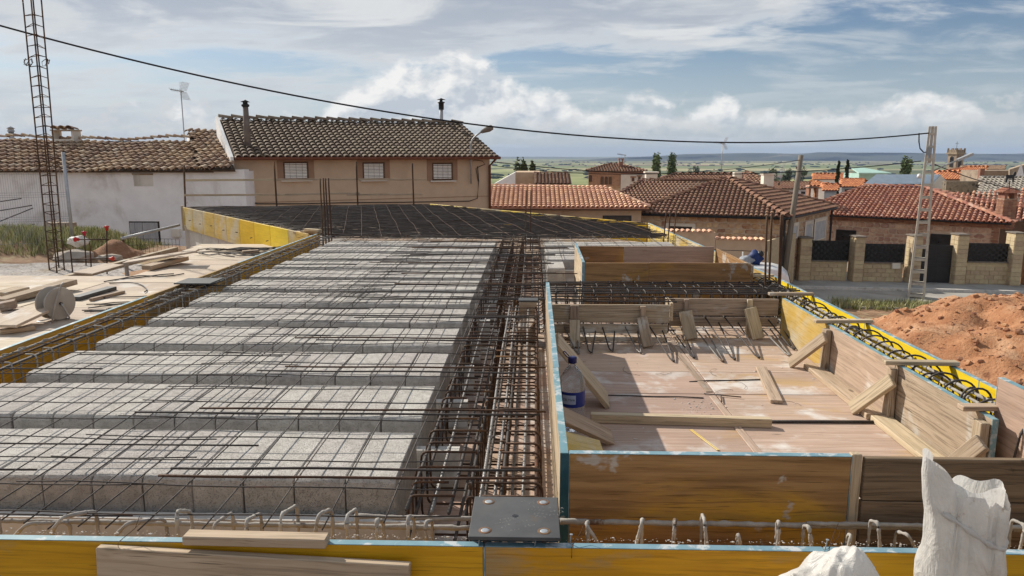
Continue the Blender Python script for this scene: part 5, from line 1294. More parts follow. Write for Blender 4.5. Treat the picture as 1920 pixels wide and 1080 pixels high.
# ---------------- antenna builder
def antenna(base, top_z, label, scale=1.0, grid=True, name='tv_antenna'):
    t = thing(name, base, label, 'antenna'); b = V(base); tp = V((b.x, b.y, top_z)); s = scale
    MB().tube([b, tp], .018 * s, 6).obj('mast', 'galv', t, True)
    m = MB(); c = tp + V((-.02 * s, 0, -.05 * s))
    m.tube([c + V((-.35 * s, 0, .06 * s)), c + V((.12 * s, 0, -.02 * s))], .014 * s, 5)
    for k in range(7): q = c + V(((-.33 + .07 * k) * s, 0, (.056 - .012 * k) * s)); m.tube([q + V((0, -.12 * s, .05 * s)), q + V((0, .12 * s, -.05 * s))], .006 * s, 4)
    m.obj('boom', 'bark', t)
    if grid:
        g_ = MB()
        for sg in (-1, 1):
            for k in range(6):
                g_.tube([c + V((.10 * s, -.25 * s, sg * (.03 + .05 * k) * s)), c + V((.10 * s + .02 * k * s, .25 * s, sg * (.03 + .05 * k) * s))], .005 * s, 4)
                g_.tube([c + V((.10 * s + .10 * s * 0, (-.25 + .1 * k) * s, sg * .02 * s)), c + V((.22 * s, (-.25 + .1 * k) * s, sg * .30 * s))], .005 * s, 4)
        g_.obj('reflector', 'galv', t)
    return t
antenna(W(349, 300, 27.5), W(343, 168, 27.5).z, 'thin television antenna mast above the white house roof', 1.05)

# ---------------- beige-pink house
A = V((-9.9, 24.55, 0)); ang = rad(29); u = V((math.cos(ang), math.sin(ang), 0)); nb_ = V((-u.y, u.x, 0)); Lp = 9.38; nf = -nb_
def tpx(px):     # distance along the front that shows at photo column px
    k = (px - 1000) / FPX; return (k * A.y - A.x) / (u.x - k * u.y)
Bp = A + u * Lp; ZE, ZR, HB = 1.28, 2.52, 3.18
pk_ = thing('beige_house', (-6, 30, -3), 'long beige rendered house with brown tile roof and three barred windows', 'house')
wall(pk_, [A + V((0, 0, -3.2)), Bp + V((0, 0, -3.2)), Bp + V((0, 0, ZE)), A + V((0, 0, ZE))], nb_ * .3, 'pink')
def gable(P0, d, mat):
    return wall(pk_, [P0 + nb_ * .31 + V((0, 0, -3.2)), P0 + nb_ * 6.3 + V((0, 0, -3.2)), P0 + nb_ * 6.3 + V((0, 0, ZE)), P0 + nb_ * HB + V((0, 0, ZR - .05)), P0 + nb_ * .31 + V((0, 0, ZE + .1))], d, mat, 'gable')
gable(A, u * .25, 'white_gable'); gable(Bp, -u * .25, 'pink')
# parapet of the party wall at the left, bright white
wall(pk_, [A - u * .14 + nf * .3 + V((0, 0, -1)), A - u * .14 + nb_ * HB + V((0, 0, -1)), A - u * .14 + nb_ * HB + V((0, 0, ZR + .10)), A - u * .14 + nf * .3 + V((0, 0, ZE - .10))], u * .10, 'white_gable', 'parapet')
ov = nf * .32 + V((0, 0, ZE - .10))
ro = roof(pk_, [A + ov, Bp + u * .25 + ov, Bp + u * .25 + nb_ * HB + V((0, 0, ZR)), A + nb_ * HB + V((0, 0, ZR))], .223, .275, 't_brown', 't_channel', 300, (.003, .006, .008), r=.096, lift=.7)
caps(ro, A + nb_ * HB + V((0, 0, ZR + .02)), Bp + u * .25 + nb_ * HB + V((0, 0, ZR + .02)), 't_brown', .15, .42)
roof(pk_, [Bp + u * .25 + nb_ * 6.6 + V((0, 0, ZE - .1)), A + nb_ * 6.6 + V((0, 0, ZE - .1)), A + nb_ * HB + V((0, 0, ZR)), Bp + u * .25 + nb_ * HB + V((0, 0, ZR))], .5, .6, 't_brown', 't_channel', 0, name='rear_roof')
MB().tube([A + nf * .36 + V((0, 0, ZE - .15)), Bp + u * .28 + nf * .36 + V((0, 0, ZE - .15))], .06, 8).obj('gutter', 'gutter', pk_, True)
MB().prism([A + nf * .01 + V((0, 0, ZE - .18)), Bp + nf * .01 + V((0, 0, ZE - .18)), Bp + nf * .32 + V((0, 0, ZE - .21)), A + nf * .32 + V((0, 0, ZE - .21))], (0, 0, .03)).obj('soffit', 'gutter', pk_)
dp = Bp + nf * .07 - u * .03
MB().tube([Bp + u * .1 + nf * .33 + V((0, 0, ZE - .2)), dp + V((0, 0, ZE - .45)), dp + V((0, 0, -3.2))], .05, 8).obj('downpipe', 'gutter', pk_, True)
for (p0, p1, q0, q1) in ((533, 580, 303, 337), (682, 723, 304, 337), (812, 850, 305, 338)):
    a, b = A + u * tpx(p0), A + u * tpx(p1); ym = (a.y + b.y) / 2
    z1 = W((p0 + p1) / 2, q0, ym).z; z0 = W((p0 + p1) / 2, q1, ym).z
    wn = window(pk_, a, b, z0, z1, nf, 'brown_wood', 'dark_open', slats=12, surround=(.20, 'pink_dark', .18), grille=True)
    sl_ = MB(); q = a + u * ((b - a).length / 2) + nf * .06 + V((0, 0, z0 - .03)); sl_.box(q, ((b - a).length + .2, .12, .05), Matrix.Rotation(ang, 3, 'Z')); sl_.obj('sill', 'pale', wn)
MB().prism([A + nf * .003 + V((0, 0, -.35)), Bp + nf * .003 + V((0, 0, -.35)), Bp + nf * .003 + V((0, 0, -.33)), A + nf * .003 + V((0, 0, -.33))], nf * .012).obj('render_joint', 'pink_dark', pk_)
MB().prism([A + u * tpx(790) + nf * .003 + V((0, 0, -1.9)), Bp + nf * .003 + V((0, 0, -1.9)), Bp + nf * .003 + V((0, 0, -1.15)), A + u * tpx(790) + nf * .003 + V((0, 0, -1.15))], nf * .015).obj('plinth', 'pink_dark', pk_)
c = A + u * .55 + nb_ * .55 + V((0, 0, ZE + .05))
fl_ = MB().tube([c, c + V((0, 0, 1.5))], [.12, .09], 12).obj('flue', 'coping', pk_, True)
MB().lathe([(.10, 1.5), (.13, 1.52), (.13, 1.58), (.08, 1.60), (.08, 1.66), (.16, 1.66), (0, 1.74)], c, 12).obj('cowl', 'black_metal', fl_, True)
c = W(828, 240, 31.6); fl_ = MB().tube([c + V((0, 0, -.3)), c + V((0, 0, 1.0))], .075, 10).obj('flue', 'galv', pk_, True)
MB().lathe([(.11, .75), (.11, 1.0), (.15, 1.02), (.15, 1.06), (.06, 1.08), (.06, 1.14), (.19, 1.15), (0, 1.22)], c, 12).obj('cowl', 'black_metal', fl_, True)
bxp = A + u * .18 + nf * .06; MB().box(bxp + V((0, 0, -1.35)), (.35, .12, .5), Matrix.Rotation(ang, 3, 'Z')).obj('meter_box', 'pale', pk_)
# wall cable and street lamp
def pcab(pts, r=.012, label='', name='wall_cable'):
    q = [A + u * tpx(px) + nf * .04 + V((0, 0, W(px, py, (A + u * tpx(px)).y).z)) for px, py in pts]
    return MB().tube(q, r, 5).obj(name, 'cable', smooth=True, label=label, cat='cable')
pcab([(463, 378), (480, 382), (560, 382), (640, 380), (760, 379), (880, 377), (895, 372), (898, 340), (896, 312)], .016, 'black cable looping along the foot of the beige house front')
pcab([(888, 302), (890, 300), (905, 302), (910, 308), (900, 312), (893, 316), (897, 340)], .012, 'knot of thin black cables by the beige house corner')
p = A + u * tpx(882) + nf * .12
sl0 = thing('street_lamp', p + V((0, 0, 0)), 'grey street lamp on a curved arm fixed to the beige house corner', 'street lamp')
zt = W(885, 262, p.y).z
MB().tube(arcpath([p + V((0, 0, .15)), p + V((0, 0, zt)), p + u * .35 + nf * .3 + V((0, 0, zt + .32))], .35, 6), .035, 8).obj('arm', 'galv', sl0, True)
hd = p + u * .5 + nf * .42 + V((0, 0, zt + .38)); hm = frame(u * .7 + nf * .5 + V((0, 0, .35)), (0, 0, 1)).to_3x3()
MB().lathe([(0, -.28), (.06, -.25), (.09, -.1), (.12, .05), (.10, .2), (0, .26)], hd, 12, hm @ Matrix.Rotation(rad(90), 3, 'Y')).obj('lamp_head', 'coping', sl0, True)

# ---------------- salmon-roofed house
sh = thing('salmon_house', (2, 36, -4.8), 'beige house with a bright salmon tile roof right of the beige-pink house', 'house')
YE = 34.6; z_e = W(1100, 389, YE).z
pts = [V((-3.2, YE, z_e)), V((W(1217, 388, YE).x, YE, z_e)), W(1134, 353, 38.3), V((-3.2, 38.3, W(1134, 353, 38.3).z + .14))]
ro = roof(sh, pts, .225, .34, 't_salmon', 't_salmon', 300, (.003, .006, .01), r=.10, lift=.8)
caps(ro, pts[3], pts[2], 't_salmon', .11, .42); 
roof(sh, [pts[1], V((pts[1].x, 42, z_e)), pts[2]], .3, .4, 't_salmon', 't_salmon', 0, name='side_roof')
wall(sh, [(-3.2, YE + .35, -5), (pts[1].x - .3, YE + .35, -5), (pts[1].x - .3, YE + .35, z_e - .02), (-3.2, YE + .35, z_e - .02)], (0, .3, 0), 'beige')
wall(sh, [(pts[1].x - .6, YE + .66, -5), (pts[1].x - .6, 42, -5), (pts[1].x - .6, 42, z_e - .05), (pts[1].x - .6, YE + .66, z_e - .05)], (.29, 0, 0), 'beige')
MB().span((-3.2, YE - .02, z_e - .14), (pts[1].x, YE + .34, z_e - .075)).obj('eaves_board', 'brown_wood', sh)
a, b = W(1130, 405, YE + .35), W(1184, 405, YE + .35); window(sh, a, b, -2.6, W(1150, 404, YE + .35).z, (0, -1, 0), 'black_metal', 'dark_open')

# ---------------- dark brown hip-roofed stone house
bh = thing('stone_house', (10, 36, -4.9), 'stone house with a dark brown hipped tile roof in the middle', 'house')
ZB = -1.45
C1, C2, C3, C4 = V((4.6, 35.3, ZB)), V((11.15, 32.9, ZB)), V((16.1, 39.8, ZB)), V((10.0, 42.4, ZB))
ap = V((9.9, 38.4, .10))
for nm, p_ in (('front_roof', [C1, C2, ap]), ('side_roof', [C2, C3, ap]), ('rear_roof', [C3, C4, ap]), ('left_roof', [C4, C1, ap])):
    ro = roof(bh, p_, .215, .34, 't_choc', 't_channel', 300 if nm == 'front_roof' else 0, (.003, .006, .008), r=.088, lift=.8, name=nm)
    if nm == 'front_roof': caps(ro, C1 + V((0, 0, .03)), ap, 't_choc', .13, .42)
    if nm == 'side_roof': caps(ro, C2 + V((0, 0, .03)), ap, 't_choc', .15, .40); caps(ro, C3 + V((0, 0, .03)), ap, 't_choc', .13, .42)
def inset(a, b, c, k=.45): m_ = (C1 + C2 + C3 + C4) / 4; return lerp(a, m_, k / (a - m_).length)
I1, I2, I3 = (inset(q, 0, 0) for q in (C1, C2, C3))
def vwall(h, a, b, z0, z1, mat, th=.3, name='wall'):
    d = (V((b.x, b.y, 0)) - V((a.x, a.y, 0))).normalized(); nrm_ = V((d.y, -d.x, 0))
    wall(h, [(a.x, a.y, z0), (b.x, b.y, z0), (b.x, b.y, z1), (a.x, a.y, z1)], -nrm_ * th, mat, name); return nrm_
n1_ = vwall(bh, I1, I2, -5, ZB + .02, 'mortar_wall'); n2_ = vwall(bh, I2 + V((.18, .25, 0)), I3, -5, ZB + .02, 'mortar_wall')
def onwall(a, b, px):
    k = (px - 1000) / FPX; d = (b - a); t = (k * a.y - a.x) / (d.x - k * d.y); return t * d.length
stones(bh, I1, I2, -4.0, ZB - .02, n1_, 'stone', .27, holes=[(onwall(I1, I2, 1248), onwall(I1, I2, 1302), -4, -2.15)])
L2 = (I3 - I2).length; wz = []
for (p0, p1, q0, q1) in ((1478, 1490, 424, 450), (1505, 1517, 420, 452), (1522, 1541, 415, 453)):
    t0, t1 = onwall(I2, I3, p0), onwall(I2, I3, p1); d = (I3 - I2).normalized(); ym = (I2 + d * t0).y
    wz.append((t0 - .1, t1 + .1, W(p0, q1, ym).z - .1, W(p0, q0, ym).z + .1))
stones(bh, I2 + V((.18, .25, 0)), I3, -4.2, ZB - .02, n2_, 'stone', .25, holes=wz)
for t0, t1, z0, z1 in wz:
    d = (I3 - I2).normalized(); a, b = I2 + d * (t0 + .1), I2 + d * (t1 - .1)
    window(bh, a + n2_ * .03, b + n2_ * .03, z0 + .1, z1 - .1, n2_, 'pale', 'curtain', surround=(.12, 'pale', .12))
a, b = W(1254, 428, 33.8), W(1297, 428, 33.2); d = (I2 - I1).normalized(); t0, t1 = onwall(I1, I2, 1254), onwall(I1, I2, 1297)
window(bh, I1 + d * t0 + n1_ * .03, I1 + d * t1 + n1_ * .03, -3.8, W(1270, 429, 33.6).z, n1_, None, 'dark_open', surround=(.15, 'pale', .14))
MB().tube([C2 + V((0, 0, -.08)), C1 + V((0, 0, -.08))], .06, 6).tube([C2 + V((0, 0, -.08)), C3 + V((0, 0, -.08))], .06, 6).obj('gutter', 'black_metal', bh)
MB().tube([I3 + n2_ * .1 + V((0, 0, -.1)), I3 + n2_ * .1 + V((0, 0, -3.4))], .055, 6).obj('downpipe', 'black_metal', bh)
MB().tube([I2 + V((.1, -.15, -.1)), I2 + V((.1, -.15, -3.4))], .055, 6).obj('downpipe', 'black_metal', bh)
# brown roof wing behind, to the left
bw2 = thing('brown_roof_house', (6, 42, -5), 'low house with a dark brown roof slope behind the salmon roof', 'house')
p_ = [W(1125, 388, 39.5), W(1330, 380, 40.0), W(1345, 337, 43.5), W(1205, 338, 43.5)]
p_[0].z = p_[1].z = W(1200, 384, 39.8).z; p_[2].z = p_[3].z = W(1250, 338, 43.5).z
ro = roof(bw2, p_, .22, .34, 't_choc', 't_channel', 0, (.003, .006, .008), r=.088, lift=.8)
caps(ro, p_[3], p_[2], 't_choc', .13, .42); caps(ro, p_[0], p_[3], 't_choc', .13, .42)
wall(bw2, [(p_[0].x + .4, 39.9, -6), (p_[1].x, 40.3, -6), (p_[1].x, 40.3, p_[0].z), (p_[0].x + .4, 39.9, p_[0].z)], (0, .3, 0), 'beige')

# ---------------- red-roofed stone house behind the pillared wall
rh = thing('red_roof_house', (21, 42, -4.9), 'stone house with a large red clay tile roof behind the pillared wall', 'house')
ZQ = -2.18
E0, E1 = W(1490, 400, 44.6), W(1897, 416, 38.4); E0.z = E1.z = ZQ
G0, G1 = W(1625, 348, 47.2), W(1732, 351, 45.2); G0.z = G1.z = (G0.z + G1.z) / 2
ro = roof(rh, [E0, E1, G1, G0], .255, .36, 't_red', 't_channel_red', 300, (.006, .012, .015), r=.095, st=.030, lift=1.0)
caps(ro, G0, G1, 't_red', .13, .42); caps(ro, G1, E1 + V((0, 0, .05)), 't_red', .14, .42); caps(ro, E0 + V((0, 0, .05)), G0, 't_red', .13, .42)
K1 = E1 + V((6.2, 7.4, 0)); ro = roof(rh, [E1, K1, G1], .26, .36, 't_red', 't_channel_red', 0, (.006, .012, .015), r=.105, name='side_roof')
K0 = E0 + V((5, 8, 0)); roof(rh, [K0, E0, G0], .3, .4, 't_red', 't_channel_red', 0, name='left_roof')
J0 = W(1770, 372, 43.5); J1 = W(1990, 418, 39.0); J1.z = ZQ - .1; J2 = W(1990, 385, 43.0); J0.z = G1.z - .35
ro = roof(rh, [V((J0.x - .5, 41.6, ZQ + .35)), J1, J2, J0], .255, .36, 't_red', 't_channel_red', 120, (.006, .012, .015), r=.095, st=.03, lift=1.0, name='annex_roof')
MB().prism([(E1.x - .3, 39.3, -5.4), (J1.x, 40.2, -5.4), (J1.x, 40.2, ZQ - .05), (E1.x - .3, 39.3, ZQ - .05)], (0, .3, 0)).obj('annex_wall', 'brown_wood', rh)
d = (E1 - E0).normalized(); nr_ = V((d.y, -d.x, 0))
F0, F1 = E0 - nr_ * .4 + d * .4, E1 - nr_ * .4 - d * .5
vwall(rh, F0, F1, -5.4, ZQ + .03, 'mortar_wall')
hl = []
for (p0, p1, q0, q1) in ((1563, 1600, 430, 462), (1736, 1776, 438, 470)):
    t0, t1 = onwall(F0, F1, p0), onwall(F0, F1, p1); ym = (F0 + d * t0).y; hl.append((t0, t1, -5, W(p0, q0, ym).z))
stones(rh, F0, F1, -4.4, ZQ - .36, nr_, 'stone_pink', .25, holes=hl)
for k, (t0, t1, z0, z1) in enumerate(hl): window(rh, F0 + d * t0 + nr_ * .03, F0 + d * t1 + nr_ * .03, z0, z1, nr_, 'black_metal', 'dark_open', name='window' if k == 0 else 'garage_door')
bk = MB(); LF = (F1 - F0).length; rm_ = frame(d, (0, 0, 1)).to_3x3()
for r_ in range(4):
    k = 0
    while k < LF:
        bk.box(F0 + d * (k + .12) + nr_ * .03 + V((0, 0, ZQ - .31 + r_ * .075 - F0.z + 0)) + V((0, 0, F0.z)) - V((0, 0, 0)) if False else V(((F0 + d * (k + .12) + nr_ * .03).x, (F0 + d * (k + .12) + nr_ * .03).y, ZQ - .31 + r_ * .075)), (.23, .07, .06), rm_); k += .245
for r_ in range(24):
    q = F1 - d * (.12 if r_ % 2 else .17) + nr_ * .04; bk.box((q.x, q.y, ZQ - .4 - r_ * .075), (.24 if r_ % 2 else .34, .08, .06), rm_)
bk.obj('brick_trim', 'brick', rh, kind='stuff')
MB().tube([E0 + V((0, 0, -.06)), E1 + V((0, 0, -.06))], .06, 6).obj('gutter', 'black_metal', rh)
# brick chimney with a little tiled roof
cb = W(1884, 408, 39.8); ct = W(1884, 372, 39.8).z; ck = thing('brick_chimney', (cb.x, 39.8, cb.z - .3), 'brick chimney with a small pitched tile hood on the red roof', 'chimney')
MB().span((cb.x - .31, 39.5, cb.z - .6), (cb.x + .31, 40.1, ct - .01)).obj('core', 'mortar_wall', ck)
cm = MB()
for r_ in range(int((ct - cb.z + .6) / .075)):
    for k in range(3):
        o_ = .1 if r_ % 2 else 0
        cm.box((cb.x - .24 + k * .23 + o_ * .4, 39.495, cb.z - .56 + r_ * .075), (.215, .05, .06)); cm.box((cb.x - .315, 39.6 + k * .2, cb.z - .56 + r_ * .075), (.05, .19, .06))
cm.obj('bricks', 'brick', ck, kind='stuff')
for s in (-1, 1): MB().span((cb.x + s * .24 - .07, 39.5, ct), (cb.x + s * .24 + .07, 40.1, ct + .30)).obj('hood_leg', 'brick', ck)
hd_ = MB(); hd_.prism([(cb.x - .45, 39.4, ct + .30), (cb.x + .45, 39.4, ct + .30), (cb.x, 39.4, ct + .56)], (0, .8, 0)); ho = hd_.obj('hood', 't_red', ck)
tm = tile_mesh(.2, .3, .07, .85, 4).mesh('hood_tile'); tm.materials.append(M['t_red'])
for s in (-1, 1):
    for k in range(4):
        for j in range(2): place(tm, 'hood_tile', Matrix.Translation((cb.x + s * (.36 - j * .2), 39.5 + k * .19, ct + .36 + j * .115)) @ Matrix.Rotation(s * rad(30), 4, 'Y') @ Matrix.Rotation(s * rad(90), 4, 'Z'), ho)
MB().rock((cb.x, 39.8, ct + .60), .10, (1, 1, 1), .1).obj('finial', 'coping', ck)
# small hooded chimney between the brown and red roofs
c = W(1523, 362, 45); ck = thing('roof_chimney', c, 'small chimney with three red cover tiles left of the red roof', 'chimney')
for s in (-1, 1): MB().span((c.x + s * .22 - .06, 44.8, c.z - .5), (c.x + s * .22 + .06, 45.3, c.z + .32)).obj('leg', 'brick', ck)
MB().span((c.x - .34, 44.7, c.z + .321), (c.x + .34, 45.4, c.z + .36)).obj('slab', 'coping', ck)
tm = tile_mesh(.2, .7, .11, .85, 2).mesh('roof_tile'); tm.materials.append(M['t_red'])
for s in (-1, 0, 1): place(tm, 'roof_tile', Matrix.Translation((c.x + s * .22, 45.05, c.z + .365)), ck)

# ---------------- pillared boundary wall along the street
ZS = -4.82
def wy(px): return lerp(35.1, 33.9, (px - 1480) / 430)
bwl = thing('boundary_wall', (16, 34.6, ZS), 'sand-coloured block wall with pillars and black woven fence panels along the street', 'wall')
def onz_(px, off=0): y = wy(px) + off; return V((W(px, 500, y).x, y, 0))
pil = [(1499, 1520, 447), (1601, 1619, 445), (1708, 1724, 443), (1792, 1812, 441), (1897, 1914, 438)]
blk = MB().cbox((.40, .05, .19), .008).mesh('wall_block'); blk.materials.append(M['sandblock'])
for i, (p0, p1, pt) in enumerate(pil):
    a = onz_(p0); b = onz_(p1); w_ = max(.42, (b - a).x); zt = W(p0, pt, a.y).z
    core = MB().span((a.x, a.y - .02, ZS - .2), (a.x + w_, a.y + .62, zt)).obj('pillar', 'sandblock', bwl)
    for r_ in range(int((zt - ZS) / .2)):
        z = ZS + .1 + r_ * .2
        MB().cbox((w_ + .02, .03, .188), .006, (a.x + w_ / 2, a.y - .032, z)).obj('face_block', 'sandblock', core)
        for k in range(2): MB().cbox((.03, .30, .188), .008, (a.x - .012, a.y + .13 + k * .31, z)).obj('side_block', 'sandblock', core)
    MB().span((a.x - .05, a.y - .09, zt + .001), (a.x + w_ + .05, a.y + .66, zt + .05)).obj('coping', 'coping', core)
def low(p0, p1, pyt, pyb, seed):
    a = onz_(p0, .25); b = onz_(p1, .25); z1 = W(p0, pyt, a.y).z; z0 = W((p0 + p1) / 2, pyb, a.y).z
    wl_ = MB().prism([(a.x, a.y, ZS - .2), (b.x, b.y, ZS - .2), (b.x, b.y, z0 - .05), (a.x, a.y, z0 - .05)], (0, .2, 0)).obj('low_wall', 'sandblock', bwl)
    L = (b - a).length; d = (b - a).normalized(); rm_ = frame(d, (0, 0, 1))
    for r_ in range(int((z0 - .05 - ZS) / .2)):
        k = -.2 if r_ % 2 else 0
        while k < L - .02:
            s0, s1 = max(0, k), min(L, k + .4)
            if s1 - s0 > .08:
                q = a + d * ((s0 + s1) / 2)
                place(blk if s1 - s0 > .39 else blk, 'wall_block', Matrix.Translation((q.x, q.y - .003, ZS + .1 + r_ * .2)) @ rm_ @ Matrix.Diagonal((max(.1, (s1 - s0 - .012) / .4), 1, 1, 1)), wl_)
            k += .4
    MB().prism([(a.x, a.y - .08, z0 - .049), (b.x, b.y - .08, z0 - .049), (b.x, b.y - .08, z0), (a.x, a.y - .08, z0)], (0, .32, 0)).obj('sill', 'coping', wl_)
    # woven fence panel: slats over and under uprights
    pn = MB().prism([(a.x, a.y + .10, z0 + .01), (b.x, b.y + .10, z0 + .01), (b.x, b.y + .10, z1), (a.x, a.y + .10, z1)], (0, .01, 0)).obj('fence_panel', 'black_metal', bwl)
    ns = 7; m = 12
    for s in range(ns):
        za, zb = lerp(z0, z1, (s + .04) / ns), lerp(z0, z1, (s + .97) / ns); mb = MB()
        for k in range(m + 1):
            p = a.lerp(b, k / m); yv = p.y + .06 + (.03 if (k + s) % 2 else -.03); mb.v += [V((p.x, yv, za)), V((p.x, yv, zb)), V((p.x, yv + .008, za)), V((p.x, yv + .008, zb))]
        for k in range(m): q = 4 * k; mb.f += [(q, q + 4, q + 5, q + 1), (q + 2, q + 3, q + 7, q + 6), (q + 1, q + 5, q + 7, q + 3), (q, q + 2, q + 6, q + 4)]
        mb.obj('slat', 'black_metal', pn)
    for q in (a, b): MB().tube([(q.x, q.y + .02, z0), (q.x, q.y + .02, z1 + .03)], .03, 4).obj('upright', 'black_metal', pn)
low(1520, 1588, 451, 488, 1); low(1619, 1693, 457, 491, 2); low(1812, 1890, 456, 490, 3)
# gate
ga, gb = onz_(1726, .3), onz_(1783, .3); zg = W(1755, 459, ga.y).z
gt = thing('gate', ((ga.x + gb.x) / 2, ga.y, ZS), 'black double-leaf metal gate between the sand pillars', 'gate')
for k in range(2):
    a, b = ga.lerp(gb, k / 2 + .005), ga.lerp(gb, (k + 1) / 2 - .005)
    lf_ = MB().prism([(a.x, a.y, ZS + .06), (b.x, b.y, ZS + .06), (b.x, b.y, zg), (a.x, a.y, zg)], (0, .04, 0)).obj('leaf', 'black_metal', gt)
    for zz in (.95, 1.05, 1.85): MB().prism([(a.x, a.y - .02, ZS + zz), (b.x, b.y - .02, ZS + zz), (b.x, b.y - .02, ZS + zz + .04), (a.x, a.y - .02, ZS + zz + .04)], (0, .018, 0)).obj('rail', 'black_metal', lf_)
    for s in range(6): MB().prism([(a.x + .05, a.y - .012, ZS + 1.12 + s * .12), (b.x - .05, b.y - .012, ZS + 1.12 + s * .12), (b.x - .05, b.y - .012, ZS + 1.22 + s * .12), (a.x + .05, a.y - .012, ZS + 1.22 + s * .12)], (0, .01, 0)).obj('slat', 'black_metal', lf_)
mbx = W(1683, 498, wy(1683) + .2); MB().span((mbx.x - .26, mbx.y - .06, mbx.z - .14), (mbx.x + .1, mbx.y + .1, mbx.z + .12)).obj('meter_box', 'pale', label='pale double meter box set in the sand block wall', cat='meter box')
MB().span((W(1890, 500, 33.9).x + .9, 33.9, ZS - .2), (W(1890, 500, 33.9).x + 7, 34.3, W(1915, 455, 33.9).z)).obj('brick_wall', 'brick', label='reddish brick wall at the right edge beyond the last pillar', cat='wall')
# garden wall with pale cover tiles in front of the stone house
gw = thing('garden_wall', (8.5, 31.5, ZS), 'stepped beige garden wall capped with pale cover tiles', 'wall')
tmw = tile_mesh(.2, .42, .105, .8, 2).mesh('cap_tile'); tmw.materials.append(M['t_salmon'])
for i, (p0, p1, py, y0, y1) in enumerate(((1236, 1342, 434, 31.9, 31.6), (1342, 1437, 449, 31.6, 31.3))):
    a, b = W(p0, py, y0), W(p1, py, y1); b.z = a.z
    MB().prism([(a.x, a.y, ZS - .3), (b.x, b.y, ZS - .3), (b.x, b.y, a.z), (a.x, a.y, a.z)], (0, .22, 0)).obj('wall', 'beige', gw)
    d = (b - a).normalized(); L = (b - a).length; k = .12
    while k < L - .02:
        q = a + d * k; place(tmw, 'cap_tile', Matrix.Translation((q.x, q.y + .08, q.z + .015)) @ Matrix.Rotation(rad(12), 4, 'X'), gw); k += .225
a, b = W(1437, 447, 31.3), W(1481, 447, 34.9)
wall(gw, [(a.x, a.y, ZS - .3), (b.x + .2, b.y - .2, ZS - .3), (b.x + .2, b.y - .2, W(1460, 447, 32.5).z), (a.x, a.y, W(1460, 447, 32.5).z)], (0, .2, 0), 'sandblock', 'side_wall')
# ============================================================ STREET, POLES, MOUND
random.seed(5)
def strip(name, pts, mat, z, th=0.0):
    mb = MB()
    if th: mb.prism([(x, y, z) for x, y in pts], (0, 0, -th))
    else: mb.raw([(x, y, z) for x, y in pts], [tuple(range(len(pts)))])
    return mb.obj(name, mat, kind='structure')
def yl(x, off): return 35.1 - (x - 12.5) * .105 + off       # line of the boundary wall
xa, xb = -2.0, 60.0
strip('road', [(xa, yl(xa, -5.6)), (xb, yl(xb, -5.6)), (xb, yl(xb, -1.5)), (xa, yl(xa, -1.5))], 'road', -4.76, .3)
strip('pavement', [(xa, yl(xa, -1.5)), (xb, yl(xb, -1.5)), (xb, yl(xb, .6)), (xa, yl(xa, .6))], 'pavement', -4.64, .4)
strip('kerb', [(xa, yl(xa, -1.64)), (xb, yl(xb, -1.64)), (xb, yl(xb, -1.505)), (xa, yl(xa, -1.505))], 'joist', -4.632, .3)
def f3():
    x = R(9.5, 26); y = yl(x, -5.2) + random.gauss(0, .38)
    if noise.noise(V((x * .8, y, 1))) < -.3: return None
    return x, y, ground_z(x, y) + .03, 1
blades('grass', 3600, f3, .12, .36, 'green grass verge along the near side of the street', .016)
# clay mound
def mound_z(x, y):
    c = V((15.0, 16.8)); dx, dy = (x - c.x) / 10.2, (y - c.y) / 6.0; d = math.hypot(dx, dy)
    h = 2.55 * (max(0, 1 - d) ** .85)
    c2 = math.hypot((x - 10.2) / 3.4, (y - 20.5) / 3.2); h += .25 * max(0, 1 - c2)
    c3 = math.hypot((x - 9.2) / 4.0, (y - 13.2) / 3.2); h += .55 * max(0, 1 - c3) ** 1.2
    nz = .30 * noise.fractal(V((x * .6, y * .6, 4.2)), .9, 2.1, 7) + .08 * noise.fractal(V((x * 2.4, y * 2.4, 1.2)), .8, 2.1, 4)
    return ground_z(x, y) + h + nz * sstep(0, .5, h) + (.05 if h > .02 else -.1) + .05 * noise.noise(V((x * 1.7, y * 1.7, 8)))
mb = MB(); nx_, ny_ = 150, 120
for j in range(ny_ + 1):
    for i in range(nx_ + 1):
        x, y = lerp(4.6, 26, i / nx_), lerp(9, 24.5, j / ny_); mb.v.append(V((x, y, mound_z(x, y))))
mb.f = [(j * (nx_ + 1) + i, j * (nx_ + 1) + i + 1, (j + 1) * (nx_ + 1) + i + 1, (j + 1) * (nx_ + 1) + i) for j in range(ny_) for i in range(nx_)]
mb.obj('dirt_mound', 'dirt', label='big heap of reddish clay beside the right edge of the slab', cat='dirt heap', smooth=True)
cl = MB()
for k in range(14000):
    x, y = R(5.2, 20.5), R(9.6, 24); z = mound_z(x, y)
    if z < ground_z(x, y) - .02 and random.random() < .6: continue
    r_ = .008 + .075 * random.random() ** 9
    cl.rock((x, y, z + r_ * .25), r_, (1.15, 1, .8), .32)
cl.obj('clay_clods', 'clod', kind='stuff', label='loose clods and pebbles covering the clay heap', cat='clods')
# soil strip between verge and mound
patch('soil', [(6, 23.6), (26, 22.0), (26, 28.2), (6, 29.6)], 'dry_soil', .04, 26, .06)

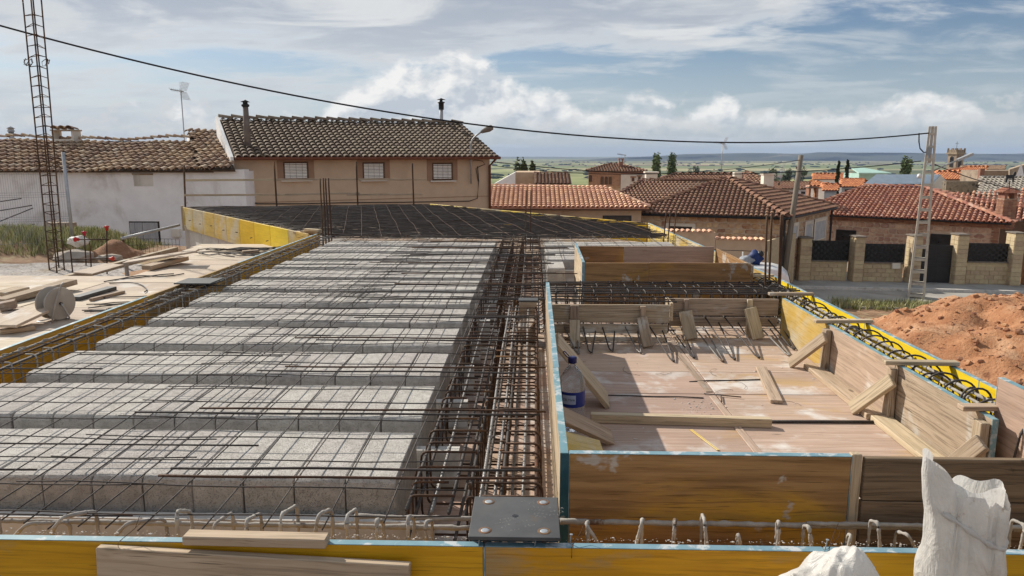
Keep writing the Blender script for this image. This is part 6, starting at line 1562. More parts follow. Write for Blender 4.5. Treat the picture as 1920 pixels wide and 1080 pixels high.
# lattice concrete pole
ft = V((16.42, 31.6, ground_z(16.4, 31.6))); tpz = W(1746, 237, 31.6).z
cp_ = thing('utility_pole', ft, 'tall grey concrete lattice pole with rung openings by the street', 'utility pole')
H = tpz - ft.z; rz_ = Matrix.Rotation(rad(-26), 3, 'Z'); rise = 0
def rail(s):
    mb = MB(); n = 2
    for (z, hw, dp_) in ((-.4, .34, .30), (H, .15, .17)):
        for (ux, vy) in ((hw - .085, -dp_), (hw, -dp_), (hw, dp_), (hw - .085, dp_)): mb.v.append(ft + rz_ @ V((s * ux, vy, 0)) + V((0, 0, z)))
    mb.f = [(0, 1, 5, 4), (1, 2, 6, 5), (2, 3, 7, 6), (3, 0, 4, 7), (4, 5, 6, 7), (0, 3, 2, 1)]
    return mb.obj('rail', 'pole_conc', cp_)
rail(-1); rail(1)
k = .15
while k < H - .3:
    t = k / H; hw = lerp(.34, .15, t) - .087; dp_ = lerp(.30, .17, t) * .96
    MB().box(ft + V((0, 0, k)), (2 * hw, 2 * dp_, .10), rz_).obj('rung', 'pole_conc', cp_)
    k += .52
t = 0; MB().box(ft + V((0, 0, H - .75)), (.10, .26, 1.5), rz_).obj('web', 'pole_conc', cp_)
for k in range(14): MB().lathe([(0, 0), (.012, 0)], (0, 0, 0), 6) if False else None
MB().box(ft + V((-.16, -.2, H - 1.0)), (.2, .1, .3), rz_).obj('bracket', 'bolt', cp_)
MB().lathe([(0, -.09), (.09, -.09), (.10, .0), (.06, .09), (0, .10)], W(1724, 330, 31.3), 12).obj('insulator', 'white_paint', cp_, True)
q = ft + V((.12, -.1, 0)); zl = W(1750, 321, 31.6).z
la = MB().tube([q + V((0, 0, zl - ft.z)), q + V((.55, -.1, zl - ft.z + .3)), q + V((.9, -.15, zl - ft.z + .45))], .03, 8).obj('lamp_arm', 'galv', cp_, True)
MB().box(q + V((1.15, -.18, zl - ft.z + .58)), (.62, .2, .1), Matrix.Rotation(rad(-24), 3, 'Y')).obj('lamp_head', 'galv', cp_)
# leaning wooden pole
a, b = W(1466, 530, 33.2), W(1502, 291, 33.6); a.z = ground_z(a.x, a.y) - .2
wp = thing('wooden_pole', a, 'leaning weathered wooden pole in front of the stone house', 'utility pole')
MB().tube([a, b], [.15, .10], 10).obj('shaft', 'pole_wood', wp, True)
for s in (-1, 1):
    p = b + V((s * .16, 0, -.55)); MB().tube([b + V((0, 0, -.7)), p], .012, 5).lathe([(0, -.05), (.04, -.04), (.03, .02), (.045, .05), (0, .07)], p, 8).obj('insulator', 'bark', wp)
# overhead cables
def cable(p0, p1, sag, r, label, n=48, tw=True):
    p0, p1 = V(p0), V(p1); m = MB()
    pts = [p0.lerp(p1, i / n) - V((0, 0, 4 * sag * (i / n) * (1 - i / n))) for i in range(n + 1)]
    m.tube(pts, r, 6)
    return m.obj('overhead_cable', 'cable', smooth=True, label=label, cat='cable', group='overhead cables')
pt_ = V((16.2, 31.45, 2.12))
cable((-17.73, 22, 5.57), pt_, 1.70, .030, 'thick black cable sweeping across the sky to the concrete pole')
op = thing('wooden_pole', (-17.73, 22, ground_z(-17.7, 22)), 'wooden pole carrying the thick cable left of the white house', 'utility pole')
MB().tube([(-17.73, 22, ground_z(-17.7, 22) - .2), (-17.73, 22, 5.75)], [.15, .1], 10).obj('shaft', 'pole_wood', op, True)
MB().tube([pt_ + V((-.45, -.12, .0)), pt_ + V((-.42, -.12, -.35)), pt_ + V((-.34, -.1, -.62)), pt_ + V((-.15, -.05, -.78)), pt_ + V((.12, .0, -.74))], .025, 6).obj('drop_cable', 'cable', smooth=True, label='slack loop of cable hanging beside the concrete pole top', cat='cable')
cable(W(1727, 302, 31.5), W(922, 303, 33), .55, .020, 'lower cable from the concrete pole to the beige house corner')
cable(W(1500, 300, 33.5), W(922, 310, 33), .5, .014, 'thin cable from the wooden pole to the beige house corner')
cable(W(1752, 308, 31.8), W(1925, 358, 38), .15, .02, 'cable dropping from the concrete pole towards the right')
# wire on white posts
wf = thing('wire_fence', W(1394, 490, 29.5), 'thin white post with a single wire before the garden wall', 'fence')
for px in (1393, 1438):
    p = W(px, 472, 29.5); MB().tube([(p.x, p.y, -4.9), p], .03, 6).obj('post', 'white_paint', wf)
MB().tube([W(1320, 468, 29.5), W(1393, 470, 29.5), W(1438, 473, 29.5)], .012, 4).obj('wire', 'cable', wf)
# ---------------- van parked below
vx, vy = W(1440, 520, 28.2).x, 28.2; zr = W(1425, 497, 28).z; zg = ground_z(vx, vy)
vn = thing('parked_van', (vx, vy, zg), 'white van parked below the right edge of the slab', 'van')
fwd_ = V((-.96, .28, 0)).normalized(); side = V((-fwd_.y, fwd_.x, 0)); hz_ = zr - zg
prof = [(-2.9, .35), (2.05, .35), (2.1, .6), (2.08, .95), (1.75, 1.12), (1.15, 1.2), (.62, hz_ - .25), (.35, hz_ - .08), (-.1, hz_), (-2.2, hz_ - .02), (-2.55, hz_ - .10), (-2.78, hz_ - .32), (-2.92, 1.0)]
vb = V((6.95, vy + .4, zg))
def vp_(x, s, z): return vb + fwd_ * x + side * s + V((0, 0, z))
mb = MB(); k = len(prof)
for s, sh in ((-.9, 1), (-.84, 0), (.84, 0), (.9, 1)):
    for (x, z) in prof: mb.v.append(vp_(x * (1 if not sh else .99), s if z < 1.15 else s * (.93 if sh else .97), z - (.04 if sh and z > 1.1 else 0)))
mb.f = [(i * k + q, i * k + (q + 1) % k, (i + 1) * k + (q + 1) % k, (i + 1) * k + q) for i in range(3) for q in range(k)] + [tuple(range(k)), tuple(reversed(range(3 * k, 4 * k)))]
mb.obj('body', 'white_paint', vn, True)
MB().prism([vp_(1.17, -.74, 1.235), vp_(1.17, .74, 1.235), vp_(.64, .70, hz_ - .24), vp_(.64, -.70, hz_ - .24)], fwd_ * .03 + V((0, 0, .02))).obj('windscreen', 'glass', vn)
MB().prism([vp_(-2.93, -.6, 1.05), vp_(-2.93, .6, 1.05), vp_(-2.80, .56, hz_ - .36), vp_(-2.80, -.56, hz_ - .36)], -fwd_ * .02).obj('rear_window', 'glass', vn)
for s in (-1, 1):
    q = [vp_(.95, s * .893, 1.22), vp_(-.2, s * .893, 1.22), vp_(-.2, s * .85, hz_ - .25), vp_(.5, s * .85, hz_ - .25)]; MB().prism(q, side * s * .012).obj('side_window', 'glass', vn)
    for x in (1.35, -2.0):
        m3 = frame(side, (0, 0, 1)).to_3x3() @ Matrix.Rotation(rad(90), 3, 'Y')
        wh_ = MB().lathe([(.2, -.1), (.31, -.1), (.33, -.06), (.33, .06), (.31, .1), (.2, .1)], vp_(x, s * .84, .33), 20, m3).obj('wheel', 'tyre', vn, True)
        MB().lathe([(0, -.05), (.2, -.06), (.2, .06), (0, .05)], vp_(x, s * .84, .33), 16, m3).obj('rim', 'galv', wh_)
    MB().box(vp_(2.05, s * .65, .78), (.12, .3, .18), frame(fwd_, (0, 0, 1)).to_3x3()).obj('headlight', 'bolt', vn)
# bundle strapped on the roof
bd = thing('roof_bundle', vp_(-1.2, 0, hz_), 'blue and grey wrapped bundle on top of the white van', 'bundle')
pb = W(1409, 497, 28.3)
def lump(c, r, sq, mat, nm):
    mb = MB()
    for a in range(9):
        for b in range(14):
            th, ph = math.pi * a / 8, 2 * math.pi * b / 14
            q = V((math.sin(th) * math.cos(ph) * sq[0], math.sin(th) * math.sin(ph) * sq[1], math.cos(th) * sq[2])) * r
            mb.v.append(c + q * (1 + .38 * noise.noise(q * 2.6 / r + c)))
    mb.f = [(a * 14 + b, a * 14 + (b + 1) % 14, (a + 1) * 14 + (b + 1) % 14, (a + 1) * 14 + b) for a in range(8) for b in range(14)]
    return mb.obj(nm, mat, bd, True)
lump(V((pb.x + .12, pb.y, zr + .22)), .32, (.8, .9, .95), 'blue_tarp', 'blue_cover'); lump(V((pb.x - .22, pb.y - .1, zr + .14)), .30, (.95, .8, .62), 'grey_tarp', 'grey_cover')
lump(V((pb.x + .28, pb.y - .12, zr + .40)), .12, (1, 1, 1), 'black_metal', 'end_cap')

# ============================================================ FAR VILLAGE
random.seed(9)
def simple_house(label, px0, px1, py_e, py_r, y, depth, wallmat, tile, chan, inset_l=0, inset_r=0, base=None, su=.3, sv=.42, wins=(), name='village_house', capsr=True, skew=None):
    """ridge runs across the view; inset > 0 gives hipped ends"""
    a, b = W(px0, py_e, y), W(px1, py_e, y); ze = a.z; zr_ = W((px0 + px1) / 2, py_r, y + depth / 2).z; g0 = ground_z(a.x, y) - .3 if base is None else base
    h = thing(name, ((a.x + b.x) / 2, y, g0), label, 'house', 'houses of the village below')
    if skew is None: skew = 1.06 * a.x / y          # the house stands along the line of sight: its long side faces the slab
    x0, x1 = a.x, b.x; sk = skew * depth
    R0, R1 = V((x0 + inset_l + sk / 2, y + depth / 2, zr_)), V((x1 - inset_r + sk / 2, y + depth / 2, zr_))
    B0, B1 = V((x0 + sk, y + depth, ze)), V((x1 + sk, y + depth, ze))
    F0_, F1_ = V((x0, y, ze)), V((x1, y, ze))
    ins = V((skew, 1, 0)) * .3; ex = V((.25, 0, 0))
    q = [F0_ + ins + ex, F1_ + ins - ex, B1 - ins - ex, B0 - ins + ex]
    MB().prism([(p.x, p.y, g0) for p in q], (0, 0, ze - .02 - g0)).obj('wall', wallmat, h)
    if not inset_l: wall(h, [q[0] + V((0, .1, -.03)), q[3] + V((0, -.1, -.03)), R0 + ex + V((0, 0, -.1))], (.2, 0, 0), wallmat, 'gable')
    if not inset_r: wall(h, [q[1] + V((-.2, .1, -.03)), q[2] + V((-.2, -.1, -.03)), R1 - ex + V((-.2, 0, -.1))], (.2, 0, 0), wallmat, 'gable')
    kw = dict(r=su * .4, lift=.8, jit=(.006, .012, .012))
    ro = roof(h, [F0_, F1_, R1, R0], su, sv, tile, chan, 0, **kw)
    roof(h, [B1, B0, R0, R1], su * 2, sv * 2, tile, chan, 0, name='rear_roof')
    if inset_r: roof(h, [F1_, B1, R1], su, sv, tile, chan, 0, name='side_roof', **kw); caps(ro, F1_ + V((0, 0, .03)), R1, tile, .15, .5)
    if inset_l: roof(h, [B0, F0_, R0], su, sv, tile, chan, 0, name='side_roof', **kw); caps(ro, F0_ + V((0, 0, .03)), R0, tile, .15, .5)
    if capsr: caps(ro, R0, R1, tile, .15, .5)
    for (p0, p1, q0, q1) in wins:
        window(h, (W(p0, q0, y + .3).x, y + .3), (W(p1, q0, y + .3).x, y + .3), W(p0, q1, y + .3).z, W(p0, q0, y + .3).z, (0, -1, 0), 'brown_wood', 'dark_open')
    return h
# tower-like house with arched windows
Y = 78
h = simple_house('brick and stone house with arched windows, chimney and dark red hipped roof', 1100, 1212, 321, 307, Y, 8.5, 'stone', 't_choc', 't_channel', 2.6, 3.0, wins=(), su=.3, sv=.45)
a0 = W(1104, 322, Y + .3); am = W(1164, 322, Y + .3); a1 = W(1208, 322, Y + .3)
zt = W(1100, 321, Y).z
MB().span((a0.x - .02, Y + .22, zt - 1.5), (am.x, Y + .30, zt - .05)).obj('brick_band', 'brick', h)
MB().span((am.x + .02, Y + .2, zt - 6), (a1.x + .1, Y + .30, zt - .35)).obj('render', 'pale', h)
MB().span((am.x + .02, Y + .18, zt - .34), (a1.x + .12, Y + .30, zt - .05)).obj('brick_course', 'brick', h)
for px, w_, q0, q1 in ((1107, 6, 328, 341), (1129, 6, 331, 346), (1136.5, 6, 331, 346), (1144, 6, 331, 346)):
    c = W(px, q1, Y + .2); z1 = W(px, q0, Y + .2).z; hw = w_ / 2 / FPX * Y
    arc = [(c.x - hw, Y + .2, c.z), (c.x + hw, Y + .2, c.z)] + [(c.x + hw * math.cos(math.pi * k / 6), Y + .2, z1 - hw + hw * math.sin(math.pi * k / 6)) for k in range(7)]
    MB().prism(arc, (0, .06, 0)).obj('arched_window', 'brown_wood', h); 
for px, w_, q0, q1 in ((1187, 5, 333, 340), (1199, 5, 331, 338)):
    a, b = W(px - w_ / 2, q1, Y + .15), W(px + w_ / 2, q0, Y + .15); MB().span((a.x, Y + .12, a.z), (b.x, Y + .19, b.z)).obj('window', 'brown_wood', h)
    MB().span((a.x - .15, Y + .1, b.z), (b.x + .15, Y + .19, b.z + .14)).obj('lintel', 'brick', h)
c = W(1164, 318, Y + 2.4); zt2 = W(1164, 297, Y + 2.4).z
ck = thing('brick_chimney', c, 'slim red brick chimney on the far house with arched windows', 'chimney')
MB().span((c.x - .22, Y + 2.2, c.z - 1.2), (c.x + .22, Y + 2.7, zt2 - .35)).obj('shaft', 'brick', ck)
for s in (-1, 1): MB().span((c.x + s * .17 - .05, Y + 2.2, zt2 - .349), (c.x + s * .17 + .05, Y + 2.7, zt2 - .1)).obj('leg', 'brick', ck)
MB().span((c.x - .28, Y + 2.1, zt2 - .099), (c.x + .28, Y + 2.8, zt2)).obj('cap', 'brick', ck)
antenna(W(1170, 308, Y + 3.5), W(1170, 289, Y + 3.5).z, 'antenna beside the slim brick chimney', 2.0, False)
simple_house('low house with a grey-brown gabled roof left of the arched-window house', 1002, 1072, 344, 325, 62, 7, 'beige', 't_choc', 't_channel', 0, 0)
w_ = MB(); a, b = W(966, 347, 66), W(1012, 323, 66); w_.span((a.x, 66, ground_z(a.x, 66) - .3), (b.x, 72, b.z)); w_.obj('flat_building', 'beige', label='flat-topped ochre building behind the salmon roof', cat='building')
a = W(926, 346, 64); p_ = [(a.x, 64, a.z - 5), (W(966, 340, 64).x, 64, a.z - 5), W(966, 323, 64), W(926, 345, 64)]
MB().prism(p_, (0, 4, 0)).obj('white_gable_building', 'white_gable', label='white sloping gable wall seen right of the beige house corner', cat='building')
simple_house('long house with a brown tile roof behind the apex of the stone house', 1240, 1425, 337, 326, 62, 6, 'beige', 't_choc', 't_channel', 1.2, 0)
simple_house('beige gabled house behind the right hip of the stone house', 1395, 1441, 344, 323, 55, 6, 'beige', 't_choc', 't_channel', 0, 1.5)
c = W(1222, 338, 60); MB().span((c.x - .45, 60, c.z - 4), (c.x + .45, 60.8, W(1222, 325, 60).z)).cbox((1.1, 1.0, .12), .01, (c.x, 60.4, W(1222, 325, 60).z + .07)).obj('block_chimney', 'pale', label='squat pale chimney in front of the poplars', cat='chimney')
c = W(1441, 345, 53); MB().span((c.x - .35, 53, c.z - 4), (c.x + .35, 53.7, W(1441, 328, 53).z)).cbox((.85, .85, .1), .01, (c.x, 53.35, W(1441, 328, 53).z + .06)).obj('block_chimney', 'pale', label='pale chimney at the right end of the beige gabled house', cat='chimney')
a = W(1384, 333, 60); MB().span((a.x - .3, 60, a.z - 3), (a.x + .3, 60.6, W(1384, 323, 60).z)).obj('block_chimney', 'pale', label='small chimney on the long brown roof', cat='chimney')
antenna(W(1352, 332, 45), W(1352, 267, 45).z, 'tall antenna mast above the stone house roof', 1.2, True)
antenna(W(1463, 345, 60), W(1463, 312, 60).z, 'bleached antenna among the white village houses', 1.3, True)
simple_house('white house with a pinkish roof below the fields', 1446, 1520, 354, 342, 72, 7, 'white_gable', 't_choc', 't_channel', 0, 0, wins=((1459, 1462, 343, 347), (1502, 1510, 359, 364)))
simple_house('orange-roofed house in the dip left of the cypresses', 1490, 1570, 352, 339, 84, 8, 'white_gable', 't_orange', 't_channel_red', 2, 3)
simple_house('long orange roof farther back behind the cypresses', 1523, 1600, 336, 326, 115, 9, 'white_gable', 't_orange', 't_channel_red', 0, 0)
simple_house('small orange-roofed shed right of the cypresses', 1541, 1573, 357, 346, 76, 6, 'pale', 't_orange', 't_channel_red', 0, 0)
simple_house('orange-roofed house left of the blue warehouse', 1574, 1622, 350, 336, 80, 8, 'pale', 't_orange', 't_channel_red', 0, 0, wins=((1584, 1600, 355, 359),))
simple_house('bright orange-roofed house right of the concrete pole', 1752, 1838, 336, 322, 86, 9, 'pale', 't_orange', 't_channel_red', 0, 0)
simple_house('second orange roof peering over beside the church tower', 1772, 1850, 322, 313, 108, 9, 'pale', 't_orange', 't_channel_red', 3, 0)
simple_house('brown-roofed house right of the church tower', 1800, 1885, 318, 311, 150, 10, 'stone', 't_old', 't_channel', 0, 0)
a = W(1838, 360, 80); MB().span((a.x, 80, a.z - 6), (a.x + 5.5, 84, W(1838, 320, 80).z)).obj('rendered_house', 'church', label='plain brownish-grey house wall right of the bright orange roof', cat='building')
a = W(1843, 330, 79); MB().span((a.x - .2, 79.2, a.z - 1), (a.x + .25, 79.6, W(1843, 316, 79).z)).obj('block_chimney', 'brick', label='dark brick chimney on the brownish-grey house', cat='chimney')
a, b = W(1772, 368, 64), W(1856, 340, 64); MB().span((a.x, 64, a.z - 4), (b.x, 64.6, b.z)).obj('rubble_wall', 'field_wall', label='dark dry-stone wall below the bright orange roof', cat='wall')
h = simple_house('grey tiled house with a black weathervane figure on the right', 1833, 1990, 366, 333, 56, 8, 'pale', 't_grey', 't_channel', 0, 0, su=.34, sv=.5)
# weathervane figure: an animal silhouette cut from sheet steel
p = W(1893, 345, 57.5); s = 24 / FPX * 57.5 / 24
prof = [(-8, -6), (-7, 4), (-9, 6), (-8, 8), (4, 8), (6, 13), (9, 14), (10, 9), (7, 4), (7, -6), (5, -6), (4, 1), (-4, 1), (-5, -6)]
wv_ = thing('weathervane', (p.x, 57.5, p.z - .4), 'black animal-shaped weathervane on the grey tiled roof', 'weathervane')
MB().prism([(p.x + x * s, 57.5, p.z + .35 + z * s) for x, z in prof], (0, .05, 0)).obj('figure', 'black_metal', wv_)
MB().tube([(p.x, 57.52, p.z - .9), (p.x, 57.52, p.z + .2)], .04, 6).obj('spindle', 'black_metal', wv_)
a = W(1911, 338, 70); MB().prism([W(1903, 334, 70), W(1919, 334, 70), W(1914, 308, 70)], (.4, .5, 0)).obj('white_gable_building', 'white_gable', label='narrow bright white gable at the right edge above the grey roof', cat='building')
a, b = W(1896, 330, 74), W(1925, 306, 74); MB().prism([W(1893, 350, 74), W(1960, 350, 74), W(1960, 296, 74), W(1893, 318, 74)], (3, 5, 0)).obj('stone_barn', 'church', label='ochre stone barn end at the far right behind the grey roof', cat='building')
# blue warehouse
wz_ = thing('warehouse', (W(1700, 360, 66).x, 66, -12), 'blue metal warehouse with a pale corrugated roof behind the red roof', 'warehouse')
a, b = W(1622, 346, 66), W(1746, 346, 66); zr2 = W(1690, 328, 69.5).z; g0 = -12
SKW = V((5.0, 7.0, 0))
fa, fb = V((a.x, 66, 0)), V((b.x, 66, 0))
MB().prism([(p.x, p.y, g0) for p in (fa, fb, fb + SKW, fa + SKW)], (0, 0, a.z - g0)).obj('wall', 'blue_wall', wz_)
mb = MB(); nC = 70
for j, (t_, zz) in enumerate(((-.02, a.z + .02), (.5, zr2), (1.02, a.z + .02))):
    for i in range(nC * 2 + 1): mb.v.append(fa.lerp(fb, i / (2 * nC) * 1.02 - .01) + SKW * t_ + V((0, 0, zz + (.07 if i % 2 else 0))))
m_ = nC * 2 + 1; mb.f = [(j * m_ + i, j * m_ + i + 1, (j + 1) * m_ + i + 1, (j + 1) * m_ + i) for j in range(2) for i in range(m_ - 1)]
mb.obj('roof', 'sheet_blue', wz_)
MB().prism([fb + V((.01, 0, g0)), fb + SKW + V((.01, 0, g0)), fb + SKW + V((.01, 0, a.z)), fb + SKW * .5 + V((.01, 0, zr2 - .05)), fb + V((.01, 0, a.z))], (.15, 0, 0)).obj('gable', 'pale', wz_)
rb = MB()
for k in range(60): x = lerp(a.x + .2, b.x - .2, k / 59); rb.box((x, 65.98, (a.z + g0) / 2), (.08, .06, a.z - g0 - .1))
rb.obj('cladding_ribs', 'blue_wall', wz_, kind='stuff')
a, b = W(1610, 326, 100), W(1672, 318, 100); MB().prism([(a.x, 100, a.z), (b.x, 100, a.z), (b.x - 1, 106, b.z), (a.x + 1.5, 106, b.z)], (0, 0, .15)).span((a.x + .5, 101, a.z - 6), (b.x - .5, 106, a.z - .02)).obj('green_shed', 'sheet_green', label='low shed with a pale green roof left of the concrete pole', cat='shed')
# church tower
YT = 260; a, b = W(1785, 330, YT), W(1810, 330, YT); zt = W(1797, 282, YT).z; tx0, tx1 = a.x, b.x; wd = tx1 - tx0
ctw = thing('church_tower', ((tx0 + tx1) / 2, YT, -25), 'square stone church tower with belfry openings on the skyline', 'church tower')
rT = Matrix.Rotation(rad(22), 3, 'Z'); cx, cy = (tx0 + tx1) / 2, YT + 3; hw = wd * .385
def tbox(z0, z1, g_, nm, mt='church', off=(0, 0), par=ctw, sz=None):
    c = V((cx, cy, (z0 + z1) / 2)) + rT @ V((*off, 0)); return MB().box(c, (sz[0], sz[1], z1 - z0) if sz else (2 * (hw + g_), 2 * (hw + g_), z1 - z0), rT).obj(nm, mt, par)
tbox(-30, zt - 7.2, .12, 'base'); tbox(zt - 7.199, zt - 1.2, 0, 'belfry'); tbox(zt - 7.35, zt - 7.0, .28, 'string_course'); tbox(zt - 1.3, zt - .7, .35, 'cornice')
for k in range(7):
    o_ = lerp(-hw, hw, k / 6)
    for off in ((o_, -hw), (-hw, o_), (hw, o_), (o_, hw)): tbox(zt - .699, zt + (.75 if k in (0, 6, 3) else .25), 0, 'merlon', off=off, sz=(.42, .42))
for off in ((0, -hw - .02), (-hw - .02, 0)):
    tbox(zt - 5.6, zt - 2.6, 0, 'belfry_opening', 'dark_open', off=off, sz=(1.3, .2) if off[0] == 0 else (.2, 1.3))
    c = V((cx, cy, zt - 2.6)) + rT @ V((*off, 0)); MB().lathe([(0, -.1), (.65, -.1), (.65, .1), (0, .1)], c, 16, rT @ (Matrix.Rotation(rad(90), 3, 'X') if off[0] == 0 else Matrix.Rotation(rad(90), 3, 'Y'))).obj('arch', 'dark_open', ctw)
MB().tube([(cx, cy, zt - .8), (cx, cy, zt + 3)], .06, 5).tube([(cx - .6, cy, zt + 2.3), (cx + .6, cy, zt + 2.3)], .05, 5).obj('cross', 'black_metal', ctw)
# trees
def leaf_cloud(mb, c, sz, n, ls):
    for k in range(n):
        d = V((random.gauss(0, 1), random.gauss(0, 1), random.gauss(0, 1))).normalized() * (random.random() ** .45)
        p = c + V((d.x * sz[0], d.y * sz[1], d.z * sz[2])); a = V((R(-1, 1), R(-1, 1), R(-1, 1))).normalized(); b = a.cross(V((R(-1, 1), R(-1, 1), R(-1, 1)))).normalized(); l_ = ls * R(.6, 1.3)
        mb.raw([p - a * l_ - b * l_ * .6, p + a * l_ - b * l_ * .6, p + a * l_ + b * l_ * .6, p - a * l_ + b * l_ * .6], [(0, 1, 2, 3)])
def tree(px, py0, py1, y, wpx, kind, label, name):
    b, tp = W(px, py0, y), W(px, py1, y); b.z = min(b.z, ground_z(b.x, y) + .0); H = tp.z - b.z; w_ = wpx / FPX * y / 2
    t = thing(name, (b.x, y, b.z), label, 'tree')
    MB().tube([(b.x, y, b.z - .3), (b.x, y, b.z + H * .5), (b.x, y, b.z + H * .9)], [.03 * H, .02 * H, .005 * H], 7).obj('trunk', 'bark', t, True)
    cr = MB()
    if kind == 'poplar':
        for s in range(15):
            a = R(0, 6.28); rr = R(.0, 1.0) * w_; zt_ = b.z + H * R(.72, 1.0); zb = b.z + H * R(.1, .3)
            for q in range(7): leaf_cloud(cr, V((b.x + rr * math.cos(a) * (1 - q * .08), y + rr * math.sin(a) * (1 - q * .08), lerp(zb, zt_, q / 6.2))), (w_ * R(.30, .45), w_ * .4, H * .09), 60, H * .010)
        mt = 'poplar'
    elif kind == 'cypress':
        for q in range(30):
            t_ = q / 29; ww = w_ * (.35 + .65 * math.sin(min(1, t_ * 1.15 + .18) * math.pi) ** .7) * (1 - .55 * t_ ** 3)
            leaf_cloud(cr, V((b.x + R(-.15, .15) * w_, y, b.z + H * (.06 + .92 * t_))), (ww * 1.25, ww * 1.25, H * .04), 90, H * .011)
        mt = 'cypress'
    else:
        for q in range(16): leaf_cloud(cr, V((b.x + R(-.65, .65) * w_, y + R(-.6, .6) * w_, b.z + H * R(.35, .92))), (w_ * R(.3, .5), w_ * .4, H * R(.10, .2)), 90, H * .018)
        mt = 'leaf' if kind == 'bush' else 'poplar'
    cr.obj('crown', mt, t); return t
tree(1229, 352, 284, 135, 27, 'poplar', 'left of two tall poplars on the skyline', 'poplar_tree')
tree(1258, 352, 287, 138, 23, 'poplar', 'right of two tall poplars on the skyline', 'poplar_tree')
tree(1569, 348, 305, 95, 17, 'cypress', 'left of two slim dark cypresses', 'cypress_tree')
tree(1586, 348, 302, 96, 17, 'cypress', 'right of two slim dark cypresses', 'cypress_tree')
tree(1698, 345, 297, 130, 27, 'round', 'loose green tree just left of the concrete pole', 'broadleaf_tree')
tree(978, 345, 307, 90, 26, 'bush', 'rounded dark tree above the ochre flat-topped building', 'broadleaf_tree')
tree(998, 345, 311, 96, 14, 'bush', 'smaller dark tree right of the rounded one', 'broadleaf_tree')
for i, (px, py, y, w_) in enumerate(((1450, 322, 330, 26), (1475, 322, 345, 22), (1500, 323, 350, 24), (1530, 332, 240, 20), (1845, 316, 600, 30), (1300, 316, 800, 22))):
    tree(px, py + 14, py - 6, y, w_, 'bush', f'{ORD[i]} dark tree from the front along the edge of the fields' if False else ['broad dark tree by the ploughed field, leftmost of a row', 'middle dark tree of the row by the ploughed field', 'right dark tree of the row by the ploughed field', 'dark shrubby tree above the orange roofs', 'far dark tree right of the church tower', 'far dark tree above the long brown roof'][i], 'broadleaf_tree')
# ============================================================ BOTTLE AND SACKS
random.seed(3)
bt = thing('water_bottle', (.225, 4.02, DECK), 'large clear plastic water bottle with blue cap and label in the pit', 'bottle')
c = V((.225, 4.02, DECK)); Rb = .073
prof = [(0, .002), (.055, .002), (Rb, .02)]
for k in range(9): prof += [(Rb, .03 + k * .022), (Rb - .0025, .041 + k * .022)]
prof += [(Rb, .235), (Rb + .001, .25), (Rb, .285), (Rb * .86, .315), (Rb * .62, .345), (.024, .372), (.020, .385), (.020, .395)]
MB().lathe(prof, c, 28).obj('body', 'pet', bt, True)
MB().lathe([(.0, .425), (.023, .425), (.025, .42), (.025, .392), (.022, .39)], c, 20).obj('cap', 'blue_cap', bt, True)
MB().tube(arcpath([c + V((.0, 0, .41)), c + V((-.03, -.005, .425)), c + V((-.055, -.01, .455)), c + V((-.045, -.01, .46)), c + V((-.02, 0, .43))], .008, 3), .0032, 6).obj('handle', 'blue_cap', bt, True)
lb = MB(); n = 20
for k in range(n + 1):
    a = rad(-175 + 215 * k / n * .98) ; p = c + V((math.cos(a) * (Rb + .0012), math.sin(a) * (Rb + .0012), 0)); lb.v += [p + V((0, 0, .150)), p + V((0, 0, .238))]
lb.f = [(2 * k, 2 * k + 2, 2 * k + 3, 2 * k + 1) for k in range(n)]
lo = lb.obj('label', 'blue_label', bt, True)
lp = MB(); n = 8
for k in range(n + 1):
    a = rad(-138 + 62 * k / n); p = c + V((math.cos(a) * (Rb + .0022), math.sin(a) * (Rb + .0022), 0)); lp.v += [p + V((0, 0, .170)), p + V((0, 0, .222))]
lp.f = [(2 * k, 2 * k + 2, 2 * k + 3, 2 * k + 1) for k in range(n)]
lp.obj('label_panel', 'label_light', lo, True)
fc_ = bpy.data.curves.new('txt', 'FONT'); fc_.body = 'CELTIVA'; fc_.size = .019; fc_.align_x = 'CENTER'; fc_.align_y = 'CENTER'
to = bpy.data.objects.new('txt', fc_); tm_ = bpy.data.meshes.new_from_object(to); bpy.data.objects.remove(to)
mb = MB()
vs = []
for v_ in tm_.vertices:
    a = rad(-107) + v_.co.x / (Rb + .003); vs.append(c + V((math.cos(a) * (Rb + .0034), math.sin(a) * (Rb + .0034), .195 + v_.co.y)))
mb.raw(vs, [tuple(p.vertices) for p in tm_.polygons]); mb.obj('lettering', 'ink', lo)
# scaffold board the sacks stand on, below the frame
sc = thing('scaffold', (.8, 1.85, -2.0), 'scaffold boards in front of the form carrying the white sacks', 'scaffold')
for k in range(3): MB().cbox((3.2, .22, .04), .004, (.6, 1.50 + k * .225, -.47)).obj('board', 'old_wood', sc)
for x in (-.8, .6, 2.0):
    for y in (1.42, 1.98): MB().tube([(x, y, ground_z(x, y) - .2), (x, y, -.49)], .024, 8).obj('leg', 'galv', sc, True)
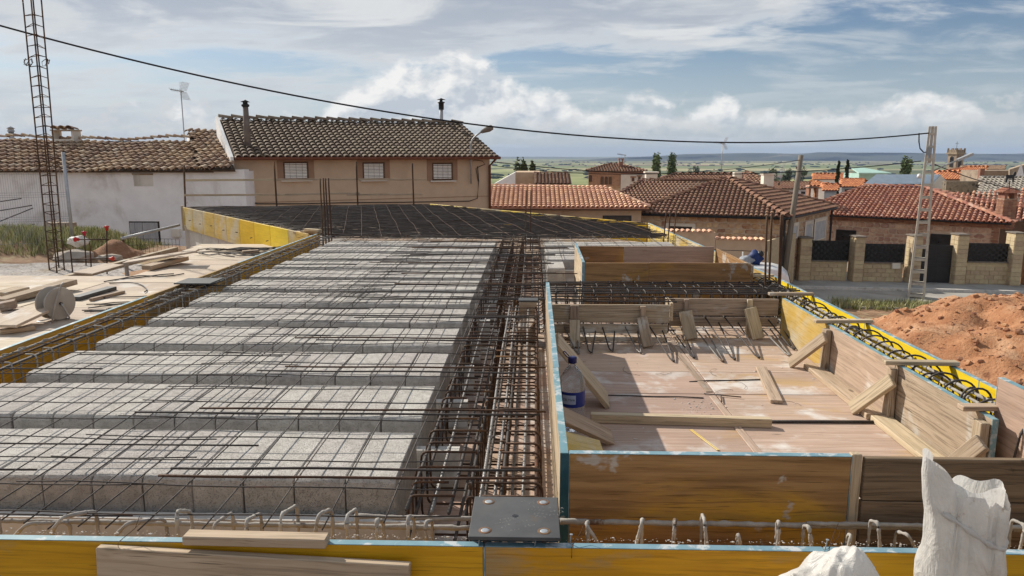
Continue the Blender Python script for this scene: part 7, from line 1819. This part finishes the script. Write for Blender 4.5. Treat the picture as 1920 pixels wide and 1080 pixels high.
# standing woven sack with open rolled top and a tall pulled-up corner
sb = thing('woven_sack', (1.12, 1.86, -.45), 'tall white woven sack standing open at the bottom right', 'sack')
m = MB(); nu, nv = 130, 84
z0, zt = -.449, .360
cx, cy = 1.168, 1.88
for j in range(nv + 1):
    t = j / nv
    for i in range(nu):
        a = 2 * math.pi * i / nu; ca, sa = math.cos(a), math.sin(a)
        hw = lerp(.125, .100, sstep(0, .75, t)) - .008 * math.sin(t * 9); dp_ = lerp(.080, .058, t)
        x = cx + hw * (abs(ca) ** .8) * (1 if ca > 0 else -1); y = cy + dp_ * (abs(sa) ** .8) * (1 if sa > 0 else -1)
        top_ = zt + .018 * math.sin(a * 3 + .4) - .012 * math.cos(a)
        lf = math.exp(-((a - math.pi * 1.05) / .62) ** 4)               # pulled-up corner on the left
        top_ += .115 * lf
        z = lerp(z0, top_, t)
        q = V((x, y, z)); k_ = .007 * (1 - .3 * t)
        w1 = noise.noise(V((x * 9 + 3, y * 9, z * 5))) + .6 * noise.noise(V((x * 22, y * 22, z * 13))); fold = abs(noise.noise(V((a * 1.7 * ca, sa * 2, z * 3.2 + a)))) 
        nrm_ = V((ca, sa, 0)); q += nrm_ * (k_ * w1 - .022 * fold * (1 - .5 * t))
        cr_ = 0
        for (fx, fz, sc_, am) in ((1.0, .25, 9, .009), (.8, .5, 14, .005), (-.5, .45, 8, .005)):
            cr_ += am * (1 - min(1, 3.2 * abs(noise.noise(V(((x * fx + z * fz) * sc_, y * sc_ * .5, fz * 9 + (z * fx - x * fz) * sc_ * .22))))))
        q += nrm_ * cr_
        pinch = math.exp(-((t - .62 - .05 * ca) / .035) ** 2); q -= nrm_ * .009 * pinch       # line of the tie
        if lf > .05: q.x += -.030 * lf * sstep(.6, .95, t) + .055 * ((a - math.pi * 1.05) / .62) ** 2 * lf * sstep(.62, .95, t) + .03 * (1 - lf) * lf * 4 * sstep(.7, 1, t) * 0
        m.v.append(q)
m.f = [(j * nu + i, j * nu + (i + 1) % nu, (j + 1) * nu + (i + 1) % nu, (j + 1) * nu + i) for j in range(nv) for i in range(nu)]
m.raw([(cx + .15 * math.cos(2 * math.pi * i / 20), cy + .08 * math.sin(2 * math.pi * i / 20), z0 + .001) for i in range(20)], [tuple(range(20))])
m.obj('body', 'bag', sb, True)
# rolled collar round the mouth and inner liner
m = MB(); pts = []
for i in range(41):
    a = math.pi * (1.02 + 1.0 * i / 40); ca, sa = math.cos(a), math.sin(a)
    pts.append(V((cx + .100 * ca, cy + .062 * sa - .004, 0.275 + .02 * math.sin(a * 2) - .035 * sstep(0, 1, i / 40) + .05 * (1 - i / 40) ** 3)))
m.tube(pts, [.007 + .002 * math.sin(k * .9) for k in range(41)], 8, True, .1); m.obj('tie_fold', 'bag', sb, True)
m = MB(); n = 40
for j in range(7):
    for i in range(n):
        a = 2 * math.pi * i / n; q = V((cx + .022 + (.070 + .006 * noise.noise(V((i * .5, j, 2)))) * math.cos(a), cy + .008 + .042 * math.sin(a), lerp(.22, .383 + .008 * math.sin(a * 4), j / 6))); m.v.append(q)
m.f = [(j * n + i, j * n + (i + 1) % n, (j + 1) * n + (i + 1) % n, (j + 1) * n + i) for j in range(6) for i in range(n)]
m.obj('liner', 'bag', sb, True)
# crumpled sack lying lower down
m = MB(); nu, nv = 120, 80; cx2, cy2 = .74, 1.76
for j in range(nv + 1):
    for i in range(nu + 1):
        u_, v_ = i / nu * 2 - 1, j / nv * 2 - 1
        prf = max(0, 1 - abs(u_) ** 3.2) ** .42 * max(0, 1 - abs(v_) ** 3) ** .4
        x = cx2 + u_ * .225 + .02 * v_; y = cy2 + v_ * .13
        nz = noise.fractal(V((x * 7, y * 7, 2.2)), .9, 2.0, 4); rg = abs(noise.noise(V((x * 11 + y * 6, y * 9 - x * 4, .7))))
        z = -.45 + .665 * prf * (1 + .05 * u_ - .05 * v_) + (.018 * nz - .030 * rg) * min(1, prf * 2) + .045 * math.exp(-((u_ - .35) / .25) ** 2) * max(0, prf)
        for (fx, fz, sc_, am) in ((.9, .6, 8, .022), (-.7, .8, 13, .012), (1, -.2, 19, .007)):
            z += am * min(1, prf * 2) * (1 - min(1, 3.0 * abs(noise.noise(V(((x * fx + y * fz) * sc_, (x * fz - y * fx) * sc_ * .3, sc_))))))
        m.v.append(V((x, y, z)))
m.f = [(j * (nu + 1) + i, j * (nu + 1) + i + 1, (j + 1) * (nu + 1) + i + 1, (j + 1) * (nu + 1) + i) for j in range(nv) for i in range(nu)]
m.obj('woven_sack', 'bag', None, True, label='crumpled white woven sack slumped left of the tall one', cat='sack')

# ============================================================ HAZE
HAZE = True
hv = MB().span((-16500, -580, -48), (17200, 11500, 90)).obj('haze', 'cable', kind='stuff', label='thin blue-grey haze over the plain and hills', cat='haze', origin=(0, 0, -48))
hm = bpy.data.materials.new('haze'); hm.use_nodes = True; ntz = hm.node_tree; ntz.nodes.clear()
pv = nd(ntz, 'ShaderNodeVolumePrincipled', {'Color': (.50, .66, .95, 1), 'Density': 8e-5, 'Anisotropy': 0.0})
ntz.links.new(pv.outputs[0], nd(ntz, 'ShaderNodeOutputMaterial').inputs['Volume'])
hv.data.materials.clear(); hv.data.materials.append(hm)
